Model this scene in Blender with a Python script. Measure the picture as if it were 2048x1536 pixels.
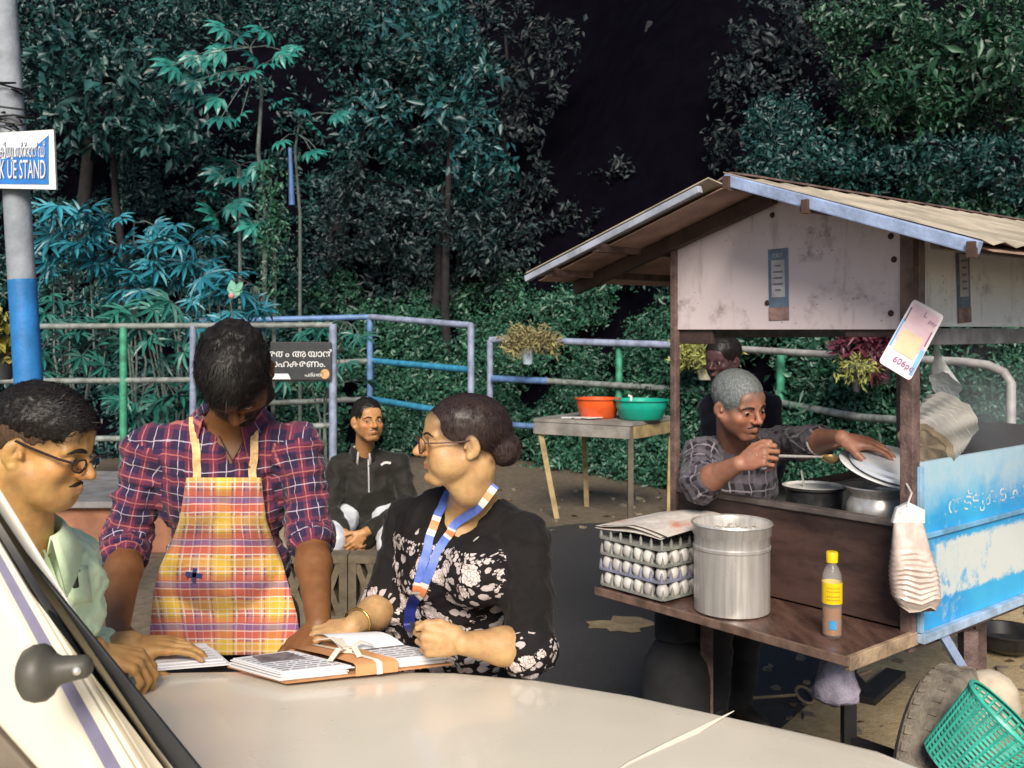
import bpy, bmesh, math, random
import numpy as np
from mathutils import Vector, Matrix, noise
from mathutils.bvhtree import BVHTree

scene = bpy.context.scene
COL = scene.collection
for o in list(bpy.data.objects):
    bpy.data.objects.remove(o)

# ------------------------------------------------------------------ camera, light, exposure
CAM_H, FPX = 1.65, 2000.0
cam_data = bpy.data.cameras.new('camera')
cam_data.sensor_width = 36.0
cam_data.lens = FPX / 2048 * 36.0
cam_data.shift_y = -108 / 2048.0
cam_data.clip_start = 0.05
cam_data.dof.use_dof = True
cam_data.dof.focus_distance = 2.5
cam_data.dof.aperture_fstop = 9.0
cam_data.clip_end = 400.0
cam = bpy.data.objects.new('camera', cam_data)
cam.location = (0, 0, CAM_H)
cam.rotation_euler = (math.radians(90), 0, 0)
COL.objects.link(cam)
scene.camera = cam

SUN_AZ, SUN_EL = math.radians(181), math.radians(34)     # azimuth measured from +Y towards +X
world = bpy.data.worlds.new('World')
scene.world = world
world.use_nodes = True
wn = world.node_tree
sky = wn.nodes.new('ShaderNodeTexSky')
sky.sky_type = 'NISHITA'
sky.sun_disc = False
sky.sun_elevation = SUN_EL
sky.sun_rotation = SUN_AZ
wn.nodes['Background'].inputs['Strength'].default_value = 0.09
wn.links.new(sky.outputs[0], wn.nodes['Background'].inputs['Color'])

sun_d = bpy.data.lights.new('sun', 'SUN')
sun_d.energy = 4.4
sun_d.angle = math.radians(24)
sun_d.color = (1.0, 0.905, 0.775)
sun = bpy.data.objects.new('sun', sun_d)
sdir = Vector((math.sin(SUN_AZ) * math.cos(SUN_EL), math.cos(SUN_AZ) * math.cos(SUN_EL), math.sin(SUN_EL)))
sun.rotation_euler = sdir.to_track_quat('Z', 'Y').to_euler()
sun.location = (2, -6, 8)
COL.objects.link(sun)

vs = scene.view_settings
vs.view_transform = 'Standard'
vs.look = 'None'
vs.gamma = 1.0
vs.use_curve_mapping = False
vs.exposure = 0.3
scene.display_settings.display_device = 'sRGB'
cy = scene.cycles
cy.max_bounces = 6
cy.diffuse_bounces = 3
cy.glossy_bounces = 3
cy.transmission_bounces = 6
cy.transparent_max_bounces = 8
cy.caustics_reflective = False
cy.caustics_refractive = False
cy.use_denoising = True


def at(px, py, Y):
    """world point on the plane y=Y along the sight line of the photograph's pixel"""
    return Vector(((px - 1024) / FPX * Y, Y, CAM_H - (py - 660) / FPX * Y))


# ------------------------------------------------------------------ node helper
class NS:
    """socket wrapper so that shader maths can be written as expressions"""
    def __init__(s, nt, sock):
        s.nt, s.sock = nt, sock

    def _m(s, op, other=None, third=None, clamp=False):
        n = s.nt.nodes.new('ShaderNodeMath')
        n.operation = op
        n.use_clamp = clamp
        s.nt.links.new(s.sock, n.inputs[0])
        for i, v in ((1, other), (2, third)):
            if v is None:
                continue
            if isinstance(v, NS):
                s.nt.links.new(v.sock, n.inputs[i])
            else:
                n.inputs[i].default_value = v
        return NS(s.nt, n.outputs[0])

    def __add__(s, o): return s._m('ADD', o)
    def __sub__(s, o): return s._m('SUBTRACT', o)
    def __mul__(s, o): return s._m('MULTIPLY', o)
    def __truediv__(s, o): return s._m('DIVIDE', o)
    def fract(s): return s._m('FRACT')
    def abs(s): return s._m('ABSOLUTE')
    def lt(s, o): return s._m('LESS_THAN', o)
    def gt(s, o): return s._m('GREATER_THAN', o)
    def mx(s, o): return s._m('MAXIMUM', o)
    def mn(s, o): return s._m('MINIMUM', o)
    def sin(s): return s._m('SINE')
    def pw(s, o): return s._m('POWER', o)
    def clamp(s): return s._m('ADD', 0.0, clamp=True)

    def ramp(s, lo, hi, a=0.0, b=1.0):
        n = s.nt.nodes.new('ShaderNodeMapRange')
        n.interpolation_type = 'SMOOTHSTEP'
        s.nt.links.new(s.sock, n.inputs[0])
        n.inputs[1].default_value, n.inputs[2].default_value = lo, hi
        n.inputs[3].default_value, n.inputs[4].default_value = a, b
        return NS(s.nt, n.outputs[0])


class MB:
    """material builder"""
    def __init__(s, name):
        s.mat = bpy.data.materials.new(name)
        s.mat.use_nodes = True
        s.nt = s.mat.node_tree
        s.b = s.nt.nodes['Principled BSDF']
        s.out = s.nt.nodes['Material Output']

    def coord(s, kind='Object'):
        n = s.nt.nodes.new('ShaderNodeTexCoord')
        return n.outputs[kind]

    def uv(s):
        n = s.nt.nodes.new('ShaderNodeSeparateXYZ')
        s.nt.links.new(s.coord('UV'), n.inputs[0])
        return NS(s.nt, n.outputs[0]), NS(s.nt, n.outputs[1])

    def xyz(s, kind='Object'):
        n = s.nt.nodes.new('ShaderNodeSeparateXYZ')
        s.nt.links.new(s.coord(kind), n.inputs[0])
        return [NS(s.nt, n.outputs[i]) for i in range(3)]

    def noise(s, scale, detail=3, rough=0.6, vec=None, stretch=None):
        n = s.nt.nodes.new('ShaderNodeTexNoise')
        n.inputs['Scale'].default_value = scale
        n.inputs['Detail'].default_value = detail
        n.inputs['Roughness'].default_value = rough
        v = vec if vec is not None else s.coord()
        if stretch:
            mp = s.nt.nodes.new('ShaderNodeMapping')
            mp.inputs['Scale'].default_value = stretch
            s.nt.links.new(v, mp.inputs[0])
            v = mp.outputs[0]
        s.nt.links.new(v, n.inputs['Vector'])
        return NS(s.nt, n.outputs[0])

    def voronoi(s, scale, feature='F1', vec=None, out='Distance', rnd=1.0):
        n = s.nt.nodes.new('ShaderNodeTexVoronoi')
        n.feature = feature
        n.inputs['Scale'].default_value = scale
        n.inputs['Randomness'].default_value = rnd
        s.nt.links.new(vec if vec is not None else s.coord(), n.inputs['Vector'])
        return NS(s.nt, n.outputs[out])

    def mix(s, fac, a, b, blend='MIX'):
        n = s.nt.nodes.new('ShaderNodeMix')
        n.data_type = 'RGBA'
        n.blend_type = blend
        if isinstance(fac, NS): s.nt.links.new(fac.sock, n.inputs[0])
        else: n.inputs[0].default_value = fac
        for i, v in ((6, a), (7, b)):
            if isinstance(v, NS): s.nt.links.new(v.sock, n.inputs[i])
            elif isinstance(v, (tuple, list)): n.inputs[i].default_value = (*v[:3], 1)
            else: s.nt.links.new(v, n.inputs[i])
        return NS(s.nt, n.outputs[2])

    def set(s, **kw):
        names = {'color': 'Base Color', 'rough': 'Roughness', 'metal': 'Metallic', 'spec': 'Specular IOR Level',
                 'coat': 'Coat Weight', 'coat_rough': 'Coat Roughness', 'trans': 'Transmission Weight', 'ior': 'IOR',
                 'alpha': 'Alpha', 'sss': 'Subsurface Weight', 'sheen': 'Sheen Weight', 'aniso': 'Anisotropic'}
        for k, v in kw.items():
            i = s.b.inputs[names[k]]
            if isinstance(v, NS): s.nt.links.new(v.sock, i)
            elif isinstance(v, (tuple, list)): i.default_value = (*v[:3], 1)
            else: i.default_value = v
        return s

    def bump(s, h, strength=0.3, dist=0.01):
        n = s.nt.nodes.new('ShaderNodeBump')
        n.inputs['Strength'].default_value = strength
        n.inputs['Distance'].default_value = dist
        s.nt.links.new(h.sock, n.inputs['Height'])
        s.nt.links.new(n.outputs[0], s.b.inputs['Normal'])
        return s


def simple(name, color, rough=0.6, metal=0.0, var=0.25, scale=12, bump=0.0, bscale=None, dark=None, **kw):
    """plain material with a mottled tone and optional relief"""
    m = MB(name)
    n = m.noise(scale, 4)
    dk = dark if dark else tuple(c * (1 - var) for c in color)
    lt = color if dark else tuple(min(1, c * (1 + var * 0.6)) for c in color)
    m.set(color=m.mix(n.ramp(0.3, 0.7), dk, lt), rough=rough, metal=metal, **kw)
    if bump:
        m.bump(m.noise(bscale or scale * 6, 3), bump, 0.01)
    return m.mat


# ------------------------------------------------------------------ objects
ORG = {}


def props(o, label=None, cat=None, group=None, kind=None):
    if label: o['label'] = label
    if cat: o['category'] = cat
    if group: o['group'] = group
    if kind: o['kind'] = kind
    return o


def thing(name, label, cat, loc=(0, 0, 0), group=None):
    o = bpy.data.objects.new(name, None)
    o.empty_display_size = 0.1
    o.location = loc
    COL.objects.link(o)
    ORG[o.name] = Vector(loc)
    return props(o, label, cat, group)


def mesh(name, V, F, mat=None, parent=None, smooth=False, uv=None, mats=None, fmat=None, org=None):
    """link world-space geometry as one object; vertices become local to the parent's base"""
    V = np.asarray(V, dtype=np.float32).reshape(-1, 3)
    if parent is not None:
        b = ORG[parent.name]
    elif org is not None:
        b = Vector(org)
    else:
        b = Vector(((V[:, 0].min() + V[:, 0].max()) / 2, (V[:, 1].min() + V[:, 1].max()) / 2, V[:, 2].min()))
    V = V - np.array(b, dtype=np.float32)
    me = bpy.data.meshes.new(name)
    if isinstance(F, np.ndarray):
        n, k = F.shape
        me.vertices.add(len(V)); me.vertices.foreach_set('co', V.ravel())
        me.loops.add(n * k); me.loops.foreach_set('vertex_index', F.astype(np.int32).ravel())
        me.polygons.add(n)
        me.polygons.foreach_set('loop_start', np.arange(0, n * k, k, dtype=np.int32))
        me.update(calc_edges=True)
    else:
        me.from_pydata([tuple(v) for v in V], [], F)
        me.update()
    if uv is not None:
        l = me.uv_layers.new(name='uv')
        l.data.foreach_set('uv', np.asarray(uv, dtype=np.float32).ravel())
    for m in (mats or ([mat] if mat else [])):
        me.materials.append(m)
    if fmat is not None:
        me.polygons.foreach_set('material_index', np.asarray(fmat, dtype=np.int32))
    if smooth is True:
        me.polygons.foreach_set('use_smooth', np.ones(len(me.polygons), dtype=bool))
    elif smooth:
        me.polygons.foreach_set('use_smooth', np.ones(len(me.polygons), dtype=bool))
        me.set_sharp_from_angle(angle=math.radians(smooth))
    o = bpy.data.objects.new(name, me)
    COL.objects.link(o)
    if parent is not None:
        o.parent = parent
        ORG[o.name] = b          # children of this part keep the same base
    else:
        o.location = b
        ORG[o.name] = b
    return o


class G:
    """collects primitives into one mesh"""
    def __init__(s):
        s.V, s.F = [], []

    def add(s, V, F):
        b = len(s.V)
        s.V += [tuple(v) for v in V]
        s.F += [tuple(i + b for i in f) for f in F]
        return s

    def box(s, c, size, R=None, bevel=0.0):
        c = Vector(c)
        x, y, z = [d / 2 for d in size]
        R = R or Matrix.Identity(3)
        if bevel <= 0:
            P = [(-x, -y, -z), (x, -y, -z), (x, y, -z), (-x, y, -z), (-x, -y, z), (x, -y, z), (x, y, z), (-x, y, z)]
            return s.add([c + R @ Vector(p) for p in P],
                         [(0, 3, 2, 1), (4, 5, 6, 7), (0, 1, 5, 4), (1, 2, 6, 5), (2, 3, 7, 6), (3, 0, 4, 7)])
        b = min(bevel, x * .9, y * .9, z * .9)
        bm = bmesh.new()
        bmesh.ops.create_cube(bm, size=1.0)
        for v in bm.verts:
            v.co = Vector((v.co.x * 2 * x, v.co.y * 2 * y, v.co.z * 2 * z))
        bmesh.ops.bevel(bm, geom=bm.edges[:], offset=b, segments=2, profile=0.6, affect='EDGES')
        bm.verts.index_update()
        V = [c + R @ v.co for v in bm.verts]
        F = [[v.index for v in f.verts] for f in bm.faces]
        bm.free()
        return s.add(V, F)

    def bar(s, a, b, w, h, up=(0, 0, 1), bevel=0.0):
        a, b = Vector(a), Vector(b)
        d = (b - a)
        L = d.length
        d.normalize()
        upv = Vector(up)
        sx = d.cross(upv)
        if sx.length < 1e-4:
            sx = d.cross(Vector((1, 0, 0)))
        sx.normalize()
        uz = sx.cross(d)
        R = Matrix((sx, d, uz)).transposed()
        return s.box((a + b) / 2, (w, L, h), R, bevel)

    def tube(s, pts, r, n=10, caps=True, closed=False):
        pts = [Vector(p) for p in pts]
        m = len(pts)
        rs = r if isinstance(r, (list, tuple)) else [r] * m
        V, F = [], []
        prev = None
        for i, p in enumerate(pts):
            if closed:
                t = pts[(i + 1) % m] - pts[i - 1]
            else:
                t = pts[min(i + 1, m - 1)] - pts[max(i - 1, 0)]
            t.normalize()
            if prev is None:
                ref = Vector((0, 0, 1)) if abs(t.z) < 0.9 else Vector((1, 0, 0))
                x = t.cross(ref).normalized()
            else:
                x = (prev - t * prev.dot(t)).normalized()
            prev = x
            y = t.cross(x)
            for k in range(n):
                a = 2 * math.pi * k / n
                V.append(p + (x * math.cos(a) + y * math.sin(a)) * rs[i])
        for i in range(m if closed else m - 1):
            j = (i + 1) % m
            for k in range(n):
                F.append((i * n + k, i * n + (k + 1) % n, j * n + (k + 1) % n, j * n + k))
        if caps and not closed:
            F.append(tuple(range(n - 1, -1, -1)))
            F.append(tuple((m - 1) * n + k for k in range(n)))
        return s.add(V, F)

    def lathe(s, prof, c=(0, 0, 0), R=None, n=28):
        """profile of (radius, height) turned about the local z axis"""
        c = Vector(c)
        R = R or Matrix.Identity(3)
        V, F = [], []
        m = len(prof)
        for r, z in prof:
            for k in range(n):
                a = 2 * math.pi * k / n
                V.append(c + R @ Vector((r * math.cos(a), r * math.sin(a), z)))
        for i in range(m - 1):
            for k in range(n):
                F.append((i * n + k, i * n + (k + 1) % n, (i + 1) * n + (k + 1) % n, (i + 1) * n + k))
        return s.add(V, F)

    def prism(s, poly, off):
        """closed polygon (world points) pushed along an offset vector"""
        off = Vector(off)
        P = [Vector(p) for p in poly]
        n = len(P)
        V = P + [p + off for p in P]
        F = [tuple(range(n - 1, -1, -1)), tuple(range(n, 2 * n))]
        F += [(i, (i + 1) % n, n + (i + 1) % n, n + i) for i in range(n)]
        return s.add(V, F)

    def strip(s, A, B, th=None):
        """sheet between two point rows; th = offset vector gives it a thickness"""
        n = len(A)
        V = [Vector(p) for p in A] + [Vector(p) for p in B]
        F = [(i, i + 1, n + i + 1, n + i) for i in range(n - 1)]
        if th is not None:
            t = Vector(th)
            V += [v + t for v in V]
            m = 2 * n
            F += [(m + i, m + n + i, m + n + i + 1, m + i + 1) for i in range(n - 1)]
            ring = list(range(n)) + list(range(2 * n - 1, n - 1, -1))
            F += [(ring[k], m + ring[k], m + ring[(k + 1) % m], ring[(k + 1) % m]) for k in range(m)]
        return s.add(V, F)

    def out(s, name, mat, parent=None, smooth=False, **kw):
        o = mesh(name, s.V, s.F, mat, parent, smooth, **kw)
        bm = bmesh.new(); bm.from_mesh(o.data)
        bmesh.ops.recalc_face_normals(bm, faces=bm.faces)
        bm.to_mesh(o.data); bm.free()
        if smooth and smooth is not True:
            o.data.set_sharp_from_angle(angle=math.radians(smooth))
        return o


def share(src, name, parent, M):
    """another piece with the mesh data of src, placed by a matrix local to its parent"""
    o = bpy.data.objects.new(name, src if isinstance(src, bpy.types.Mesh) else src.data)
    COL.objects.link(o)
    o.parent = parent
    o.matrix_local = M
    if parent is not None:
        ORG[o.name] = ORG[parent.name]
    return o


def text_geo(txt, size, font=None):
    """flat lettering as vertices and faces in the xy plane"""
    cu = bpy.data.curves.new('lettering', 'FONT')
    cu.body = txt
    cu.size = size
    cu.align_x, cu.align_y = 'CENTER', 'CENTER'
    cu.resolution_u = 3
    o = bpy.data.objects.new('lettering_tmp', cu)
    COL.objects.link(o)
    me = bpy.data.meshes.new_from_object(o.evaluated_get(bpy.context.evaluated_depsgraph_get()))
    V = [v.co.copy() for v in me.vertices]
    F = [tuple(p.vertices) for p in me.polygons]
    bpy.data.objects.remove(o); bpy.data.curves.remove(cu); bpy.data.meshes.remove(me)
    return V, F


def lettering(name, txt, size, org, ax, ay, mat, parent, stretch=1.0, lift=0.002, width=None):
    V, F = text_geo(txt, size)
    if width and V:
        stretch = width / (max(v.x for v in V) - min(v.x for v in V))
    org, ax, ay = Vector(org), Vector(ax).normalized(), Vector(ay).normalized()
    n = ax.cross(ay)
    W = [org + ax * v.x * stretch + ay * v.y + n * lift for v in V]
    if not F:
        return None
    return mesh(name, W, F, mat, parent)
# ------------------------------------------------------------------ ground
rng = np.random.default_rng(7)
random.seed(5)

m = MB('dusty_ground')
n1 = m.noise(0.9, 5, 0.65)
n2 = m.noise(14, 4, 0.7)
m.set(color=m.mix(n1.ramp(0.35, 0.65), m.mix(n2.ramp(0.3, 0.7), (0.075, 0.058, 0.040), (0.135, 0.105, 0.072)),
                  m.mix(n2.ramp(0.3, 0.7), (0.10, 0.078, 0.053), (0.18, 0.14, 0.095))), rough=0.9)
m.bump(m.noise(40, 4, 0.7), 0.5, 0.02)
M_GROUND = m.mat
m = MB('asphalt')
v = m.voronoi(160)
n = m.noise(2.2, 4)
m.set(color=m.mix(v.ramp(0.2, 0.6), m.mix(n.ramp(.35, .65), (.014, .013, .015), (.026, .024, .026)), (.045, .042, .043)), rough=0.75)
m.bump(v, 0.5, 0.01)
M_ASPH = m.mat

def sheet(name, poly, z, mat):
    return props(mesh(name, [(x, y, z) for x, y in poly], [tuple(range(len(poly)))], mat), kind='structure')

# the ground: one sheet with slight unevenness
N = 60
xs, ys = np.linspace(-45, 45, N), np.linspace(-25, 60, N)
P = [(x, y, 0.0) for y in ys for x in xs]
F = [(j * N + i, j * N + i + 1, (j + 1) * N + i + 1, (j + 1) * N + i) for j in range(N - 1) for i in range(N - 1)]
props(mesh('ground', P, F, M_GROUND), kind='structure')
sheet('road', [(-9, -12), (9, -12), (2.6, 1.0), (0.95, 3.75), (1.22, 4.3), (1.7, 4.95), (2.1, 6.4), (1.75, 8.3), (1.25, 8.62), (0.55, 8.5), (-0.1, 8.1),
               (-0.25, 6.0), (-0.1, 3.6), (-3, 2.9), (-9, 2.4)], 0.004, M_ASPH)  # right border follows the edge of the cast shadow
# earth patch painted as lit ground, and sand on the asphalt between car and cart
m = MB('sand_patch')
n = m.noise(9, 5, 0.7)
m.set(color=m.mix(n.ramp(.3, .7), (.20, .145, .075), (.36, .27, .15)), rough=0.95)
m.bump(m.noise(90, 3), 0.5, 0.01)
M_SAND = m.mat
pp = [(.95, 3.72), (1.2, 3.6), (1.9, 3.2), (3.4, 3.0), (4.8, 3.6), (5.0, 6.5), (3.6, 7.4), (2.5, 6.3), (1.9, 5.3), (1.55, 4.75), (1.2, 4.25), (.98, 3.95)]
sheet('lit_earth', pp, 0.006, None)  # bright earth laid where light falls; left edge traces the shadow edge
LIT_EARTH = bpy.data.objects['lit_earth']
c = at(1245, 1252, 5.57)
pp = [(c.x + r * math.cos(a) * .20, c.y + r * math.sin(a) * .17) for a, r in
      [(k * math.pi / 9, random.uniform(.55, 1.1)) for k in range(18)]]
sheet('sand_patch', pp, 0.008, M_SAND)
m = MB('lit_tan_earth')
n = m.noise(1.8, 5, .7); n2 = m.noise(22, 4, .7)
m.set(color=m.mix(n.ramp(.3, .7), m.mix(n2.ramp(.3, .7), (.34, .25, .13), (.50, .38, .20)), m.mix(n2.ramp(.3, .7), (.46, .34, .19), (.62, .48, .28))), rough=.95)  # light on the ground is put into this brighter tan
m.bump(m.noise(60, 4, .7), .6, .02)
LIT_EARTH.data.materials.append(m.mat)

# ------------------------------------------------------------------ hillside
def hill_foot(x):
    return float(np.interp(x, [-30, -1.5, -0.4, 1.0, 2.4, 3.6, 6, 30], [13.6, 13.4, 13.3, 12.0, 10.0, 8.6, 8.4, 8.4]))

def hill_z(x, y):
    d = y - hill_foot(x)
    if d <= 0:
        return -0.05 * min(1, -d)
    return (1.15 * d + 0.25 * math.sin(x * 0.9) * min(d, 1) + 0.5 * noise.noise(Vector((x * .5, y * .5, 0))) * min(d, 2)) * (1 if d < 14 else 1)

def hill_y(x, z):
    """depth at which the slope reaches height z"""
    return hill_foot(x) + max(0.0, z) / 1.15

nx, ny = 90, 70
xs = np.linspace(-34, 34, nx); ds = np.concatenate([np.linspace(-0.3, 6, 40), np.linspace(6.6, 24, 30)])
P, F = [], []
for d in ds:
    for x in xs:
        y = hill_foot(x) + d
        P.append((x, y, hill_z(x, y)))
for j in range(len(ds) - 1):
    for i in range(nx - 1):
        F.append((j * nx + i, j * nx + i + 1, (j + 1) * nx + i + 1, (j + 1) * nx + i))
props(mesh('hillside', P, F, simple('night_dark_soil', (0.0032, 0.0028, 0.0052), 1.0, var=.2, scale=3, spec=.0), smooth=True), kind='structure')  # near-black colour stands in for the unlit night slope

# ------------------------------------------------------------------ low platform and block seat
M_PLAT = simple('red_brown_plaster', (0.30, 0.13, 0.075), 0.85, var=.3, scale=5, bump=.3)
M_SLAB = simple('grey_cement', (0.22, 0.21, 0.21), 0.85, var=.3, scale=7, bump=.3)
pf = thing('low_platform', 'low red brown plastered platform with grey cement top under the green railing', 'platform', (-4.2, 8.15, 0))
G().box((-4.2, 8.15, 0.17), (5.4, 1.5, 0.34), bevel=.01).out('wall', M_PLAT, pf)
G().box((-4.2, 8.13, 0.367), (5.5, 1.6, 0.05), bevel=.012).out('slab', M_SLAB, pf)
o = G().box((-0.93, 6.42, 0.21), (1.35, 0.42, 0.42), bevel=.02).out('concrete_seat', simple('tan_concrete', (.26, .21, .14), .9, var=.35, scale=8, bump=.4))
props(o, 'tan concrete block that the man in the dark jacket sits on', 'seat')

# perforated low block in front of the seated man
lw = thing('low_wall', 'low tan block with triangular openings in front of the legs of the seated man', 'wall', (-.93, 5.68, 0))
M_JALI = simple('tan_jali_block', (.12, .095, .062), .9, var=.35, scale=9, bump=.4)
M_HOLE = simple('dark_opening', (.012, .010, .009), .95)
x0, x1, zt_ = -1.32, -.52, .385
for k in range(4):
    xa = x0 + (x1 - x0) * k / 4
    xb = x0 + (x1 - x0) * (k + 1) / 4 - .006
    y0_ = 5.60
    # a frame of four bars and two diagonal ribs leaves four triangular openings
    g = G()
    t_ = .045
    zc = zt_ / 2
    g.box(((xa + xb) / 2, 5.68, t_ / 2), (xb - xa, .14, t_)).box(((xa + xb) / 2, 5.68, zt_ - t_ / 2), (xb - xa, .14, t_))
    g.box((xa + t_ / 2, 5.681, zc), (t_, .138, zt_ - 2 * t_)).box((xb - t_ / 2, 5.681, zc), (t_, .138, zt_ - 2 * t_))
    g.bar((xa + t_, 5.682, t_), (xb - t_, 5.682, zt_ - t_), .13, .035, up=(0, 0, 1))
    g.bar((xa + t_, 5.684, zt_ - t_), (xb - t_, 5.684, t_), .126, .034, up=(0, 0, 1))
    g.out('block', M_JALI, lw)
# ------------------------------------------------------------------ railings
M_RAILG = simple('old_green_paint', (0.05, 0.28, 0.17), 0.5, var=.45, scale=9, bump=.15)
M_RAILY = simple('weathered_grey_pipe', (0.20, 0.22, 0.21), 0.55, var=.45, scale=11, bump=.15)
M_RAILB = simple('blue_paint_pipe', (0.12, 0.22, 0.44), 0.45, var=.35, scale=8, bump=.15)
M_RAILT = simple('teal_blue_pipe', (0.04, 0.25, 0.42), 0.45, var=.35, scale=8, bump=.15)
M_RAILP = simple('pale_lilac_pipe', (0.26, 0.30, 0.42), 0.5, var=.35, scale=8, bump=.15)
M_RAILW = simple('pale_cream_pipe', (0.36, 0.34, 0.33), 0.5, var=.3, scale=8, bump=.15)

def rail(parent, pts, r, mat):
    return G().tube(pts, r, 10).out('rail', mat, parent, smooth=50)

def post(parent, p, r, mat, base=0.0):
    o = G().tube([(p[0], p[1], base), p], r, 10).out('post', mat, parent, smooth=50)
    return o

YA = 9.0
fa = thing('railing', 'weathered grey pipe railing with a green post behind the man in the apron', 'railing', at(300, 700, YA) * Vector((1, 1, 0)) if False else (at(300, 700, YA).x, YA, 0))
for py, pz in ((652, 650), (761, 757), (877, 850)):
    rail(fa, [at(-120, py + 2, YA), at(250, py, YA), at(665, pz, YA)], .027, M_RAILY)
for px, mt, top, r in ((247, M_RAILG, 655, .034), (386, M_RAILP, 652, .03), (666, M_RAILP, 648, .036), (-70, M_RAILG, 652, .034)):
    post(fa, at(px, top, YA + .0), r, mt, .39)

fb = thing('railing', 'farther pipe railing with pale blue end frame left of the woman', 'railing', (at(800, 700, 11.5).x, 11.5, 0))
for (a, b, c2), m1, m2 in ((((400, 642), (740, 634), (942, 651)), M_RAILB, M_RAILP), (((400, 735), (748, 722), (942, 740)), M_RAILY, M_RAILT),
                       (((400, 812), (742, 798), (944, 832)), M_RAILY, M_RAILT)):
    rail(fb, [at(*a, 12.4), at(*b, 12.3)], .035, m1)
    rail(fb, [at(*b, 12.3), at(*c2, 10.9)], .038, m2)
for px, py, Y, mt in ((740, 634, 12.3, M_RAILB), (942, 648, 10.9, M_RAILP), (500, 640, 12.4, M_RAILY)):
    post(fb, at(px, py, Y), .038, mt, 0)

fd = thing('railing', 'long pipe railing with lilac top rail and curved cream end behind the food cart', 'railing', (at(1400, 700, 10.8).x, 10.8, 0))
top = [at(980, 680, 12.5), at(1000, 679, 12.45), at(1350, 690, 11.0)]
rail(fd, top, .042, M_RAILP)
end = at(1930, 724, 7.6)
e2 = at(2022, 765, 7.35)
rail(fd, [at(1350, 690, 11.0), at(1700, 712, 8.8), end, at(1975, 730, 7.5), at(2008, 745, 7.4), e2, Vector((e2.x, e2.y, 0.0))], .034, M_RAILW)
rail(fd, [at(984, 757, 12.4), at(1095, 762, 12.0)], .042, M_RAILB)
rail(fd, [at(1095, 762, 12.0), at(1350, 778, 11.0), at(1560, 806, 9.75), at(1720, 835, 8.7), Vector((end.x, end.y, .93))], .036, M_RAILY)
rail(fd, [at(1000, 848, 12.4), at(1350, 872, 11.0), at(1560, 900, 9.75)], .036, M_RAILB)
for px, py, Y, mt in ((980, 680, 12.5, M_RAILP), (1238, 688, 11.5, M_RAILG), (1561, 706, 9.75, M_RAILG)):
    post(fd, at(px, py, Y), .04, mt, 0)

# notice board hung on the railing
nb = thing('notice_board', 'dark notice board with two lines of white lettering on the grey railing', 'board', at(602, 722, 8.93))
c = at(602, 722, 8.93)
w, h = (662 - 540) / 2000 * 8.93, (762 - 686) / 2000 * 8.93
G().box(c, (w, .02, h), bevel=.004).out('panel', simple('dark_board', (.022, .026, .03), .55, var=.3), nb)
M_WTXT = simple('white_print', (.75, .75, .74), .6, var=.08)
X, Z = Vector((1, 0, 0)), Vector((0, 0, 1))
lettering('lettering', 'അതം ആയാൻ', .085, at(594, 708, 8.915), X, Z, M_WTXT, nb, 1.0)
lettering('lettering', 'സഹകരണം.', .085, at(592, 728, 8.915), X, Z, M_WTXT, nb, 1.0)
lettering('lettering', 'പദ്ധതി', .045, at(628, 750, 8.915), X, Z, M_WTXT, nb, 1.0)
q = at(566, 752, 8.915)
mesh('print', [q + Vector(p) for p in ((-.1, -.002, -.028), (.07, -.002, -.028), (.045, -.002, .02), (-.1, -.002, .02))], [(0, 1, 2, 3)], M_WTXT, nb)
q = at(650, 748, 8.915)
mesh('emblem', [q + Vector((.04 * math.cos(a), -.002, .045 * math.sin(a))) for a in np.linspace(0, 2 * math.pi, 14)[:-1]], [tuple(range(13))],
     simple('orange_print', (.62, .36, .16), .6), nb)

# ------------------------------------------------------------------ pole with stand sign
M_CONC = simple('pole_grey_paint', (.27, .30, .34), .7, var=.25, scale=6, bump=.3)
M_POLB = simple('pole_blue_paint', (.025, .19, .50), .5, var=.25, scale=7, bump=.2)
YP = 5.5
pl = thing('street_pole', 'grey street pole with a blue painted lower half carrying a sign', 'pole', (at(62, 700, YP).x, YP, 0))
def pole_x(z):
    return (at(44, 560, YP).x) + (z - at(44, 560, YP).z) * (at(8, 0, YP).x - at(44, 560, YP).x) / (at(8, 0, YP).z - at(44, 560, YP).z)
zs = [at(0, 560, YP).z, 2.6, 3.4, 4.6, 6.5]
G().tube([(pole_x(z), YP, z) for z in zs], [.073, .07, .066, .06, .05], 20).out('upper_shaft', M_CONC, pl, smooth=50)
zs = [0, .5, 1.2, at(0, 559, YP).z]
G().tube([(pole_x(z), YP, z) for z in zs], [.082, .079, .076, .0745], 20).out('painted_base', M_POLB, pl, smooth=50)
# a tangle of black cable wrapped on the pole
g = G()
for k in range(8):
    a0 = random.uniform(0, 6.28)
    z0 = at(0, random.uniform(170, 262), YP).z
    pts = []
    for t in np.linspace(0, 1, 12):
        a = a0 + t * random.uniform(4, 6.4)
        r = .09 + .05 * math.sin(3 * t + k)
        pts.append((pole_x(z0) + r * math.cos(a), YP + r * math.sin(a), z0 + .05 * math.sin(5 * t + k)))
    g.tube(pts, .006, 6)
o = g.out('cable_tangle', simple('black_cable', (.012, .012, .014), .5), smooth=True)
props(o, 'tangle of black cable wound on the pole above the blue sign', 'cable')

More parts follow.
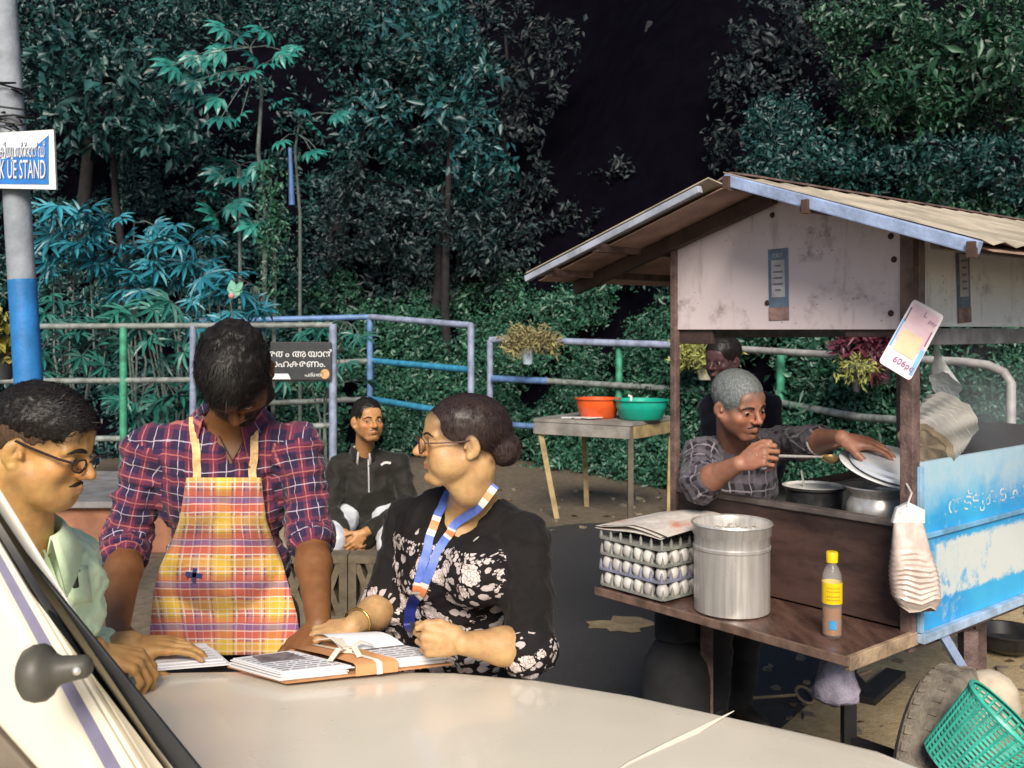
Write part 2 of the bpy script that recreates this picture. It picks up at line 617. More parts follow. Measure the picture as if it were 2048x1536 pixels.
sg = thing('sign', 'blue and white stand sign with lettering fixed to the pole', 'sign', at(30, 320, 5.38))
YS = 5.38
A, B, C, D = at(-110, 272, YS), at(107, 259, YS), at(112, 379, YS), at(-110, 374, YS)
G().prism([D, C, B, A], (0, .02, 0)).out('panel', simple('sign_white', (.72, .73, .74), .45, var=.12, scale=9), sg)
up = Vector((0, -.003, 0))
a_, b_, c_, d_ = at(-105, 330, YS), at(98, 270, YS), at(98, 369, YS), at(-105, 367, YS)
mid = [at(t, y, YS) for t, y in ((5, 318), (30, 313), (52, 312), (68, 296))]
mesh('blue_field', [p + up for p in [d_, c_, b_] + mid[::-1] + [a_]], [tuple(range(8))], simple('sign_blue', (.01, .16, .52), .4, var=.2, scale=12), sg)
M_SHAD = simple('sign_dark_print', (.03, .05, .12), .5, var=.1)
M_SGRY = simple('sign_pale_print', (.62, .66, .74), .5, var=.1)
lettering('lettering', 'കിയൂ സ്റ്റാൻഡ്', .105, at(44, 303, YS) + Vector((.004, 0, -.004)), X, Z, M_SHAD, sg, 1.0, .004, .25)
lettering('lettering', 'കിയൂ സ്റ്റാൻഡ്', .105, at(44, 303, YS), X, Z, M_SGRY, sg, 1.0, .006, .25)
lettering('lettering', 'K UE STAND', .145, at(46, 341, YS) + Vector((.006, 0, -.005)), X, Z, M_SHAD, sg, .62, .004, .245)
lettering('lettering', 'K UE STAND', .145, at(46, 341, YS), X, Z, M_SGRY, sg, .62, .006, .245)

# ------------------------------------------------------------------ foliage
def leaf_mat(name, a, b, rough=.5, tr=.0):
    m = MB(name)
    g = m.nt.nodes.new('ShaderNodeNewGeometry')
    r = NS(m.nt, g.outputs['Random Per Island'])
    n = m.noise(1.3, 3)
    col = m.mix(r, a, b)
    col = m.mix(n.ramp(.35, .7), col, m.mix(.45, col, tuple(x * .35 for x in a)))
    m.set(color=col, rough=rough)
    return m.mat

L_TEAL = leaf_mat('teal_leaf', (.006, .042, .050), (.020, .115, .125), .42)  # cool teal light on the slope is put into the leaf colours
L_TEALD = leaf_mat('dark_teal_leaf', (.004, .026, .028), (.017, .088, .082), .45)
L_GREEN = leaf_mat('green_leaf', (.012, .060, .040), (.042, .15, .085), .45)
L_GREY = leaf_mat('grey_leaf', (.006, .018, .022), (.022, .056, .058), .5)
L_BRIGHT = leaf_mat('bright_green_leaf', (.007, .038, .022), (.022, .092, .042), .45)
L_BARK = simple('dark_bark', (.014, .012, .015), .9, var=.5, scale=14, bump=.6)
L_LIMB = simple('blackish_twig', (.006, .005, .006), 1.0, var=.3, spec=.1)
L_STEM = simple('pale_stem', (.12, .15, .14), .8, var=.4, scale=20)

def unit(v):
    return v / np.maximum(np.linalg.norm(v, axis=-1, keepdims=True), 1e-6)

def leaf_geo(base, d, nrm, L, W):
    """folded leaves, two triangles each: base point, direction, face normal, length, width"""
    d = unit(d)
    s = unit(np.cross(d, nrm))
    n = np.cross(s, d)
    L, W = L[:, None], W[:, None]
    mid = base + d * L * .45
    V = np.stack([base, mid + s * W * .5 + n * W * .18, base + d * L - n * L * .10, mid - s * W * .5 + n * W * .18], 1)
    k = len(base)
    i = np.arange(k)[:, None] * 4
    F = np.concatenate([i + np.array([[0, 1, 2]]), i + np.array([[0, 2, 3]])], 0)
    return V.reshape(-1, 3), F

def sprigs(centres, n_per, rad, L, W, seed, face=(0, -.75, .55), wild=.75):
    """small-leaved sprigs round the given centres"""
    r = np.random.default_rng(seed)
    c = np.repeat(np.asarray(centres, dtype=float), n_per, 0)
    k = len(c)
    ax = unit(np.repeat(r.normal(size=(len(centres), 3)) * (1, .7, .8), n_per, 0))
    t = r.uniform(-1, 1, (k, 1)) * rad
    base = c + ax * t + r.normal(size=(k, 3)) * rad * .28
    d = unit(ax * .5 + r.normal(size=(k, 3)) + np.array([0, -.15, -.25]))
    nrm = unit(np.array(face) + r.normal(size=(k, 3)) * wild)
    big = np.repeat(r.choice([.8, 1.0, 1.45], len(centres), p=[.4, .4, .2]), n_per)
    return leaf_geo(base, d, nrm, L * big * r.uniform(.6, 1.25, k), W * big * r.uniform(.7, 1.2, k))

def blob_pts(c, rad, n, r, shell=.55):
    v = unit(r.normal(size=(n, 3)))
    q = r.uniform(shell, 1, (n, 1)) ** .7
    return np.asarray(c) + v * q * np.asarray(rad)

def tree(name, label, group, base, top, rtrunk, blobs, mat, ncl, nper, L, W, seed, bark=None, spr=.16):
    r = np.random.default_rng(seed)
    t = thing(name, label, 'tree', base, group)
    g = G()
    b, tp = Vector(base), Vector(top)
    mids = [b.lerp(tp, f) + Vector((r.normal() * .06, r.normal() * .06, 0)) for f in (.3, .6, .85)]
    g.tube([b] + mids + [tp], [rtrunk, rtrunk * .85, rtrunk * .7, rtrunk * .5, rtrunk * .3], 10)
    g.out('trunk', bark or L_BARK, t, smooth=50)
    g = G()
    C = []
    vol = np.array([np.prod(x[1]) ** .7 for x in blobs])
    for (c, rad), f in zip(blobs, vol / vol.sum()):
        pts = blob_pts(c, rad, max(4, int(ncl * f)), r)
        C.append(pts)
        for q in (pts[:3] if ncl > 160 else pts[:0]):
            s = b.lerp(tp, float(r.uniform(.55, .98)))
            q = Vector(q)
            mid = s.lerp(q, .5) + Vector((0, 0, .12))
            g.tube([s, mid, q], [rtrunk * .3, rtrunk * .18, .008], 6)
    if g.V: g.out('limbs', L_LIMB, t, smooth=50)
    V, F = sprigs(np.concatenate(C), nper, spr, L, W, seed + 1)
    o = mesh('crown', V, F, mat, t)
    return t

GT = 'trees on the dark slope'
def B(px, py, Y, rx, rz, ry=.7):
    p = at(px, py, Y)
    return (tuple(p), (rx / 2000 * Y, ry, rz / 2000 * Y))

def gr(px, Y):
    x = (px - 1024) / 2000 * Y
    return (x, Y, hill_z(x, Y) - .1)

tree('leafy_tree', 'dark leafy tree at the top left behind the street pole', GT, gr(150, 16.0), at(190, 60, 15.6), .13,
     [B(110, 60, 15.2, 130, 90), B(300, 40, 15.4, 160, 90), B(210, 190, 15.3, 150, 90), B(60, 190, 15.4, 90, 110), B(330, 330, 15.3, 120, 90),
      B(440, 20, 15.0, 120, 60)], L_TEALD, 400, 24, .11, .05, 11)
tree('leafy_tree', 'tall teal tree with glittering small leaves left of the dark gap', GT, gr(640, 15.6), at(800, 60, 15.2), .17,
     [B(770, 40, 14.9, 160, 70), B(880, 120, 14.8, 110, 110), B(760, 150, 14.9, 110, 80), B(640, 60, 15.2, 110, 70), B(850, 270, 14.8, 120, 90),
      B(930, 380, 14.7, 90, 80), B(740, 340, 15.0, 80, 90)], L_TEALD, 520, 24, .10, .045, 12)
tree('leafy_tree', 'dim grey leaved tree low in the middle below the dark gap', GT, gr(860, 14.8), at(880, 330, 14.6), .1,
     [B(860, 460, 14.3, 150, 90), B(720, 430, 14.4, 80, 90), B(980, 480, 14.4, 100, 70)], L_GREY, 220, 22, .10, .045, 13)
tree('leafy_tree', 'lit green tree above the cart roof at the top right', GT, gr(1830, 11.6), at(1850, 30, 11.2), .12,
     [B(1750, 90, 10.8, 110, 90), B(1880, 160, 10.7, 140, 90), B(1800, 230, 10.8, 110, 70), B(1980, 60, 10.8, 110, 90), B(2010, 200, 10.6, 90, 90),
      B(1720, 20, 11.0, 90, 60)], L_BRIGHT, 560, 26, .075, .032, 15)
tree('leafy_tree', 'darker blue green tree low behind the ridge of the cart roof', GT, gr(1640, 11.8), at(1650, 240, 11.4), .1,
     [B(1600, 330, 11.2, 110, 50), B(1720, 330, 11.0, 120, 60), B(1880, 340, 10.6, 120, 60), B(2010, 340, 10.5, 90, 70), B(1560, 250, 11.6, 60, 60)],
     L_TEALD, 420, 24, .075, .032, 16)
tree('broad_leaved_tree', 'broad leaved dark tree behind the blue sign at the upper left', GT, gr(240, 14.6), at(240, 200, 14.3), .07,
     [B(200, 230, 13.8, 100, 80), B(300, 150, 13.9, 90, 70), B(330, 260, 13.7, 70, 70), B(150, 120, 14.0, 80, 70)], L_TEALD, 110, 12, .21, .085, 17, spr=.22)
tree('broad_leaved_tree', 'broad leaved tree with glinting teal leaves just left of the dark gap', GT, gr(900, 14.2), at(880, 200, 13.9), .07,
     [B(850, 60, 13.7, 110, 60), B(930, 190, 13.6, 70, 80), B(760, 230, 13.8, 70, 70), B(960, 330, 13.5, 60, 60)], L_TEAL, 90, 11, .16, .06, 18, spr=.2)
tree('broad_leaved_tree', 'yellowish broad leaved shrub at the far right edge above the cart roof', GT, gr(2000, 10.8), at(2000, 180, 10.5), .05,
     [B(1990, 130, 10.2, 60, 50), B(1900, 90, 10.3, 60, 50), B(1780, 170, 10.3, 50, 40)], L_BRIGHT, 60, 10, .13, .05, 19, spr=.16)
L_DIM = leaf_mat('dim_leaf', (.002, .007, .009), (.008, .022, .026), .6)  # darkened leaf copy: the fading into the dark is in its colour
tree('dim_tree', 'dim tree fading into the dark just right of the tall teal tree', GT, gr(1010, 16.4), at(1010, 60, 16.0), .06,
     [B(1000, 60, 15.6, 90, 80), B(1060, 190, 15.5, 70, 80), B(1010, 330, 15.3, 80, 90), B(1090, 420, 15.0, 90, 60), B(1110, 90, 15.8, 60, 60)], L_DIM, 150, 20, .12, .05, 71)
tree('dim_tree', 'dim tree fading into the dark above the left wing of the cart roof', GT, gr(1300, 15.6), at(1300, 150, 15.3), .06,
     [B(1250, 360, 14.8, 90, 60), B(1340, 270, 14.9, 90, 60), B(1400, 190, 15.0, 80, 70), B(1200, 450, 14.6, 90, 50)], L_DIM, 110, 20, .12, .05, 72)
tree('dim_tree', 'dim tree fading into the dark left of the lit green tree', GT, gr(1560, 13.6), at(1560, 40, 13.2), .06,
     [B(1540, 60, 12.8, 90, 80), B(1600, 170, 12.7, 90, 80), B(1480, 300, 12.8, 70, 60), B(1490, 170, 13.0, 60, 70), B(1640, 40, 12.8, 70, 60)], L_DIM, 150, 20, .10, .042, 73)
# creeper up a thin stem
t = thing('creeper', 'pale green creeper climbing a thin stem in the middle of the slope', 'plant', gr(545, 12.6))
G().tube([gr(545, 12.6), at(550, 520, 12.6), at(540, 330, 12.6)], [.03, .025, .012], 6).out('stem', L_STEM, t, smooth=50)
cc = [tuple(at(545 + random.gauss(0, 14), random.uniform(330, 640), 12.5)) for _ in range(70)]
V, F = sprigs(cc, 16, .09, .075, .035, 31)
mesh('foliage', V, F, L_GREEN, t)
# hanging blue pipe
o = G().tube([at(580, 296, 12.2), at(582, 345, 12.2), at(584, 410, 12.2)], [.025, .028, .040], 8).out('hanging_pipe', simple('blue_pipe', (.06, .13, .30), .5), smooth=50)
props(o, 'short pale blue pipe hanging among the leaves', 'pipe')

# undergrowth: masses nobody could count
def under(name, x0, x1, ytop, ybot, n, nper, L, W, mat, seed, off=(.15, .7), bias=1.0, Yf=None):
    r = np.random.default_rng(seed)
    C = []
    while len(C) < n:
        px = r.uniform(x0, x1)
        yt = ytop(px) if callable(ytop) else ytop
        yb = ybot(px) if callable(ybot) else ybot
        py = yb + (yt - yb) * r.uniform(0, 1) ** bias
        Y = 12.0
        for _ in range(6):
            p = at(px, py, Y)
            Y = (Yf(p.x) if Yf else hill_y(p.x, p.z))
        p = at(px, py, Y - r.uniform(*off))
        if p.z < .02: continue
        if noise.noise(Vector((p.x * 1.7, p.y * .6, p.z * 1.9 + seed))) < -.20: continue
        C.append(tuple(p))
    V, F = sprigs(C, nper, .15, L, W, seed + 1)
    return props(mesh(name, V, F, mat), kind='stuff')

under('undergrowth', 930, 1760, lambda x: 530 - 20 * math.sin(x * .02), 1000, 2900, 24, .070, .030, L_GREEN, 41, bias=1.15)
under('undergrowth', 1560, 2180, 330, 1130, 2000, 22, .075, .032, L_GREEN, 43)
under('undergrowth', 560, 1010, lambda x: 570 - 25 * math.sin(x * .03), 900, 950, 22, .085, .036, L_GREEN, 45, bias=1.1)
under('undergrowth', -120, 640, 400, 960, 1500, 20, .10, .04, L_TEALD, 47)
under('undergrowth', 640, 1020, 400, 600, 380, 20, .10, .04, L_GREY, 49)
under('undergrowth', -150, 1000, -40, 420, 620, 18, .12, .05, L_TEALD, 51)

# palmate-leaved plants, each leaf an object of its own
def palmate(nleaf, L, W, spread, seed, droop=.25, lobed=False):
    r = np.random.default_rng(seed)
    V, F = [], []
    for k in range(nleaf):
        a = (k / (nleaf - 1) - .5) * spread
        l = L * (1 - .28 * abs(a) / (spread / 2)) * r.uniform(.92, 1.06)
        d = Vector((math.sin(a), math.cos(a), 0))
        s = Vector((d.y, -d.x, 0))
        b = len(V)
        w = W
        V += [d * .004, d * l * .38 + s * w * .5 + Vector((0, 0, .012 - droop * l * .1)), d * l * .38 + Vector((0, 0, -.006 - droop * l * .1)), d * l * .38 - s * w * .5 + Vector((0, 0, .012 - droop * l * .1)),
              d * l * .74 + s * w * .36 + Vector((0, 0, .006 - droop * l * .45)), d * l * .74 + Vector((0, 0, -.006 - droop * l * .45)), d * l * .74 - s * w * .36 + Vector((0, 0, .006 - droop * l * .45)),
              d * l + Vector((0, 0, -droop * l))]
        F += [(b, b + 2, b + 1), (b, b + 3, b + 2), (b + 1, b + 2, b + 5, b + 4), (b + 2, b + 3, b + 6, b + 5), (b + 4, b + 5, b + 7), (b + 5, b + 6, b + 7)]
    me = bpy.data.meshes.new('leaf')
    me.from_pydata([tuple(v) for v in V], [], F)
    me.update()
    return me

def plant_mat(name, a, b, rough=.4):
    m = MB(name)
    oi = m.nt.nodes.new('ShaderNodeObjectInfo')
    r = NS(m.nt, oi.outputs['Random'])
    n = m.noise(9, 2)
    m.set(color=m.mix(n.ramp(.3, .7), m.mix(r, a, b), m.mix(r, tuple(x * .7 for x in a), tuple(x * .8 for x in b))), rough=rough)
    return m.mat

P_CASS = plant_mat('cassava_leaf', (.014, .14, .19), (.045, .30, .38))  # teal cast of the cool light is in the plant colours too
P_CASG = plant_mat('cassava_leaf_green', (.015, .10, .085), (.035, .21, .16))
P_PAPA = plant_mat('papaya_leaf', (.010, .10, .095), (.030, .24, .20))
LEAF_C = [palmate(7, .25, .044, 3.9, 3), palmate(9, .24, .040, 4.8, 4), palmate(7, .28, .044, 3.4, 5)]
LEAF_P = [palmate(9, .26, .085, 4.6, 6, .35), palmate(8, .28, .09, 4.0, 7, .45)]
for me in LEAF_C: me.materials.append(P_CASS)
LEAF_CG = [me.copy() for me in LEAF_C]
for me in LEAF_CG: me.materials.clear(); me.materials.append(P_CASG)
for me in LEAF_P: me.materials.append(P_PAPA)

def leafy(name, label, cat, group, base, stems, spots, leaves, seed, stem_r=.016, size=1.0, stem_mat=None):
    """stems: list of point lists; spots: leaf centres (world). every leaf is hung by its own petiole"""
    r = random.Random(seed)
    t = thing(name, label, cat, base, group)
    g = G()
    tops = []
    for s in stems:
        g.tube(s, [stem_r * (1 - .55 * i / (len(s) - 1)) for i in range(len(s))], 7)
        tops += [Vector(s[-1]), Vector(s[-2]).lerp(Vector(s[-1]), .5)]
    for p in spots:
        q = min(tops, key=lambda u: (u - p).length)
        d = p - q
        g.tube([q, q.lerp(p, .5) + Vector((0, 0, .04)), p], .005, 4, caps=False)
        f = d.copy()
        f.z *= .3
        f += Vector((r.gauss(0, .25), -.55 + r.gauss(0, .25), r.gauss(-.15, .2)))
        f.normalize()
        n = Vector((r.gauss(0, .35), -.85 + r.gauss(0, .25), .5))
        s = f.cross(n).normalized()
        n = s.cross(f)
        sc = size * r.uniform(.75, 1.2)
        R = Matrix((s * sc, f * sc, n * sc)).transposed().to_4x4()
        R.translation = p - ORG[t.name]
        share(r.choice(leaves), 'leaf', t, R)
    g.out('stem', stem_mat or L_STEM, t, smooth=50)
    return t

GC = 'cassava shrubs behind the railing'
cas = [  # px of the stem foot, depth, leaf region
    ('cassava shrub beside the street pole, tallest tuft at the left', 130, 10.6, (75, 200, 410, 560), 22, LEAF_C),
    ('cassava shrub with starry teal leaves second from the pole', 250, 10.9, (190, 330, 430, 600), 26, LEAF_C),
    ('cassava shrub with bluish leaves midway along the left railing', 350, 10.8, (280, 430, 450, 620), 26, LEAF_C),
    ('cassava shrub with large blue leaves just above the bowed head', 430, 10.2, (370, 530, 540, 670), 20, LEAF_C),
    ('low green cassava shrub hanging over the railing by the pole', 110, 9.9, (75, 240, 590, 760), 18, LEAF_CG),
    ('low green cassava shrub behind the middle of the left railing', 320, 10.0, (230, 420, 600, 830), 22, LEAF_CG),
    ('low green cassava shrub beside the notice board', 640, 11.2, (560, 740, 640, 800), 12, LEAF_CG),
]
for i, (lab, px, Y, (x0, x1, y0, y1), n, lv) in enumerate(cas):
    r = random.Random(100 + i)
    b = Vector(((px - 1024) / 2000 * Y, Y + .2, 0))
    stems = []
    for k in range(4):
        tx = at(r.uniform(x0 + 20, x1 - 20), r.uniform(y0, (y0 + y1) / 2), Y + .12)
        stems.append([b + Vector((r.gauss(0, .06), 0, 0)), b.lerp(tx, .5) + Vector((r.gauss(0, .08), .05, 0)), tx])
    spots = [at(r.uniform(x0, x1), r.uniform(y0, y1), Y + r.uniform(-.45, .15)) for _ in range(int(n * 1.5))]
    leafy('cassava_shrub', lab, 'shrub', GC, b, stems, spots, lv, 200 + i, size=1.05)

def pts(L, Y, dy=.3, seed=1):
    r = random.Random(seed)
    return [at(x + r.gauss(0, 5), y + r.gauss(0, 5), Y + r.uniform(-dy, dy)) for x, y in L]

pb = Vector(gr(528, 12.9))
leafy('papaya_tree', 'slender papaya tree with broad lobed teal leaves high above the bowed man', 'tree', 'papaya trees on the slope', pb,
      [[pb, at(530, 420, 12.8), at(516, 300, 12.7), at(524, 180, 12.6), at(500, 95, 12.5)]],
      pts([(385, 105), (350, 135), (470, 72), (505, 95), (440, 105), (560, 95), (590, 110), (365, 185), (420, 150), (465, 140), (500, 155), (432, 200),
           (480, 232), (440, 222), (390, 165), (540, 125), (455, 60), (520, 65), (415, 118)], 12.3, .35, 3) , LEAF_P, 301, .035, .95)
pb = Vector(gr(600, 13.0))
leafy('papaya_tree', 'young papaya with a few hanging leaves right of the slender papaya stem', 'tree', 'papaya trees on the slope', pb,
      [[pb, at(600, 430, 12.9), at(590, 300, 12.8), at(600, 235, 12.7)]],
      pts([(560, 280), (585, 262), (625, 262), (640, 302), (622, 300), (665, 232), (560, 205), (610, 225)], 12.4, .25, 4), LEAF_P, 302, .025, .72)
pb = Vector(gr(480, 13.1))
leafy('papaya_tree', 'dim drooping papaya crown low between the trunks', 'tree', 'papaya trees on the slope', pb,
      [[pb, at(480, 480, 13.0), at(480, 330, 12.9)]],
      pts([(455, 330), (430, 350), (500, 345), (480, 365), (445, 375), (520, 330), (430, 420), (500, 440), (470, 410), (530, 440), (410, 385)], 12.8, .25, 5),
      LEAF_P, 303, .03, .95)

# pale young leaf with a pink flower bud rising behind the bowed head
t = thing('flowering_plant', 'pale leaved plant with a small pink bud just above the bowed head', 'plant', at(470, 660, 9.4))
g = G().tube([at(472, 700, 9.5), at(466, 640, 9.4), at(460, 596, 9.35)], [.012, .009, .006], 6)
g.out('stem', L_STEM, t, smooth=50)
pale = palmate(2, .2, .075, .9, 9, .1); pale.materials.append(plant_mat('pale_leaf', (.18, .42, .30), (.24, .5, .36)))
for p, a, s in ((at(462, 592, 9.35), .45, 1.0), (at(480, 590, 9.35), -1.1, .85), (at(470, 585, 9.35), .1, .9)):
    R = Matrix.Rotation(a, 4, 'Y') @ Matrix.Rotation(math.radians(78), 4, 'X') @ Matrix.Scale(s, 4)
    R.translation = p - ORG[t.name]
    share(pale, 'leaf', t, R)
G().lathe([(.0, -.03), (.02, -.02), (.03, .0), (.024, .022), (0, .034)], at(463, 592, 9.25), n=12).out('bud', simple('pink_bud', (.62, .30, .30), .6), t, smooth=True)

# hanging flower pots on the railings
def pot_plant(label, px, py, Y, potmat, leafmat, rx, rz, n, L, W, seed, up=.0, pot=.10, potdx=0):
    c = at(px, py, Y)
    t = thing('potted_plant', label, 'plant', c + Vector((0, 0, -.25)), 'pots hung on the railing')
    pc = c + Vector((potdx, 0, -rz * .75 - .12))
    G().lathe([(pot * .7, 0), (pot * .72, .01), (pot, .16), (pot * 1.06, .16), (pot * 1.06, .185), (pot * .94, .185), (pot * .9, .15)], pc - Vector((0, 0, .02)), n=18).out('pot', potmat, t, smooth=40)
    r = np.random.default_rng(seed)
    C = blob_pts(c, (rx, .22, rz), n, r, .25)
    V, F = sprigs(C, 16, .07, L, W, seed, wild=.9)
    mesh('foliage', V, F, leafmat, t)
    g = G()
    for k in range(26):
        q = Vector(C[k % len(C)])
        s = pc + Vector((r.normal() * .03, r.normal() * .03, .16))
        g.tube([s, s.lerp(q, .5) + Vector((0, 0, .03)), q], .004, 4, caps=False)
    g.out('stems', L_STEM, t)

L_DRY = leaf_mat('dry_yellow_leaf', (.16, .14, .06), (.36, .31, .14), .7)
L_YEL = leaf_mat('yellow_green_leaf', (.17, .20, .05), (.42, .42, .12), .6)
L_MAG = leaf_mat('magenta_leaf', (.05, .010, .022), (.15, .026, .055), .5)
POTW = simple('pale_blue_pot', (.42, .52, .60), .4)
POTC = simple('cream_pot', (.70, .64, .50), .5)
POTD = simple('dark_pot', (.03, .03, .035), .5)
pot_plant('dry yellow plant in a pale blue pot at the left end of the lilac railing', 1062, 683, 11.8, POTW, L_DRY, .34, .17, 120, .075, .018, 61, pot=.075, potdx=-.04)
pot_plant('yellow green plant in a cream pot behind the cart post', 1405, 705, 10.4, POTC, L_YEL, .36, .19, 120, .075, .02, 62, pot=.1, potdx=.03)
pot_plant('dark magenta leaved plant behind the hanging payment card', 1745, 692, 8.5, POTD, L_MAG, .27, .24, 110, .10, .03, 63, pot=.12, potdx=.06)
pot_plant('yellow green tuft beside the magenta plant', 1712, 735, 8.35, POTD, L_YEL, .10, .08, 26, .06, .014, 64, pot=.04)
pot_plant('yellow plant at the left edge beside the blue painted pole', 4, 680, 6.2, POTD, leaf_mat('olive_leaf', (.05, .07, .02), (.30, .26, .04), .6), .10, .14, 40, .07, .03, 65, pot=.08)
# ------------------------------------------------------------------ washing-up table with basins
M_WOODT = simple('grey_table_wood', (.24, .22, .20), .7, var=.35, scale=6, bump=.3)
M_WOODL = simple('pale_leg_wood', (.34, .25, .12), .75, var=.35, scale=9, bump=.3)
C1, C2, C3 = at(1067, 833, 8.75), at(1265, 850, 8.3), at(1352, 832, 8.95)
zt = .88
C1.z = C2.z = C3.z = zt
C4 = C1 + C3 - C2
tb = thing('table', 'grey wooden table on thin legs carrying two plastic basins', 'table', ((C1 + C3) / 2) * 1.0)
ORG[tb.name] = Vector((tb.location.x, tb.location.y, 0)); tb.location.z = 0
G().prism([C1, C2, C3, C4], (0, 0, -.03)).out('tabletop', M_WOODT, tb)
def tline(a, b, name='apron', z=-.085, mat=M_WOODT):
    d = (b - a).normalized()
    G().bar(a + d * .02 + Vector((0, 0, z)), b - d * .02 + Vector((0, 0, z)), .03, .10).out(name, mat, tb)
tline(C1, C2); tline(C2, C3, mat=M_WOODL); tline(C3, C4); tline(C4, C1)
cen = (C1 + C3) / 2
for c, dx in ((C1, .16), (C2, .0), (C3, -.02), (C4, .03)):
    i = c.lerp(cen, .07)
    G().bar((i.x, i.y, zt - .04), (i.x + dx, i.y, 0), .045, .045).out('leg', M_WOODL if c is not C2 else simple('dark_leg', (.10, .08, .06), .7), tb)

def basin(label, c, r, h, mat):
    t = G().lathe([(0, .004), (r * .72, 0), (r * .78, .01), (r * .9, h * .55), (r * .93, h * .62), (r * .94, h * .95), (r * 1.02, h * .97), (r * 1.02, h),
                   (r * .92, h), (r * .88, h * .5), (r * .74, .02), (0, .02)], c, n=32).out('basin', mat, smooth=40)
    return props(t, label, 'basin')
basin('orange plastic basin at the left on the grey table', at(1196, 846, 8.78) * Vector((1, 1, 0)) if False else Vector((at(1196, 0, 8.78).x, 8.78, zt + .002)), .20, .17,
      simple('orange_plastic', (.70, .10, .02), .35, var=.12))
basin('teal plastic basin at the right on the grey table', Vector((at(1282, 0, 8.62).x, 8.62, zt + .002)), .235, .17, simple('teal_plastic', (.01, .36, .26), .35, var=.12))
o = G().tube([at(1262, 806, 8.6), at(1262, 793, 8.6), at(1256, 791, 8.6)], .012, 8).out('dish_brush', simple('white_plastic', (.75, .75, .75), .4), smooth=50)
props(o, 'small white handle sticking up from the teal basin', 'brush')
g = G()
q = at(1140, 0, 8.75)
for k in range(3):
    g.box((q.x + .09 * k, 8.72 - .05 * k, zt + .008 + .004 * k), (.16, .10, .006), Matrix.Rotation(.3 * k, 3, 'Z'))
props(g.out('white_plates', simple('white_dish', (.7, .7, .7), .4)), 'flat white plates lying beside the orange basin', 'plates')

# ------------------------------------------------------------------ food cart
P0 = Vector((1.17, 2.94, 0))
U = Vector((-math.sin(math.radians(40)), math.cos(math.radians(40)), 0))     # across the gable end, to the far left
W_ = Vector((math.sin(math.radians(50)), math.cos(math.radians(50)), 0))     # along the cart, to the far right
Z = Vector((0, 0, 1)); X = Vector((1, 0, 0))
RC = Matrix((-U, W_, Z)).transposed()           # cart axes: x = -U (towards the right side), y = along, z

def Lc(a, b, z):
    return P0 + U * a + W_ * b + Z * z

cart = thing('food_cart', 'blue street food cart with gabled tin roof and grimy white end panel', 'cart', Lc(.45, .6, 0))

def cbox(a0, a1, b0, b1, z0, z1, bev=.003):
    return G().box(Lc((a0 + a1) / 2, (b0 + b1) / 2, (z0 + z1) / 2), (abs(a1 - a0), abs(b1 - b0), abs(z1 - z0)), RC, bev)

# grime on white painted sheet: stains with a shape of their own
def grime_mat(name, base, seed, strength=1.0):
    m = MB(name)
    co = m.coord()
    n1 = m.noise(5.0, 6, .7, co)
    n2 = m.noise(28, 5, .75, co)
    n3 = m.noise(3, 4, .6, co, (6, 6, 1.2))
    x, y, z = m.xyz()
    st = (n1.ramp(.50, .72) * n2.ramp(.35, .62))
    c = m.mix(st * (.85 * strength), base, (.10, .07, .055))
    c = m.mix(n3.ramp(.56, .75) * .45, c, (.22, .17, .14))
    sp = m.voronoi(34, vec=co)
    c = m.mix((sp.lt(.09) * n1.ramp(.42, .55)) * .8, c, (.07, .05, .045))
    m.set(color=c, rough=.45, spec=.4)
    m.bump(n2, .08, .01)
    return m.mat
M_GABLE = grime_mat('grimy_pinkish_white_sheet', (.66, .56, .58), 1)
M_SIDEU = grime_mat('grimy_white_sheet', (.78, .81, .83), 2, .7)
M_POST = simple('rusty_brown_post', (.15, .095, .085), .6, var=.5, scale=16, bump=.4)
M_POSTG = simple('grey_brown_post', (.20, .16, .16), .6, var=.45, scale=16, bump=.4)
M_TRIM = simple('pale_blue_angle_iron', (.30, .38, .58), .5, var=.35, scale=10, bump=.2)
M_BEAM = simple('grey_wood_beam', (.17, .17, .18), .7, var=.45, scale=12, bump=.3)
M_DBOARD = simple('dark_brown_board', (.06, .035, .03), .6, var=.5, scale=8, bump=.3)

# gable panel
poly = [Lc(.012, 0, 1.652), Lc(.012, 0, 1.985), Lc(.45, 0, 2.112), Lc(.888, 0, 1.998), Lc(.888, 0, 1.652)]
G().prism(poly, W_ * .008).out('gable_panel', M_GABLE, cart)
M_BT = simple('rust_bolt', (.05, .025, .02), .7)
for a, z in ((.48, 2.03), (.06, 1.93), (.05, 1.86), (.06, 1.70), (.5, 1.74)):
    G().lathe([(0, .006), (.007, .005), (.010, 0)], Lc(a, -.001, z), Matrix((U, Z, -W_)).transposed(), 10).out('bolt', M_BT, cart)
g = cbox(.74, .888, .012, .03, 1.60, 1.665)
g.out('bracket_board', M_DBOARD, cart)
cbox(.03, .22, .012, .03, 1.628, 1.66).out('bracket_board', M_DBOARD, cart)
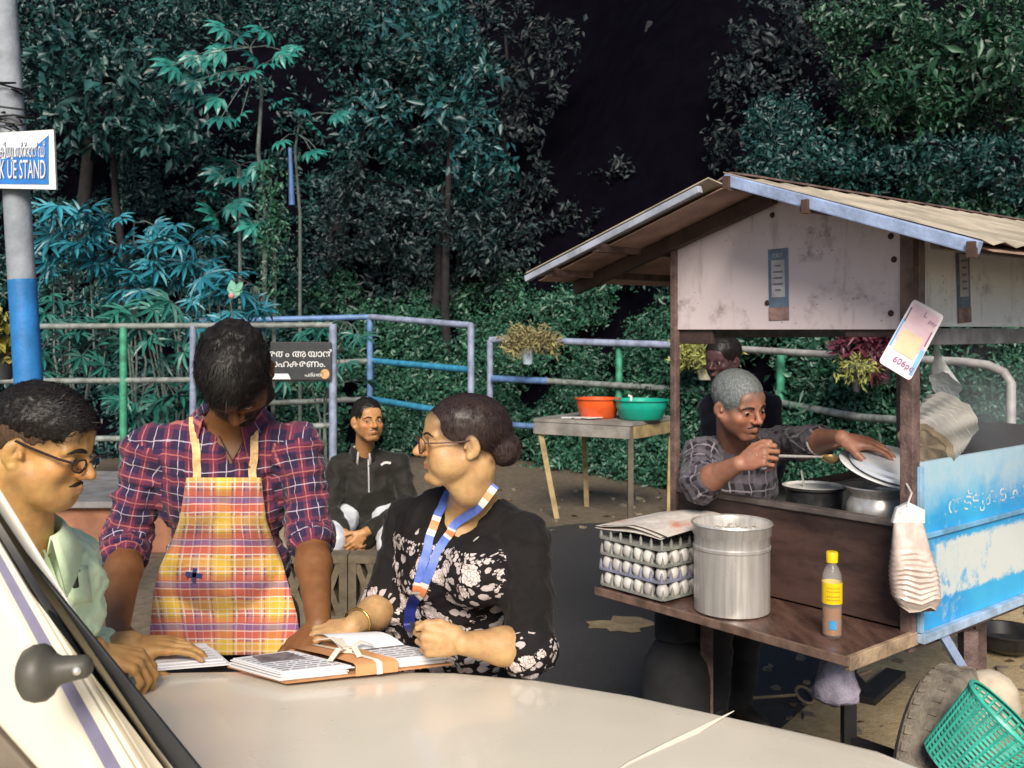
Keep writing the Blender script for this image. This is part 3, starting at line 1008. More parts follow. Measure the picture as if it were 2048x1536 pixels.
# stickers with a blue frame
def sticker(c, ax, nrm, w, h, tilt=0.0):
    g = Matrix.Rotation(tilt, 3, nrm)
    ax = g @ ax
    ay = (g @ Z)
    def rect(x0, x1, z0, z1, lift):
        return [c + ax * x + ay * z + nrm * lift for x, z in ((x0, z0), (x1, z0), (x1, z1), (x0, z1))]
    st = mesh('sticker', rect(-w / 2, w / 2, -h / 2, h / 2, .0015), [(0, 1, 2, 3)], M_STB, cart)
    mesh('sticker_field', rect(-w * .33, w * .33, -h * .18, h * .34, .003), [(0, 1, 2, 3)], M_STW, st)
    mesh('sticker_band', rect(-w / 2, w / 2, -h * .5, -h * .32, .003), [(0, 1, 2, 3)], M_STR, st)
    lettering('lettering', 'PAY', w * .30, c + ay * h * .40, ax, ay, M_STW, st, 1.0, .0035)
    g2 = G()
    rr = random.Random(int(w * 1e4))
    for k in range(5):
        z = h * (.26 - k * .085)
        xw = w * rr.uniform(.12, .26)
        p = rect(-xw, xw, z - h * .012, z + h * .012, .0045)
        g2.add(p, [(0, 1, 2, 3)])
    g2.out('print_lines', M_STD, st)
M_STB = simple('sticker_blue_grey', (.13, .18, .26), .5, var=.35, scale=14)
M_STW = simple('sticker_faded_white', (.46, .44, .47), .5, var=.25, scale=20)
M_STR = simple('sticker_torn_brown', (.27, .17, .15), .7, var=.5, scale=20)
M_STD = simple('sticker_grey_print', (.20, .18, .20), .6)
sticker(Lc(.455, -.001, 1.80), -U, -W_, .078, .235, .02)
sticker(Lc(-.014, .30, 1.80), W_, -U, .085, .255, .06)
# upper side panel and its beam
cbox(-.012, -.004, .05, 1.6, 1.66, 1.955).out('side_panel', M_SIDEU, cart)
cbox(-.02, .03, .03, 1.62, 1.605, 1.655).out('side_beam', M_BEAM, cart)
cbox(.9, .93, .03, 1.62, 1.62, 1.66).out('side_beam', M_BEAM, cart)
cbox(.9, .908, .05, 1.6, 1.66, 1.97).out('side_panel', M_SIDEU, cart)
# posts
for a, b, w, mt in ((0, 0, .042, M_POST), (.9, .0, .026, M_POST), (0, 1.6, .04, M_POST), (.9, 1.6, .04, M_POST)):
    cbox(a - w / 2, a + w / 2, b - w / 2, b + w / 2, .745, 1.972, .004).out('post', mt, cart)
cbox(-.024, .05, .012, .045, 1.62, 1.975).out('corner_board', M_POSTG, cart)
# roof
M_TIN_TOP = simple('dusty_tan_tin', (.44, .38, .29), .65, var=.35, scale=5, bump=.3)
M_TIN_BOT = simple('rust_brown_ceiling_board', (.52, .34, .27), .65, var=.45, scale=4, bump=.25)
def roof(a0, z0, a1, z1, name):
    n = 34
    b0, b1 = -.27, 1.9
    A, B2 = [], []
    for i in range(n):
        b = b0 + (b1 - b0) * i / (n - 1)
        w = .006 * math.cos(i * math.pi)          # shallow corrugation
        A.append(Lc(a0, b, z0 + w)); B2.append(Lc(a1, b, z1 + w))
    G().strip(A, B2, (0, 0, .004)).out(name, M_TIN_TOP, cart)
    A2 = [p + Vector((0, 0, -.016)) for p in A]; B3 = [p + Vector((0, 0, -.016)) for p in B2]
    G().strip([A2[1], A2[-1]], [B3[1], B3[-1]], (0, 0, .004)).out('ceiling_board', M_TIN_BOT, cart)
roof(.47, 2.135, -.335, 1.872, 'roof_sheet')
roof(.53, 2.125, 1.415, 1.862, 'roof_sheet')
G().strip([Lc(.42, -.2, 2.132), Lc(.50, -.2, 2.15), Lc(.58, -.2, 2.115)], [Lc(.42, 1.9, 2.132), Lc(.50, 1.9, 2.15), Lc(.58, 1.9, 2.115)], (0, 0, .006)).out('ridge_cap', M_POST, cart)
def edge(a0, z0, a1, z1, b, mat, w=.03, h=.036):
    G().bar(Lc(a0, b, z0), Lc(a1, b, z1), w, h, bevel=.004).out('roof_edge', mat, cart)
edge(.46, 2.118, -.33, 1.856, -.272, M_TRIM)
edge(.56, 2.10, 1.41, 1.846, -.272, simple('pale_grey_angle_iron', (.36, .39, .47), .5, var=.3), .022, .024)
edge(.46, 2.09, 1.40, 1.815, .55, M_POST, .03, .03)
edge(.46, 2.09, -.32, 1.835, .55, M_POST, .03, .03)
edge(.46, 2.09, 1.40, 1.815, -.02, M_DBOARD, .03, .05)
for a, z in ((1.05, 1.945), (1.30, 1.868)):
    G().bar(Lc(a, -.26, z), Lc(a, 1.8, z), .03, .03).out('purlin', M_POST, cart)
for a, z in ((.2, 2.02), (-.2, 1.885)):
    G().bar(Lc(a, -.24, z - .008), Lc(a, 1.8, z - .008), .028, .028).out('purlin', M_POST, cart)
M_RB = simple('rusty_bolt', (.07, .035, .025), .7)
for a, z in ((.16, 2.005), (-.32, 1.852), (.44, 2.105)):
    G().box(Lc(a, -.29, z), (.02, .02, .04), RC).out('roof_bolt', M_RB, cart)

# counter, front wall, shelf
m = MB('oily_brown_ply')
n = m.noise(3, 5, .65, stretch=(1, 1, 4)); n2 = m.noise(30, 4)
m.set(color=m.mix(n.ramp(.3, .7), (.026, .016, .015), (.088, .050, .043)), rough=n2.ramp(.3, .7, .28, .5), spec=.5)
m.bump(n2, .12, .01)
M_FRONT = m.mat
m = MB('wet_brown_board')
n = m.noise(4, 5, .65, stretch=(5, 1, 1)); n2 = m.noise(40, 4)
m.set(color=m.mix(n.ramp(.3, .7), (.05, .027, .022), (.145, .078, .058)), rough=n2.ramp(.3, .7, .22, .5), spec=.5)
m.bump(n2, .15, .01)
M_SHELF = m.mat
M_EDGEW = simple('raw_edge_wood', (.36, .25, .16), .7, var=.45, scale=14, bump=.4)
cbox(.0, .9, .03, 1.6, .985, 1.0).out('counter_top', simple('steel_counter', (.30, .29, .28), .4, metal=.7, var=.3), cart)
cbox(.021, .885, .0, .022, .768, 1.066).out('front_wall', M_FRONT, cart)
cbox(.02, .885, -.012, .03, 1.066, 1.084).out('counter_lip', simple('grey_lip', (.11, .09, .085), .5, var=.4), cart)
cbox(.89, .905, .02, 1.6, .75, 1.03).out('far_side_wall', M_FRONT, cart)
cbox(0, .9, 1.59, 1.61, .75, 1.25).out('rear_wall', M_FRONT, cart)
cbox(-.005, .945, -.352, .0, .738, .765, .004).out('shelf', M_SHELF, cart)
cbox(-.022, -.006, -.355, .02, .728, .768, .003).out('shelf_edge', M_EDGEW, cart)
cbox(-.02, .95, -.362, -.353, .742, .768, .002).out('shelf_edge', simple('dark_edge_wood', (.16, .10, .075), .6, var=.5, scale=16), cart)
cbox(-.0, .9, 0, 1.6, .70, .735).out('floor_frame', M_POST, cart)
# blue side panel
m = MB('worn_blue_panel')
uvx, uvz = m.uv()
nA = m.noise(7, 5, .7); nB = m.noise(26, 5, .75); nC = m.noise(2.2, 3)
col = m.mix(nC.ramp(.35, .65), (.05, .42, .72), (.025, .30, .65))
pale = m.mix(nB.ramp(.3, .7), (.42, .58, .66), (.55, .63, .64))
top = (uvz + (nA - .5) * .22).ramp(1.09, 1.22)
col = m.mix(top * .75, col, pale)
inx = (uvx + (nA - .5) * .03).ramp(.10, .13)
inz = ((uvz + (nB - .5) * .05 - .925).abs()).ramp(.075, .09, 1, 0)
patch = inx * inz
worn = (nA * .6 + nB * .4).ramp(.38, .47, 1, 0)
col = m.mix(patch * (worn * -.8 + 1.0 if False else worn._m('MULTIPLY_ADD', -.75, 1.0)), col, (.60, .64, .62))
sm = ((nB * .5 + nC * .5).ramp(.54, .64)) * .5
col = m.mix(sm, col, (.45, .55, .6))
m.set(color=col, rough=.4, spec=.45)
M_BLUE = m.mat
V = [Lc(-.021, b, z) for b, z in ((0, .745), (1.65, .745), (1.65, 1.26), (0, 1.26))] + [Lc(-.009, b, z) for b, z in ((0, .745), (1.65, .745), (1.65, 1.26), (0, 1.26))]
F = [(0, 3, 2, 1), (4, 5, 6, 7), (0, 1, 5, 4), (1, 2, 6, 5), (2, 3, 7, 6), (3, 0, 4, 7)]
bz = [(0, .745), (1.65, .745), (1.65, 1.26), (0, 1.26)]
uv = [bz[i % 4] for f in F for i in f]
mesh('blue_side_panel', V, F, M_BLUE, cart, uv=uv)
m = MB('worn_white_lettering'); m.set(color=(.60, .68, .72), rough=.6, alpha=m.noise(38, 4, .7).ramp(.44, .54)); M_LTXT = m.mat
lettering('lettering', 'തട്ടുകട ചായ', .075, Lc(-.0215, .52, 1.112), W_, Z, M_LTXT, cart, 1.25, .0007, .66)
cbox(-.032, -.0215, 0, 1.65, 1.035, 1.05, .002).out('panel_rib', simple('light_blue_rib', (.16, .38, .60), .45, var=.3), cart)
cbox(-.045, -.0215, -.0, 1.66, .735, .762, .003).out('bottom_rail', simple('pale_blue_rail', (.34, .46, .62), .45, var=.35, scale=14), cart)
cbox(-.034, -.0215, 0, .02, .765, 1.25, .002).out('corner_strip', simple('blue_corner', (.25, .44, .62), .45, var=.3), cart)
# wheels with rims and spokes
M_TYRE = simple('dusty_tyre', (.20, .17, .135), .9, var=.4, scale=18, bump=.5)
M_RIM = simple('pale_rim', (.45, .43, .40), .5, var=.35, scale=14)
def wheel(a, b):
    c = Lc(a, b, .325) + Vector((-.05, 0, 0))
    wd = Vector((.66, .751, 0)); ud = Vector((.751, -.66, 0))      # the wheel is turned a little on its pivot
    R = Matrix((wd, Z, ud)).transposed()
    t = .062
    prof = [(r_ * 1.09, z_) for r_, z_ in [(.205, -.045), (.235, -t), (.27, -t * 1.02), (.292, -t * .75), (.30, -t * .35), (.30, t * .35), (.292, t * .75), (.27, t * 1.02), (.235, t), (.205, .045), (.20, .0), (.205, -.045)]]
    w = G().lathe(prof, c, R, 44).out('wheel', M_TYRE, cart, smooth=35)
    g = G()
    for k in range(44):          # tread blocks
        an = 2 * math.pi * k / 44
        for s in (-1, 1):
            d = R @ Vector((math.cos(an + .07 * (s > 0)), math.sin(an + .07 * (s > 0)), 0))
            tt = R @ Vector((-math.sin(an), math.cos(an), 0))
            ax = R @ Vector((0, 0, 1))
            g.box(c + d * .326 + ax * .024 * s, (.026, .022, .005), Matrix((tt, ax, d)).transposed())
    g.out('tread', M_TYRE, w)['kind'] = 'stuff'
    g = G().lathe([(.228, .04), (.20, .048), (.165, .03), (.15, .012), (.045, .02), (.04, .06), (0, .06)], c, R, 32)
    g.lathe([(.228, -.04), (.20, -.048), (.165, -.03), (.15, -.012), (.0, -.012)], c, R, 32)
    g.out('rim', M_RIM, w, smooth=35)
wheel(-.10, .13)
G().bar(Lc(.30, .13, .325), Lc(-.06, .13, .325), .026, .026).out('axle', simple('black_axle', (.012, .011, .012), .7), cart)
G().bar(Lc(.0, .36, .70), Lc(.0, .36, .36), .045, .045).out('axle_leg', M_POST, cart)
G().bar(Lc(.28, .13, .70), Lc(.28, .13, .30), .04, .04).out('axle_leg', simple('black_leg', (.012, .011, .012), .7), cart)
G().bar(Lc(-.03, .13, .74), Lc(-.02, .36, .52), .034, .012, up=-U).out('strut', M_TRIM, cart)
G().bar(Lc(.8, .05, .72), Lc(.8, .05, 0), .045, .045).out('prop_leg', M_POST, cart)
G().bar(Lc(.45, 1.4, .72), Lc(.45, 1.4, 0), .045, .045).out('prop_leg', M_POST, cart)

# ------------------------------------------------------------------ goods on the cart
M_STEEL = MB('scratched_steel')
n = M_STEEL.noise(60, 3, .6, stretch=(1, 1, .05)); n2 = M_STEEL.noise(7, 4)
M_STEEL.set(color=M_STEEL.mix(n.ramp(.3, .7), (.56, .53, .50), (.76, .72, .68)), metal=.6, rough=n2.ramp(.3, .7, .26, .42))
M_STEEL = M_STEEL.mat
pc = Lc(.475, -.222, .766)
o = thing('steel_pot', 'tall cylindrical steel pot with a rolled rim standing on the brown shelf', 'pot', pc)
G().lathe([(0, 0), (.112, 0), (.118, .004), (.118, .195), (.121, .198), (.121, .206), (.118, .21), (.118, .236), (.1235, .245), (.1235, .268), (.128, .275), (.1255, .28),
           (.120, .276), (.117, .262), (.114, .02), (0, .015)], pc, n=48).out('body', M_STEEL, o, smooth=35)
m_rice = simple('white_rice', (.62, .59, .52), .7, var=.2, scale=60, bump=.8, bscale=160)
g = G().lathe([(0, .252), (.05, .25), (.1, .244), (.118, .236)], pc, n=24)
for k in range(60):
    r_, a_ = random.uniform(.03, .1), random.uniform(0, 6.28)
    g.box(pc + Vector((r_ * math.cos(a_), r_ * math.sin(a_), .25)), (.014, .01, .01), Matrix.Rotation(random.uniform(0, 3), 3, 'Z'))
g.out('contents', m_rice, o, smooth=30)

# egg trays, nearest corner at Lc(.667,-.34)
M_TRAY = simple('grey_pulp_tray', (.24, .24, .22), .85, var=.3, scale=20)
M_TRAYB = simple('bluish_pulp_tray', (.22, .22, .30), .85, var=.3, scale=20)
m = MB('eggshell_white'); oi = m.nt.nodes.new('ShaderNodeObjectInfo'); r_ = NS(m.nt, oi.outputs['Random']); m.set(color=m.mix(m.noise(60, 3).ramp(.62, .72) * .35, m.mix(r_, (.34, .32, .31), (.60, .57, .54)), (.30, .24, .18)), rough=.45); M_EGG = m.mat
tw = .275
def tray_geo(c):
    g = G()
    nn = 6
    st = tw / nn
    for i in range(nn):
        for j in range(nn):
            cc = c + U * (i + .5) * st + W_ * (j + .5) * st
            g.lathe([(.010, .0), (.017, .006), (.0225, .016)], cc, n=8)      # cup
    for i in range(nn + 1):
        for j in range(nn + 1):
            if (i in (0, nn)) or (j in (0, nn)):
                cc = c + U * i * st + W_ * j * st
                g.lathe([(.007, .012), (.0045, .036), (.0, .048)], cc, n=6)   # peg
    for k in range(nn + 1):
        g.bar(c + U * k * st + Z * .014, c + U * k * st + W_ * tw + Z * .014, .006, .005)
        g.bar(c + W_ * k * st + Z * .014, c + W_ * k * st + U * tw + Z * .014, .006, .005)
    for a, b in ((c, c + U * tw), (c + U * tw, c + U * tw + W_ * tw), (c + U * tw + W_ * tw, c + W_ * tw), (c + W_ * tw, c)):
        g.bar(a + Z * .012, b + Z * .012, .012, .007)
    return g
egg = bpy.data.meshes.new('egg')
ge = G().lathe([(0, -.028), (.012, -.0255), (.019, -.017), (.0215, -.005), (.0195, .010), (.0135, .021), (.006, .027), (0, .0285)], n=12)
egg.from_pydata(ge.V, [], ge.F); egg.update(); egg.materials.append(M_EGG)
egg.polygons.foreach_set('use_smooth', np.ones(len(egg.polygons), dtype=bool))
labs = ['egg tray at the bottom of the stack on the shelf', 'bluish egg tray second from the bottom of the stack', 'egg tray third from the bottom of the stack', 'empty egg tray on top of the stack under the paper sheets']
base = Lc(.662, -.338, .766)
lift = [0, .053, .106, .159]
for k in range(4):
    c = base + Z * lift[k] + U * random.uniform(-.004, .004)
    o = tray_geo(c).out('egg_tray', M_TRAYB if k == 1 else M_TRAY, org=c)
    props(o, labs[k], 'egg tray', 'egg trays stacked on the shelf')
    if k == 3: continue
    st = tw / 6
    for i in range(6):
        for j in range(6):
            if i == 0 or j == 0:
                e = bpy.data.objects.new('egg', egg)
                COL.objects.link(e)
                e.location = c + U * (i + .5 - (.22 if i == 0 else 0)) * st + W_ * (j + .5 - (.22 if j == 0 else 0)) * st + Z * .037
                e.rotation_euler = (random.gauss(0, .10), random.gauss(0, .10), random.uniform(0, 6)); sc_ = random.uniform(.88, 1.04); e.scale = (sc_, sc_, random.uniform(.9, 1.06))
                props(e, 'white egg sitting upright in the stacked grey egg trays', 'egg', 'eggs in the stacked trays')
# paper sheets on top of the trays
A, B2 = [], []
for i in range(9):
    f = i / 8
    A.append(base + U * (-.012 + .30 * f) - W_ * .01 + Z * (.207 + .006 * math.sin(5 * f)))
    B2.append(base + U * (-.03 + .30 * f) + W_ * .30 + Z * (.222 + .03 * math.sin(3 * f + .4)))
m = MB('creased_print_paper')
n = m.noise(6, 4, .6)
m.set(color=m.mix(n.ramp(.55, .7), m.mix(m.noise(25, 3).ramp(.3, .7), (.52, .47, .42), (.66, .61, .56)), (.55, .20, .13)), rough=.8)
g = G()
rows = 7
for k in range(3):
    dz = Z * .006 * k
    sh = U * random.uniform(-.015, .015) + W_ * random.uniform(-.015, .015)
    R0 = None
    Vv, Ff = [], []
    for j in range(rows):
        f = j / (rows - 1)
        for i in range(9):
            p = A[i].lerp(B2[i], f) + dz + sh + Z * (.014 * math.sin(3.1 * f + k) * (1 - abs(i / 4 - 1)))
            Vv.append(p)
    for j in range(rows - 1):
        for i in range(8):
            Ff.append((j * 9 + i, j * 9 + i + 1, (j + 1) * 9 + i + 1, (j + 1) * 9 + i))
    g.add(Vv, Ff)
o = g.out('paper_sheets', m.mat, smooth=40)
props(o, 'creased pale paper sheets lying on the egg tray stack', 'paper')
o = G().box(Lc(.80, .02, 1.105), (.06, .05, .05), RC @ Matrix.Rotation(.3, 3, 'Z'), .012).out('sponge', simple('yellow_sponge', (.52, .38, .12), .9, var=.4, scale=40, bump=.6))
props(o, 'yellow sponge block on the counter lip by the left post', 'sponge')

# oil bottle
bc = Lc(.118, -.222, .766)
bt = thing('oil_bottle', 'oil bottle with yellow cap and yellow label on the brown shelf', 'bottle', bc)
m = MB('clear_plastic'); m.set(color=(.9, .88, .86), rough=.06, alpha=.07, spec=.6, coat=.4, coat_rough=.04)
G().lathe([(0, .002), (.024, 0), (.0285, .006), (.0285, .05), (.027, .056), (.0285, .062), (.0285, .165), (.027, .18), (.020, .198), (.0125, .21), (.0115, .222), (.0105, .222), (.0115, .209),
           (.019, .197), (.026, .179), (.0272, .165), (.0272, .007), (.022, .003), (0, .004)], bc, n=28).out('body', m.mat, bt, smooth=40)
m = MB('brown_oil'); m.set(color=(.26, .095, .018), rough=.15)
G().lathe([(0, .005), (.022, .005), (.0262, .009), (.0262, .085), (0, .085)], bc, n=24).out('oil', m.mat, bt, smooth=40)
M_YEL = simple('yellow_plastic', (.80, .55, .01), .35, var=.06)
G().lathe([(.0, .244), (.0155, .244), (.017, .24), (.0165, .216), (.0165, .214)], bc, n=24).out('cap', M_YEL, bt, smooth=40)
g = G().lathe([(.0291, .098), (.0291, .158)], bc, n=28)
lb = mesh('label', g.V, g.F[:28], M_YEL, bt)
M_LINE = simple('label_orange_print', (.62, .30, .01), .5)
g = G()
for z in (.108, .118, .132, .142):
    for k in range(7):
        a0 = -2.4 + k * .2
        a1 = a0 + .15
        P = [bc + Vector((.0294 * math.cos(a), .0294 * math.sin(a), z + dz)) for a, dz in ((a0, 0), (a1, 0), (a1, .004), (a0, .004))]
        g.add(P, [(0, 1, 2, 3)])
g.out('label_print', M_LINE, lb)
g = G()
pts_ = []
for i in range(6):
    a = -2.15 + i * .14
    pts_.append((bc + Vector((.0292 * math.cos(a), .0292 * math.sin(a), .026)), bc + Vector((.0292 * math.cos(a), .0292 * math.sin(a), .052))))
g.strip([p[0] for p in pts_], [p[1] for p in pts_])
g.out('blue_label', simple('blue_label', (.05, .30, .60), .5), bt)

# basin of batter, handi pot with tilted plates
c = Lc(.50, .27, 1.001)
o = thing('white_basin', 'black and white enamel basin of white batter on the cart counter', 'basin', c)
G().lathe([(0, 0), (.075, 0), (.092, .02), (.098, .095), (.108, .098), (.108, .104), (.097, .105), (.09, .03), (0, .012)], c, n=36).out('body', simple('black_enamel', (.03, .03, .033), .3, var=.4, scale=30), o, smooth=35)
G().lathe([(.104, .1045), (.1085, .1065), (.098, .108), (.094, .098)], c, n=36).out('rim', simple('white_enamel', (.78, .77, .72), .3), o, smooth=35)
G().lathe([(0, .103), (.06, .103), (.0965, .100)], c, n=32).out('batter', simple('white_batter', (.78, .77, .73), .35, var=.05), o, smooth=True)
o = G().tube([c + Vector((-.03, .0, .085)), c + Vector((-.05, -.02, .16))], .004, 6).out('stirring_spoon', M_STEEL, smooth=50)
props(o, 'thin steel spoon handle standing in the batter basin', 'spoon')
c = Lc(.215, .20, 1.001)
o = G().lathe([(0, 0), (.06, .003), (.09, .02), (.103, .055), (.100, .09), (.088, .112), (.090, .125), (.106, .142), (.104, .146), (.086, .128), (.083, .11), (.095, .06), (0, .012)], c, n=40).out('handi_pot', M_STEEL, smooth=35)
props(o, 'round bellied metal cooking pot under the tilted lids', 'pot')
nrm = Vector((.13, -.30, .945)).normalized()
rx = Vector((1, 0, -.19)); rx = (rx - nrm * rx.dot(nrm)).normalized(); ry = nrm.cross(rx)
RL = Matrix((rx, ry, nrm)).transposed()
c = Lc(.205, .19, 1.185) + Vector((.03, 0, 0))
o = G().lathe([(0, 0), (.09, .0), (.125, .012), (.158, .02), (.162, .024), (.155, .027), (.12, .018), (.09, .007), (0, .006)], c, RL, 44).out('white_plate', simple('white_enamel_plate', (.70, .71, .72), .3, var=.12), smooth=35)
props(o, 'wide white enamel plate tilted on top of the cooking pot', 'plate')
c2 = c + nrm * .03 + rx * .012
M_ALU = MB('bright_aluminium'); n = M_ALU.noise(9, 4); M_ALU.set(color=(.72, .76, .80), metal=.35, rough=n.ramp(.3, .7, .28, .42)); M_ALU = M_ALU.mat
o = G().lathe([(0, .030), (.05, .029), (.11, .026), (.122, .022), (.126, .012), (.140, .008), (.144, .0), (.140, -.004), (0, -.004)], c2, RL, 44).out('steel_plate', M_ALU, smooth=35)
props(o, 'shiny steel lid held by the cook on the white plate', 'lid')
LID_C, LID_N, LID_X, LID_Y = c2, nrm, rx, ry

# plates stacked in a white plastic bag, hung from the side beam
c = Lc(.05, .27, 1.335)
bg = thing('plate_bag', 'white plastic bag of stacked paper plates hanging from the side beam', 'bag', c)
M_BAG = MB('thin_white_plastic'); n = M_BAG.noise(18, 4, .65)
M_BAG.set(color=(.70, .72, .74), rough=.3, alpha=.8, trans=0.2); M_BAG.bump(n, .5, .02); M_BAG = M_BAG.mat
ax = Vector((.60, .42, .50)).normalized()
rx = ax.cross(Z).normalized(); ry = rx.cross(ax)
RP = Matrix((rx, ry, ax)).transposed()
M_PLATE = simple('paper_plate_white', (.72, .70, .66), .7, var=.1)
for k in range(9):
    cc = c + ax * (-.085 + k * .0195)
    prof = [(0, 0), (.060, 0), (.068, .001), (.090, .004), (.0915, .0025), (.069, -.001)]
    gp = G().lathe(prof, cc, RP, 48)
    V, F = [], gp.F
    for q_, pt in enumerate(gp.V):
        an = 2 * math.pi * (q_ % 48) / 48
        pt = Vector(pt)
        rel = pt - cc
        V.append(cc + rel * (1 + (.035 * math.sin(12 * an + k) + random.uniform(-.01, .01)) * min(1, rel.length / .07)) + ax * (.003 * math.sin(6 * an + k * .7) if rel.length > .06 else 0))
    mesh('plate', V, F, M_PLATE if k else simple('kraft_plate_face', (.50, .38, .26), .8, var=.3, scale=14), bg, smooth=30)
g = G()
topk = c + Vector((-.005, .0, .245))
n_ = 18
rings = []
for f, r_ in ((0, .010), (.12, .014), (.38, .036), (.55, .052)):
    ring = []
    for k in range(n_):
        a = 2 * math.pi * k / n_
        q = topk.lerp(c + ax * .09, f) + (rx * math.cos(a) + ry * math.sin(a)) * r_ * (1 + .12 * math.sin(5 * a + 3 * f))
        ring.append(q)
    rings.append(ring)
V = [p for r_ in rings for p in r_]
F = [(i * n_ + k, i * n_ + (k + 1) % n_, (i + 1) * n_ + (k + 1) % n_, (i + 1) * n_ + k) for i in range(len(rings) - 1) for k in range(n_)]
mesh('bag_skin', V, F, M_BAG, bg, smooth=True)
G().tube([topk, topk + Vector((-.01, 0, .06)), Lc(.0, .3, 1.61)], [.008, .004, .003], 6).out('knot', M_BAG, bg)
# packet of plates hung at the corner of the cart
c = Lc(-.03, -.045, .0); 
pk = thing('plate_packet', 'clear packet of stacked wavy plates hanging at the front corner of the cart', 'packet', Vector((c.x, c.y, .96)))
w0, w1 = .045, .056
cx0, cx1 = at(1815, 0, 2.86).x, at(1832, 0, 2.86).x
V, F = [], []
rowsP = 34
for j in range(rowsP):
    f = j / (rowsP - 1)
    z = 1.10 - f * .245
    ww = (.042 + .024 * min(1, f * 1.6)) * (1 if f < .9 else 1 - (f - .9) * 2.2)
    th = (.012 + .03 * min(1, f * 2)) * (1 if f < .88 else 1 - (f - .88) * 4)
    wav = 0 if f < .3 else .0024 * (1 if j % 2 else -1)
    cx = cx0 + (cx1 - cx0) * f
    for k in range(16):
        a = 2 * math.pi * k / 16
        ca, sa = math.cos(a), math.sin(a)
        sx = math.copysign(abs(ca) ** .6, ca); sy = math.copysign(abs(sa) ** .6, sa)
        V.append(Vector((cx + sx * (ww + wav * .5), 2.855 + sy * (th + wav), z + .010 * math.sin(4.0 * sx + 6 * f) * f)))
for j in range(rowsP - 1):
    for k in range(16):
        F.append((j * 16 + k, j * 16 + (k + 1) % 16, (j + 1) * 16 + (k + 1) % 16, (j + 1) * 16 + k))
F += [tuple(range(15, -1, -1)), tuple((rowsP - 1) * 16 + k for k in range(16))]
m = MB('plates_in_clear_film'); n = m.noise(30, 3); m.set(color=m.mix(n.ramp(.3, .7), (.50, .38, .33), (.64, .54, .48)), rough=.3, coat=.6, coat_rough=.1)
mesh('plates', V, F, m.mat, pk, smooth=60)
V2 = [(cx0 - .046, 2.85, 1.10), (cx0 + .046, 2.85, 1.10), (cx0 + .05, 2.86, 1.135), (cx0 + .01, 2.87, 1.155), (cx0 - .03, 2.86, 1.14)]
g = G().prism([Vector(v) for v in V2], (0, .016, 0))
g.out('film_top', M_BAG, pk)
G().tube([(cx0, 2.865, 1.145), (cx0 + .02, 2.88, 1.18), Lc(-.0, -.02, 1.2)], .003, 5).out('string', simple('string', (.5, .48, .45), .8), pk)

# payment card on a cord
k1, k2, k3, k4 = at(1828, 597, 2.86), at(1889, 632, 2.85), at(1820, 762, 2.84), at(1757, 724, 2.85)
pcard = thing('payment_card', 'tilted pink and white payment card hanging on the corner post', 'card', k1.copy())
def card_rect(x0, x1, y0, y1, lift):
    """card coordinates: x across 0..1, y down 0..1"""
    def p(x, y):
        top = k1.lerp(k2, x); bot = k4.lerp(k3, x)
        return top.lerp(bot, y)
    nn = (k2 - k1).cross(k4 - k1).normalized()
    if nn.y > 0: nn = -nn
    return [p(x, y) + nn * lift for x, y in ((x0, y1), (x1, y1), (x1, y0), (x0, y0))], nn
R_, NN = card_rect(0, 1, 0, 1, 0)
V = []
def rounded(x0, x1, y0, y1, r, lift, asp=2.0):
    out = []
    for cx_, cy_, a0 in ((x1 - r * asp, y0 + r, -90), (x1 - r * asp, y1 - r, 0), (x0 + r * asp, y1 - r, 90), (x0 + r * asp, y0 + r, 180)):
        for q in range(5):
            a = math.radians(a0 + q * 22.5)
            x, y = cx_ + math.cos(a) * r * asp, cy_ + math.sin(a) * r
            top = k1.lerp(k2, x); bot = k4.lerp(k3, x)
            out.append(top.lerp(bot, y) + NN * lift)
    return out
G().prism(rounded(0, 1, 0, 1, .05, 0), -NN * .004).out('card_body', simple('card_white', (.74, .66, .70), .25, var=.05), pcard)
m = MB('card_pink_print'); n = m.noise(18, 3); m.set(color=m.mix(n.ramp(.35, .65), (.66, .44, .52), (.70, .52, .58)), rough=.3)
mesh('pink_print', rounded(.07, .93, .05, .62, .04, .001), [tuple(range(20))], m.mat, pcard)
mesh('cream_print', rounded(.16, .80, .42, .74, .02, .0016), [tuple(range(20))], simple('card_cream', (.70, .56, .36), .3, var=.1), pcard)
for x0, x1, y0, y1, cc in ((.02, .07, .30, .72, (.10, .36, .66)), (.86, .98, .55, .93, (.25, .55, .78)), (.05, .09, .12, .34, (.10, .06, .12)), (.88, .92, .28, .5, (.25, .1, .2))):
    mesh('stripe', card_rect(x0, x1, y0, y1, .002)[0], [(0, 1, 2, 3)], simple('card_stripe', cc, .3), pcard)
ax = (k2 - k1).normalized(); ay = (k1 - k4).normalized(); ay = (ay - ax * ay.dot(ax)).normalized()
M_CTX = simple('card_violet_print', (.30, .10, .30), .4)
def cpt(x, y): return k1.lerp(k2, x).lerp(k4.lerp(k3, x), y)
lettering('lettering', '606pq', .026, cpt(.62, .85), ax, ay, M_CTX, pcard, 1.0, .003)
lettering('lettering', 'L', .022, cpt(.52, .12), ax, ay, M_CTX, pcard, 1.0, .003)
lettering('lettering', 'pay', .018, cpt(.80, .17), ax, ay, M_CTX, pcard, 1.0, .003)
G().tube([k1.lerp(k2, .1), Lc(-.02, -.02, 1.68)], .0025, 5).out('cord', simple('grey_cord', (.3, .28, .28), .8), pcard)

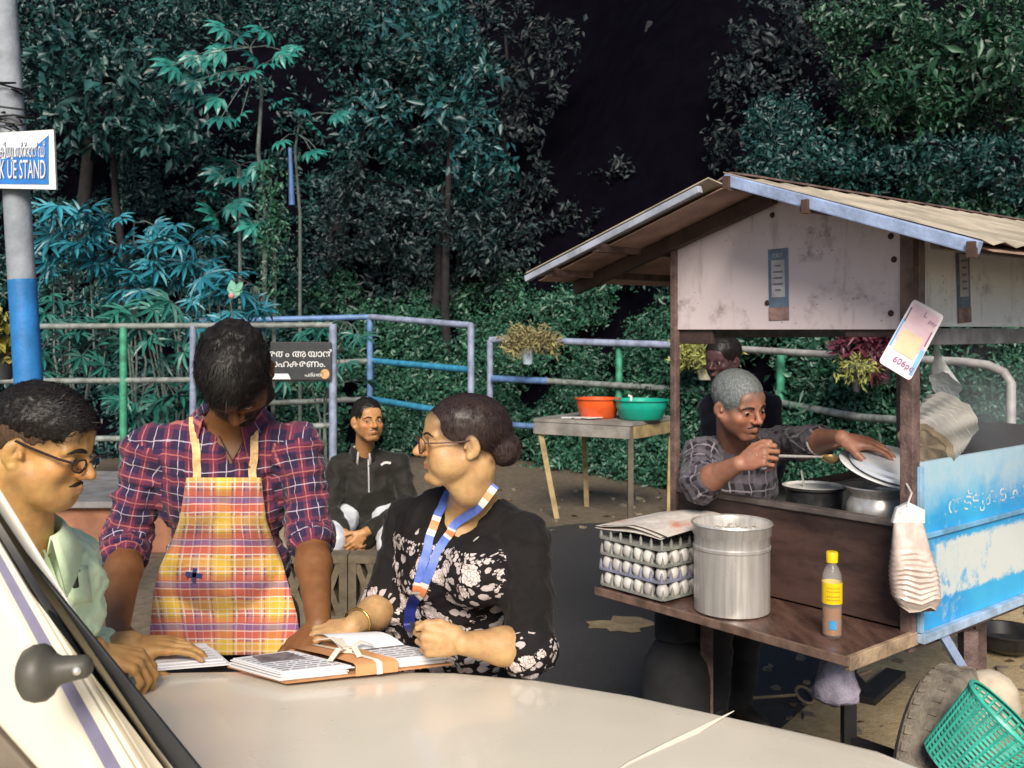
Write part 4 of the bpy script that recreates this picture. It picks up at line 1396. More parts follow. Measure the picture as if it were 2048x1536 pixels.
# things under and beside the cart
c = Vector((at(1360, 0, 3.55).x, 3.62, 0))
o = thing('gas_cylinder', 'dark gas cylinder in the shadow under the cart shelf', 'cylinder', c)
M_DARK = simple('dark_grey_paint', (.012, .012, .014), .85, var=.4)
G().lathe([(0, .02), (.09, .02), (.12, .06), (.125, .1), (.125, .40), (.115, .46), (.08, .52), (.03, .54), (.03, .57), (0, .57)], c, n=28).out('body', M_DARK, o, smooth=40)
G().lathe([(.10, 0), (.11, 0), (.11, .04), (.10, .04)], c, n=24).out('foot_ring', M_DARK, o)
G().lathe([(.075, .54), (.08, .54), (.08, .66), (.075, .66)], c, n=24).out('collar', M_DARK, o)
c = Lc(.20, -.08, .0)
V, F = [], []
n_ = 16
for j, (z, r_) in enumerate(((.70, .008), (.66, .014), (.62, .05), (.57, .066), (.535, .062), (.515, .03), (.512, .001))):
    for k in range(n_):
        a = 2 * math.pi * k / n_
        rr = r_ * (1 + .22 * math.sin(3 * a + j) + .1 * math.sin(7 * a))
        V.append((c.x + rr * math.cos(a), c.y + rr * math.sin(a), z + .006 * math.sin(4 * a)))
for j in range(6):
    for k in range(n_):
        F.append((j * n_ + k, j * n_ + (k + 1) % n_, (j + 1) * n_ + (k + 1) % n_, (j + 1) * n_ + k))
o = mesh('plastic_bag', V, F, simple('lilac_film', (.40, .36, .46), .35, var=.3, scale=20, bump=.4), smooth=True)
props(o, 'crumpled lilac plastic bag hanging below the brown shelf', 'bag')
o = G().tube([Lc(.45, -.2, .06), Lc(.30, -.45, .05), Lc(.1, -.55, .05), at(1640, 1397, 4.05) * 1.0], .012, 8).out('drawbar', simple('rusty_rod', (.16, .10, .07), .7, var=.4))
bpy.data.objects.remove(o)
g = G()
e0, e1 = at(1610, 1400, 4.44), at(1500, 1412, 4.40)
e0.z = e1.z = .03
loop = [Vector((e0.x + .035 * math.cos(a), e0.y + .07 * math.sin(a), .03 + .012 * math.sin(a))) for a in np.linspace(0, 2 * math.pi, 15)[:-1]]
g.tube(loop, .007, 6, closed=True)
g.tube([e0 + Vector((-.03, 0, 0)), e1], .007, 6)
g.tube([e0 + Vector((.03, .02, 0)), Vector((e0.x + .38, e0.y + .25, .05))], .01, 6)
props(g.out('tow_hook', simple('tan_rod', (.36, .26, .15), .7), smooth=50), 'thin iron rod with a loop lying on the ground below the shelf', 'rod')
for k in range(3):
    c = at(1750, 1360, 4.5); c.z = 0
g = G()
g.bar((at(1735, 1400, 4.46).x, 4.46, .02), (at(1668, 1345, 4.7).x, 4.75, .1), .05, .05)
g.bar((at(1720, 1390, 4.46).x, 4.40, .02), (at(1800, 1365, 4.7).x, 4.75, .02), .09, .035)
props(g.out('iron_stand', simple('black_iron', (.02, .018, .02), .6)), 'black iron bars lying under the cart beside the wheel', 'bars')
c = Vector((at(2015, 1300, 5.1).x, 5.1, .0))
o = thing('black_pan', 'shallow black pan standing on the ground behind the wheel', 'pan', c)
M_PAN = simple('sooty_pan', (.02, .018, .018), .35, var=.4)
G().lathe([(0, .02), (.10, .02), (.15, .05), (.165, .11), (.178, .115), (.178, .122), (.160, .12), (.145, .06), (.1, .03), (0, .03)], c, n=32).out('body', M_PAN, o, smooth=40)
for s in (-1, 1):
    G().tube([c + Vector((s * .165, -.04, .11)), c + Vector((s * .215, -.03, .13)), c + Vector((s * .215, .03, .13)), c + Vector((s * .165, .04, .11))], .008, 6).out('handle', M_PAN, o, smooth=50)
# green basket hung beside the wheel
axb = Vector((.62, -.22, .75)).normalized()
rx = axb.cross(Vector((0, 1, 0))).normalized(); ry = axb.cross(rx)
RB = Matrix((rx, ry, axb)).transposed()
top_c = at(2012, 1437, 2.62)
bc = top_c - axb * .20
bk = thing('basket', 'green plastic woven basket hanging tilted beside the cart wheel', 'basket', bc)
M_GRN = simple('green_basket_plastic', (.05, .44, .33), .4, var=.3, scale=14)
M_GRN2 = simple('faded_green_plastic', (.09, .46, .36), .45, var=.4, scale=10)
def br(f): return .085 + .028 * f
g = G()
for k in range(17):
    f = k / 16
    g.lathe([(br(f) - .0015, f * .2 - .0036), (br(f) + .0022, f * .2 - .0022), (br(f) + .0022, f * .2 + .0022), (br(f) - .0015, f * .2 + .0036)], bc, RB, 34)
g.out('rings', M_GRN2, bk, smooth=40)
g = G()
for k in range(26):
    a = 2 * math.pi * k / 26
    d = rx * math.cos(a) + ry * math.sin(a)
    g.tube([bc + d * br(0), bc + axb * .1 + d * br(.5), bc + axb * .2 + d * br(1)], .0042, 5)
g.out('ribs', M_GRN, bk, smooth=50)
G().lathe([(0, 0), (.085, 0), (.085, .004), (0, .004)], bc, RB, 30).out('bottom', M_GRN2, bk)
G().lathe([(.110, .196), (.118, .196), (.121, .203), (.118, .210), (.109, .208)], bc, RB, 40).out('rim', M_GRN, bk, smooth=40)
G().tube([bc + axb * .2 - rx * .116, Lc(-.04, .34, .545)], .004, 6).out('cord', simple('dark_cord', (.1, .09, .08), .8), bk)
# tan sack behind the basket
c = at(1968, 1425, 3.0)
o = G().lathe([(0, -.14), (.05, -.13), (.08, -.08), (.095, 0), (.088, .06), (.06, .105), (.03, .125), (0, .13)], c, Matrix.Rotation(.4, 3, 'Y'), 26).out('sack', simple('pale_sack', (.48, .40, .30), .8, var=.25, scale=14, bump=.15), smooth=True)
props(o, 'pale stuffed sack tucked between wheel and green basket', 'sack')

# ------------------------------------------------------------------ the parked car used as a writing desk
BZ = .915
car = thing('parked_car', 'cream white car whose bonnet serves as a writing desk', 'car', (-.1, .6, 0))
m = MB('cream_car_paint'); n = m.noise(1.4, 3); n2 = m.noise(160, 2)
m.set(color=m.mix(n.ramp(.3, .7), (.74, .67, .54), (.78, .715, .59)), rough=m.noise(5, 4).ramp(.35, .65, .24, .38), spec=.5, coat=.45, coat_rough=.10)
M_PAINT = m.mat
outl = [(-.98, -.4), (-.985, .8), (-.98, 1.6), (-.965, 1.98), (-.90, 2.12), (-.78, 2.185), (-.45, 2.20), (-.12, 2.185), (.07, 2.135), (.26, 2.045), (.415, 1.945), (.55, 1.86), (.665, 1.775), (.745, 1.66), (.79, 1.46), (.805, 1.1), (.81, .4), (.81, -.4)]
rings = []
cenp = Vector((-.1, .9, 0))
prof = [(0, 0), (.012, .002), (.028, .010), (.042, .024), (.050, .045), (.053, .08), (.05, .30), (.03, .45)]   # outward, down
V, F = [], []
no = len(outl)
def onorm(i):
    a, b = Vector(outl[max(0, i - 1)]), Vector(outl[min(no - 1, i + 1)])
    t = (b - a).normalized()
    return Vector((-t.y, t.x))
for o_, d_ in [(-.35, -.012), (-.2, -.008), (-.1, -.004), (-.04, -.001)] + prof:
    for i in range(no):
        nn = onorm(i)
        V.append((outl[i][0] + nn.x * (o_ - .05), outl[i][1] + nn.y * (o_ - .05), BZ - d_ if o_ >= 0 else BZ - d_ * 1.0))
nr = 4 + len(prof)
for j in range(nr - 1):
    for i in range(no - 1):
        F.append((j * no + i, j * no + i + 1, (j + 1) * no + i + 1, (j + 1) * no + i))
# top skin: centre fan strip
cidx = len(V)
V.append((-.1, 1.1, BZ + .016))
V.append((-.1, -.4, BZ + .016))
for i in range(no - 1):
    F.append((cidx, i + 1, i))
F.append((cidx, 0, cidx + 1)); F.append((cidx, cidx + 1, no - 1))
o = mesh('bonnet', V, F, M_PAINT, car, smooth=50)
bm = bmesh.new(); bm.from_mesh(o.data); bmesh.ops.recalc_face_normals(bm, faces=bm.faces); bm.to_mesh(o.data); bm.free()
# raised crease running back along the bonnet
def bz(x, y): return BZ + .011
cr = [at(1468, 1428, 1.92), at(1400, 1462, 1.83), at(1330, 1498, 1.75), at(1255, 1540, 1.67), at(1120, 1620, 1.5), at(950, 1720, 1.3)]
cr = [Vector((p.x, p.y, BZ + .0095 + .003 * i / 5)) for i, p in enumerate(cr)]
g = G()
rowA, rowB, rowC = [], [], []
for i, p in enumerate(cr):
    t = (cr[min(i + 1, 5)] - cr[max(i - 1, 0)]).normalized()
    s = Vector((t.y, -t.x, 0))
    w = .001 + .014 * min(1, i / 2.5)
    rowA.append(p - s * w + Z * -.006); rowB.append(p + Z * (.0012 if i > 1 else -.005 + .004 * i)); rowC.append(p + s * w * 1.2 + Z * -.006)
g.strip(rowA, rowB); g.strip(rowB, rowC)
g.out('bonnet_crease', M_PAINT, car, smooth=True)
# lower body, bumper, wheels
G().box((-.1, .55, .50), (1.62, 2.7, .46), bevel=.06).out('lower_body', M_PAINT, car, smooth=40)
G().box((-.15, 2.02, .42), (1.25, .16, .18), bevel=.05).out('bumper', simple('grey_bumper', (.10, .10, .10), .6), car, smooth=40)
for sx in (-.9, .68):
    c = Vector((sx, 1.35, .31))
    w = G().lathe([(.19, -.09), (.26, -.1), (.30, -.08), (.31, 0), (.30, .08), (.26, .1), (.19, .09), (.19, -.09)], c, Matrix.Rotation(math.pi / 2, 3, 'Y'), 32).out('wheel', simple('black_tyre', (.025, .025, .025), .9), car, smooth=35)
    G().lathe([(.195, .06), (.17, .085), (.05, .07), (0, .075)], c, Matrix.Rotation(math.pi / 2 * (1 if sx > 0 else -1), 3, 'Y'), 28).out('rim', M_STEEL, w, smooth=35)
# windscreen pillar: strips side by side at the same depth, each with its own relief
def strip_bar(x0a, x0b, ya, x1a, x1b, yb, Y, th, name, mat, bev=.003):
    """strip between two horizontal spans (pixel x at pixel rows ya and yb)"""
    poly = [at(x0a, ya, Y), at(x1a, yb, Y), at(x1b, yb, Y), at(x0b, ya, Y)]
    o = G().prism(poly, (0, th, 0)).out(name, mat, car)
    if bev:
        md = o.modifiers.new('bevel', 'BEVEL'); md.width = bev; md.segments = 3; md.limit_method = 'ANGLE'
        o.data.polygons.foreach_set('use_smooth', np.ones(len(o.data.polygons), dtype=bool))
    return o
def xl(x1249, x1500, y): return x1249 + (x1500 - x1249) * (y - 1249) / 251.0
Yp = 1.18
ya, yb = 800, 1720
def sp(a0, a1, b0, b1, Y, th, name, mat, bev=.003):
    strip_bar(xl(a0, b0, ya), xl(a1, b1, ya), ya, xl(a0, b0, yb), xl(a1, b1, yb), yb, Y, th, name, mat, bev)
M_SEAL = simple('black_rubber', (.010, .011, .013), .42, var=.3)
M_PURP = simple('violet_grey_groove', (.18, .17, .27), .5, var=.2)
M_GRV = simple('dark_groove', (.12, .10, .08), .6, var=.2)
sp(-199, 52, 24, 186, Yp + .008, .05, 'windscreen_pillar', M_PAINT, .016)
sp(-420, -196, -190, 27, Yp + .035, .03, 'pillar_shade', simple('pillar_shade_beige', (.16, .13, .10), .6), .004)  # dark strip: shade past the pillar's rounded edge, put into colour
sp(52, 82, 184, 224, Yp + .016, .03, 'pillar_groove', M_PURP, .002)
sp(80, 96, 222, 246, Yp + .004, .03, 'pillar_moulding', M_PAINT, .004)
sp(95, 101, 245, 252, Yp + .014, .03, 'pillar_groove', M_GRV, .001)
sp(101, 108, 252, 262, Yp + .006, .03, 'pillar_moulding', M_PAINT, .003)
sp(108, 114, 262, 269, Yp + .014, .03, 'pillar_groove', M_PURP, .001)
sp(114, 122, 269, 312, Yp + .006, .04, 'pillar_moulding', M_PAINT, .006)
sp(119, 167, 309, 371, Yp + .012, .006, 'rubber_seal', M_SEAL, .012)
# mirror mount: dark grey stub with a wide round foot
c = at(78, 1346, 1.10)
axm = Vector((.98, .08, .12)).normalized()
rx = axm.cross(Z).normalized(); ry = rx.cross(axm)
RM = Matrix((rx, ry, axm)).transposed()
mm = G().lathe([(0, -.018), (.020, -.018), (.0275, -.013), (.031, -.004), (.031, .006), (.027, .012), (.020, .017), (.0155, .024), (.0135, .040), (.0125, .051), (.008, .056), (0, .057)], c, RM, 36).out('mirror_mount', simple('grey_brown_rubber', (.085, .078, .062), .5, var=.25), car, smooth=45)
G().lathe([(0, .004), (.0035, .003), (.005, 0)], c + axm * .046 - Vector((0, .0135, 0)), Matrix.Rotation(math.pi / 2, 3, 'X'), 10).out('screw', M_STEEL, mm, smooth=True)
# ------------------------------------------------------------------ papers on the bonnet
PZ = BZ + .012
def on_bonnet(px, py, z):
    Y = (CAM_H - z) * FPX / (py - 660)
    return Vector(((px - 1024) / FPX * Y, Y, z))
M_PAPER = simple('white_paper', (.74, .73, .75), .8, var=.04, scale=4)
M_INK = simple('grey_ink', (.25, .25, .28), .8)
po = thing('writing_pad', 'white paper pad under the hands of the man in the mint shirt', 'paper', on_bonnet(360, 1320, PZ))
c1, c2, c3, c4 = [on_bonnet(x, y, PZ) for x, y in ((262, 1346), (462, 1330), (424, 1298), (262, 1312))]
for k, (dz, s) in enumerate(((0, (0, 0)), (.0035, (-.012, .004)), (.007, (-.02, .012)))):
    poly = [p + Vector((s[0], s[1], dz)) for p in (c1, c2, c3, c4)]
    G().prism(poly, (0, 0, .003)).out('sheet', M_PAPER, po)
g = G()
for k in range(5):
    a = c1.lerp(c4, .2 + .15 * k).lerp(c2.lerp(c3, .2 + .15 * k), .30); b = c1.lerp(c4, .2 + .15 * k).lerp(c2.lerp(c3, .2 + .15 * k), .9)
    g.bar(a + Z * .0105, b + Z * .0105, .0012, .0004)
g.out('ruled_lines', M_INK, po)

fo = thing('file_folder', 'brown cardboard file of papers tied with white tape on the bonnet', 'folder', on_bonnet(680, 1340, PZ))
M_BOARD = simple('brown_file_board', (.42, .20, .09), .75, var=.2, scale=10)
M_BAND = simple('orange_brown_band', (.58, .28, .12), .7, var=.2, scale=10)
M_TAPE = simple('white_cotton_tape', (.72, .66, .55), .85, var=.12)
A, B2, C, D = [on_bonnet(x, y, PZ) for x, y in ((455, 1335), (572, 1368), (905, 1330), (760, 1296))]
G().prism([A, B2, C, D], (0, 0, .004)).out('board', M_BOARD, fo)
r = random.Random(4)
def fpt(u, v):      # u along the near edge, v away from it
    return B2.lerp(C, u).lerp(A.lerp(D, u), v)
for k in range(7):
    u0, u1 = -.02 + r.uniform(0, .03), .40 + r.uniform(-.03, .03)
    P = [fpt(u0, .05 + r.uniform(0, .04)), fpt(u1, .04 + r.uniform(0, .04)), fpt(u1, .95), fpt(u0, .92)]
    G().prism([p + Z * (.0045 + k * .0026) for p in P], (0, 0, .0022)).out('sheet', M_PAPER, fo)
for k in range(7):
    u0, u1 = .62 + r.uniform(-.03, .03), 1.0 + r.uniform(-.03, .02)
    P = [fpt(u0, .05 + r.uniform(0, .04)), fpt(u1, .05 + r.uniform(0, .04)), fpt(u1 - .02, .95), fpt(u0, .95)]
    G().prism([p + Z * (.0045 + k * .0026) for p in P], (0, 0, .0022)).out('sheet', M_PAPER, fo)
g = G()
for u0, u1, seed in ((.02, .36, 1), (.70, .97, 2)):
    rr = random.Random(seed)
    for k in range(9):
        v_ = .12 + .085 * k
        a = u0
        while a < u1 - .03:
            b = min(u1, a + rr.uniform(.03, .09))
            g.bar(fpt(a, v_) + Z * .0236, fpt(b, v_) + Z * .0236, .0022, .0004)
            a = b + rr.uniform(.008, .02)
    for k in range(3):
        pass
g.out('handwriting', M_INK, fo)['kind'] = 'stuff'
# curled top sheet at the back right and dark photo sheet at the left
rows = []
for j in range(6):
    f = j / 5
    rows.append([fpt(.55 + .4 * i / 5, .55 + .5 * f) + Z * (.026 + .028 * math.sin(math.pi * min(1, f * .8)) * (1 - .4 * i / 5)) for i in range(6)])
V = [p for q in rows for p in q]
F = [(j * 6 + i, j * 6 + i + 1, (j + 1) * 6 + i + 1, (j + 1) * 6 + i) for j in range(5) for i in range(5)]
mesh('curled_sheet', V, F, M_PAPER, fo, smooth=True)
G().prism([fpt(.05, .55) + Z * .0245, fpt(.3, .50) + Z * .0245, fpt(.32, .85) + Z * .0245, fpt(.1, .85) + Z * .0245], (0, 0, .001)).out('photo_sheet', simple('dark_photo_print', (.20, .17, .18), .5, var=.4, scale=30), fo)
# band round the middle
P = [(.40, .0), (.66, .0), (.66, 1.0), (.40, 1.0)]
prof = [(-.015, .0), (-.012, .022), (.03, .0262), (.5, .029), (.97, .0262), (1.01, .022), (1.015, .0)]
rowA = [fpt(.40, v) + Z * z for v, z in prof]; rowB = [fpt(.655, v) + Z * z for v, z in prof]
G().strip(rowA, rowB).out('band', M_BAND, fo, smooth=40)
prof2 = [(v, z + .0022) for v, z in prof]
prof2[0] = (-.03, .0); prof2[1] = (-.022, .024)
G().strip([fpt(.52, v) + Z * z for v, z in prof2], [fpt(.555, v) + Z * z for v, z in prof2]).out('tape', M_TAPE, fo, smooth=40)
g = G()
kn = fpt(.53, .42) + Z * .036
for s, (dx, dy, dz) in enumerate(((-.075, .05, .012), (-.05, .07, .004), (.05, .03, .006), (-.03, -.05, -.002), (.03, -.03, 0))):
    e = kn + Vector((dx, dy, dz - .006))
    m1 = kn.lerp(e, .5) + Z * .014
    d = (e - kn).normalized(); sd = Vector((-d.y, d.x, 0)) * .007
    g.strip([kn - sd * .5, m1 - sd, e - sd], [kn + sd * .5, m1 + sd, e + sd], (0, 0, .001))
g.box(kn, (.022, .018, .012), bevel=.004)
g.out('knot', M_TAPE, fo, smooth=40)
# ------------------------------------------------------------------ implicit-surface bodies
class Vol:
    """signed distance field on a grid; smooth unions of round cones and ellipsoids, meshed by surface nets"""
    def __init__(s, lo, hi, h):
        s.h = h
        s.lo = np.array(lo, dtype=np.float64)
        s.n = np.ceil((np.array(hi) - s.lo) / h).astype(int) + 1
        s.F = np.full(s.n, 0.5, dtype=np.float32)
        s.ax = [(s.lo[i] + np.arange(s.n[i]) * h).astype(np.float32) for i in range(3)]

    def _op(s, lo, hi, fn, k, mode):
        m = k + 2.5 * s.h
        i0 = np.clip(np.floor((np.array(lo) - m - s.lo) / s.h).astype(int), 0, s.n)
        i1 = np.clip(np.ceil((np.array(hi) + m - s.lo) / s.h).astype(int) + 1, 0, s.n)
        if np.any(i1 <= i0):
            return s
        sl = tuple(slice(a, b) for a, b in zip(i0, i1))
        x = s.ax[0][sl[0]][:, None, None]; y = s.ax[1][sl[1]][None, :, None]; z = s.ax[2][sl[2]][None, None, :]
        d = fn(x, y, z)
        a = s.F[sl]
        if mode == 'u':
            if k > 0:
                hh = np.clip(.5 + .5 * (a - d) / k, 0, 1)
                s.F[sl] = a + (d - a) * hh - k * hh * (1 - hh)
            else:
                s.F[sl] = np.minimum(a, d)
        elif mode == 's':
            d = -d
            if k > 0:
                hh = np.clip(.5 - .5 * (a - d) / k, 0, 1)
                s.F[sl] = a + (d - a) * hh + k * hh * (1 - hh)
            else:
                s.F[sl] = np.maximum(a, d)
        return s

    def cone(s, a, b, ra, rb, k=.01, mode='u'):
        a, b = np.array(a, dtype=np.float32), np.array(b, dtype=np.float32)
        ba = b - a
        L2 = float(ba @ ba) + 1e-12
        def fn(x, y, z):
            px, py, pz = x - a[0], y - a[1], z - a[2]
            t = np.clip((px * ba[0] + py * ba[1] + pz * ba[2]) / L2, 0, 1)
            return np.sqrt((px - t * ba[0]) ** 2 + (py - t * ba[1]) ** 2 + (pz - t * ba[2]) ** 2) - (ra + (rb - ra) * t)
        r = max(ra, rb)
        return s._op(np.minimum(a, b) - r, np.maximum(a, b) + r, fn, k, mode)

    def ell(s, c, rad, R=None, k=.01, mode='u'):
        c = np.array(c, dtype=np.float32)
        r = np.array(rad, dtype=np.float32)
        M = np.eye(3, dtype=np.float32) if R is None else np.array(R, dtype=np.float32).T     # world -> local
        ln_ = np.linalg.norm(M, axis=1)
        M = M / ln_[:, None]; r = (r * ln_).astype(np.float32)
        def fn(x, y, z):
            px, py, pz = x - c[0], y - c[1], z - c[2]
            q = [M[i, 0] * px + M[i, 1] * py + M[i, 2] * pz for i in range(3)]
            k0 = np.sqrt((q[0] / r[0]) ** 2 + (q[1] / r[1]) ** 2 + (q[2] / r[2]) ** 2)
            k1 = np.sqrt((q[0] / r[0] ** 2) ** 2 + (q[1] / r[1] ** 2) ** 2 + (q[2] / r[2] ** 2) ** 2) + 1e-6
            return k0 * (k0 - 1) / k1
        ext = np.sqrt(((M.T * r) ** 2).sum(1))
        return s._op(c - ext, c + ext, fn, k, mode)

    def half(s, p, n, k=0.0):
        """keep only what lies behind the plane (p, n)"""
        p, n = np.array(p, dtype=np.float32), np.array(n, dtype=np.float32)
        n = n / np.linalg.norm(n)
        x = s.ax[0][:, None, None]; y = s.ax[1][None, :, None]; z = s.ax[2][None, None, :]
        d = (x - p[0]) * n[0] + (y - p[1]) * n[1] + (z - p[2]) * n[2]
        s.F = np.maximum(s.F, d)
        return s

    def func(s, fn):
        """intersect with a general distance function of world coordinates"""
        s.F = np.maximum(s.F, fn(s.ax[0][:, None, None], s.ax[1][None, :, None], s.ax[2][None, None, :]))
        return s

    def mesh(s):
        F = s.F
        ins = F < 0
        cnt = np.zeros(tuple(d - 1 for d in s.n), dtype=np.int8)
        for i in (0, 1):
            for j in (0, 1):
                for k in (0, 1):
                    cnt += ins[i:s.n[0] - 1 + i, j:s.n[1] - 1 + j, k:s.n[2] - 1 + k]
        act = np.argwhere((cnt > 0) & (cnt < 8))
        idx = np.full(cnt.shape, -1, dtype=np.int32)
        idx[act[:, 0], act[:, 1], act[:, 2]] = np.arange(len(act))
        corner = {}
        for i in (0, 1):
            for j in (0, 1):
                for k in (0, 1):
                    corner[i, j, k] = F[act[:, 0] + i, act[:, 1] + j, act[:, 2] + k].astype(np.float64)
        P = np.zeros((len(act), 3)); W = np.zeros(len(act))
        for axis in range(3):
            o = [a for a in range(3) if a != axis]
            for u in (0, 1):
                for v in (0, 1):
                    c0 = [0, 0, 0]; c0[o[0]] = u; c0[o[1]] = v
                    c1 = list(c0); c1[axis] = 1
                    a, b = corner[tuple(c0)], corner[tuple(c1)]
                    m = (a < 0) != (b < 0)
                    t = np.where(m, a / np.where(m, a - b, 1), 0)
                    q = np.zeros((len(act), 3)); q[:, o[0]] = u; q[:, o[1]] = v; q[:, axis] = t
                    P += q * m[:, None]; W += m
        V = s.lo + (act + P / W[:, None]) * s.h
        quads = []
        for axis in range(3):
            o = [a for a in range(3) if a != axis]
            sl0 = [slice(None)] * 3; sl1 = [slice(None)] * 3
            sl0[axis] = slice(0, -1); sl1[axis] = slice(1, None)
            A, Bv = ins[tuple(sl0)], ins[tuple(sl1)]
            e = np.argwhere(A != Bv)
            ok = (e[:, o[0]] > 0) & (e[:, o[1]] > 0) & (e[:, o[0]] < s.n[o[0]] - 1) & (e[:, o[1]] < s.n[o[1]] - 1)
            e = e[ok]
            flip = A[e[:, 0], e[:, 1], e[:, 2]]
            if axis == 1: flip = ~flip
            q = []
            for du, dv in ((0, 0), (-1, 0), (-1, -1), (0, -1)):
                f = e.copy(); f[:, o[0]] += du; f[:, o[1]] += dv
                q.append(idx[f[:, 0], f[:, 1], f[:, 2]])
            q = np.stack(q, 1)
            q[~flip] = q[~flip][:, ::-1]
            quads.append(q)
        Q = np.concatenate(quads)
        Q = Q[(Q >= 0).all(1)]
        return biggest(V, Q)


def biggest(V, Q):
    """keep the largest connected shell"""
    lab = np.arange(len(V))
    while True:
        m = lab[Q].min(1)
        new = lab.copy()
        for k in range(4):
            np.minimum.at(new, Q[:, k], m)
        new = new[new]
        if (new == lab).all(): break
        lab = new
    root = np.bincount(lab[Q[:, 0]], minlength=len(V)).argmax()
    keep = lab == root
    mp = np.cumsum(keep) - 1
    return V[keep], mp[Q[keep[Q[:, 0]]]].astype(np.int32)


def relax(V, Q, it=1, w=.5):
    """even out the stair steps of the net"""
    E = np.concatenate([Q[:, [0, 1]], Q[:, [1, 2]], Q[:, [2, 3]], Q[:, [3, 0]]])
    for _ in range(it):
        S = np.zeros_like(V); C = np.zeros(len(V))
        np.add.at(S, E[:, 0], V[E[:, 1]]); np.add.at(S, E[:, 1], V[E[:, 0]])
        np.add.at(C, E[:, 0], 1); np.add.at(C, E[:, 1], 1)
        V = V + w * (S / np.maximum(C, 1)[:, None] - V)
    return V


def vnormals(V, Q):
    n = np.cross(V[Q[:, 2]] - V[Q[:, 0]], V[Q[:, 3]] - V[Q[:, 1]])
    N = np.zeros_like(V)
    for k in range(4):
        np.add.at(N, Q[:, k], n)
    return unit(N)


def n3(V, scale, seed=0.0):
    """noise values at points (scale may differ per axis)"""
    sc = np.array(scale) * np.ones(3)
    W = V * sc + seed
    return np.array([noise.noise(Vector(p)) for p in W])


def frame(f, up=(0, 0, 1), roll=0.0):
    f = Vector(f).normalized(); up = Vector(up)
    r = f.cross(up).normalized(); u = r.cross(f)
    if roll:
        q = Matrix.Rotation(roll, 3, f); r = q @ r; u = q @ u
    return Matrix((r, f, u)).transposed()


def hframe(f, up=(0, 0, 1), roll=0.0, zs=.90):
    """head frame, a little lower than the generic head proportions"""
    M = frame(f, up, roll)
    for i in range(3):
        M[i][2] *= zs
    return M


# ------------------------------------------------------------------ heads and hands
def add_head(v, C, R, s=1.0, fem=False, k0=.012, open_eye=1.0, smile=0.0, jaw=1.0):
    C = Vector(C)
    def w(x, y, z): return C + R @ (Vector((x, y, z)) * s)
    def E(c, r, k=k0, mode='u', Rl=None): v.ell(w(*c), [a * s for a in r], R if Rl is None else R @ Rl, k * s, mode)
    def K(a, b, ra, rb, k=k0, mode='u'): v.cone(w(*a), w(*b), ra * s, rb * s, k * s, mode)
    jw = (.043 if not fem else .038) * jaw
    E((0, -.014, .040), (.0745, .096, .086), .01)
    E((0, .030, -.018), (.060, .062, .080), .02)
    for q in (-1, 1):
        K((q * (jw + .013), -.002, -.045), (q * .020, .064, -.100), .020, .018, .022)     # jaw
        E((q * .043, .056, -.026), (.024, .026, .024), .018)                              # cheek
        K((q * .048, .072, .020), (q * .012, .088, .020), .009, .010, .012)               # brow
    for q in (-1, 1):
        E((q * .040, .034, -.058), (.026, .036, .030), .02)
    E((0, .072 + (.003 if fem else 0), -.098), (.024, .020, .017), .012)                                          # chin
    E((0, .070, .052), (.052, .024, .036), .02)                                            # forehead
    E((0, .072 + (-.005 if fem else .004), -.066), (.030, .024, .026), .014)                                          # muzzle
    K((0, .090, .014), (0, .112, -.024), .0075, .0105, .008)                               # nose
    E((0, .1135, -.028), (.0115, .011, .0105), .006)
    for q in (-1, 1):
        E((q * .0125, .101, -.032), (.0085, .011, .008), .005)
        E((q * .033, .098, .003), (.019, .016, .012), .008, 's')                          # eye hollows
    for q in (-1, 1):
        E((q * .032, .0765, .002), (.0150, .0145, .0135), .003)                           # lids over the eyeball
        if open_eye > 0:
            E((q * .032, .0935, .0005), (.0125, .010, .0048 * open_eye), .002, 's')
        K((q * .044, .081, -.004), (q * .020, .086, -.006), .003, .003, .004)             # lower lid fold
        E((q * .008, .106, -.0395), (.004, .005, .003), .002, 's')                        # nostril
    lw = .021 + .004 * smile
    lo_ = -.006 if fem else .003
    for q in (-1, 1):
        K((0, .0965 + lo_, -.0585), (q * lw, .086 + lo_, -.0625 + .004 * smile), .0058, .0028, .004)  # upper lip
        K((0, .0950 + lo_, -.0700), (q * lw * .85, .085 + lo_, -.0665 + .004 * smile), .0066, .003, .004)
        K((0, .1035 + lo_, -.0642), (q * lw, .0905 + lo_, -.0645 + .005 * smile), .0016, .0014, .002, 's')
    E((0, .094, -.082), (.018, .010, .006), .006, 's')
    for q in (-1, 1):                                                                       # ears
        Rl = Matrix.Rotation(math.radians(-14), 3, 'X') @ Matrix.Rotation(math.radians(q * 24), 3, 'Z')
        E((q * .0765, -.014, -.006), (.0085, .0205, .0325), .006, 'u', Rl)
        E((q * .0885, -.008, .000), (.0105, .0105, .0185), .002, 's', Rl)
        E((q * .0825, -.013, .004), (.0035, .0045, .015), .003, 'u', Rl)
        E((q * .0765, -.008, -.034), (.007, .010, .010), .004)
        E((q * .079, .004, -.008), (.005, .005, .008), .003)                              # tragus


NAILS, KNUCK = [], []

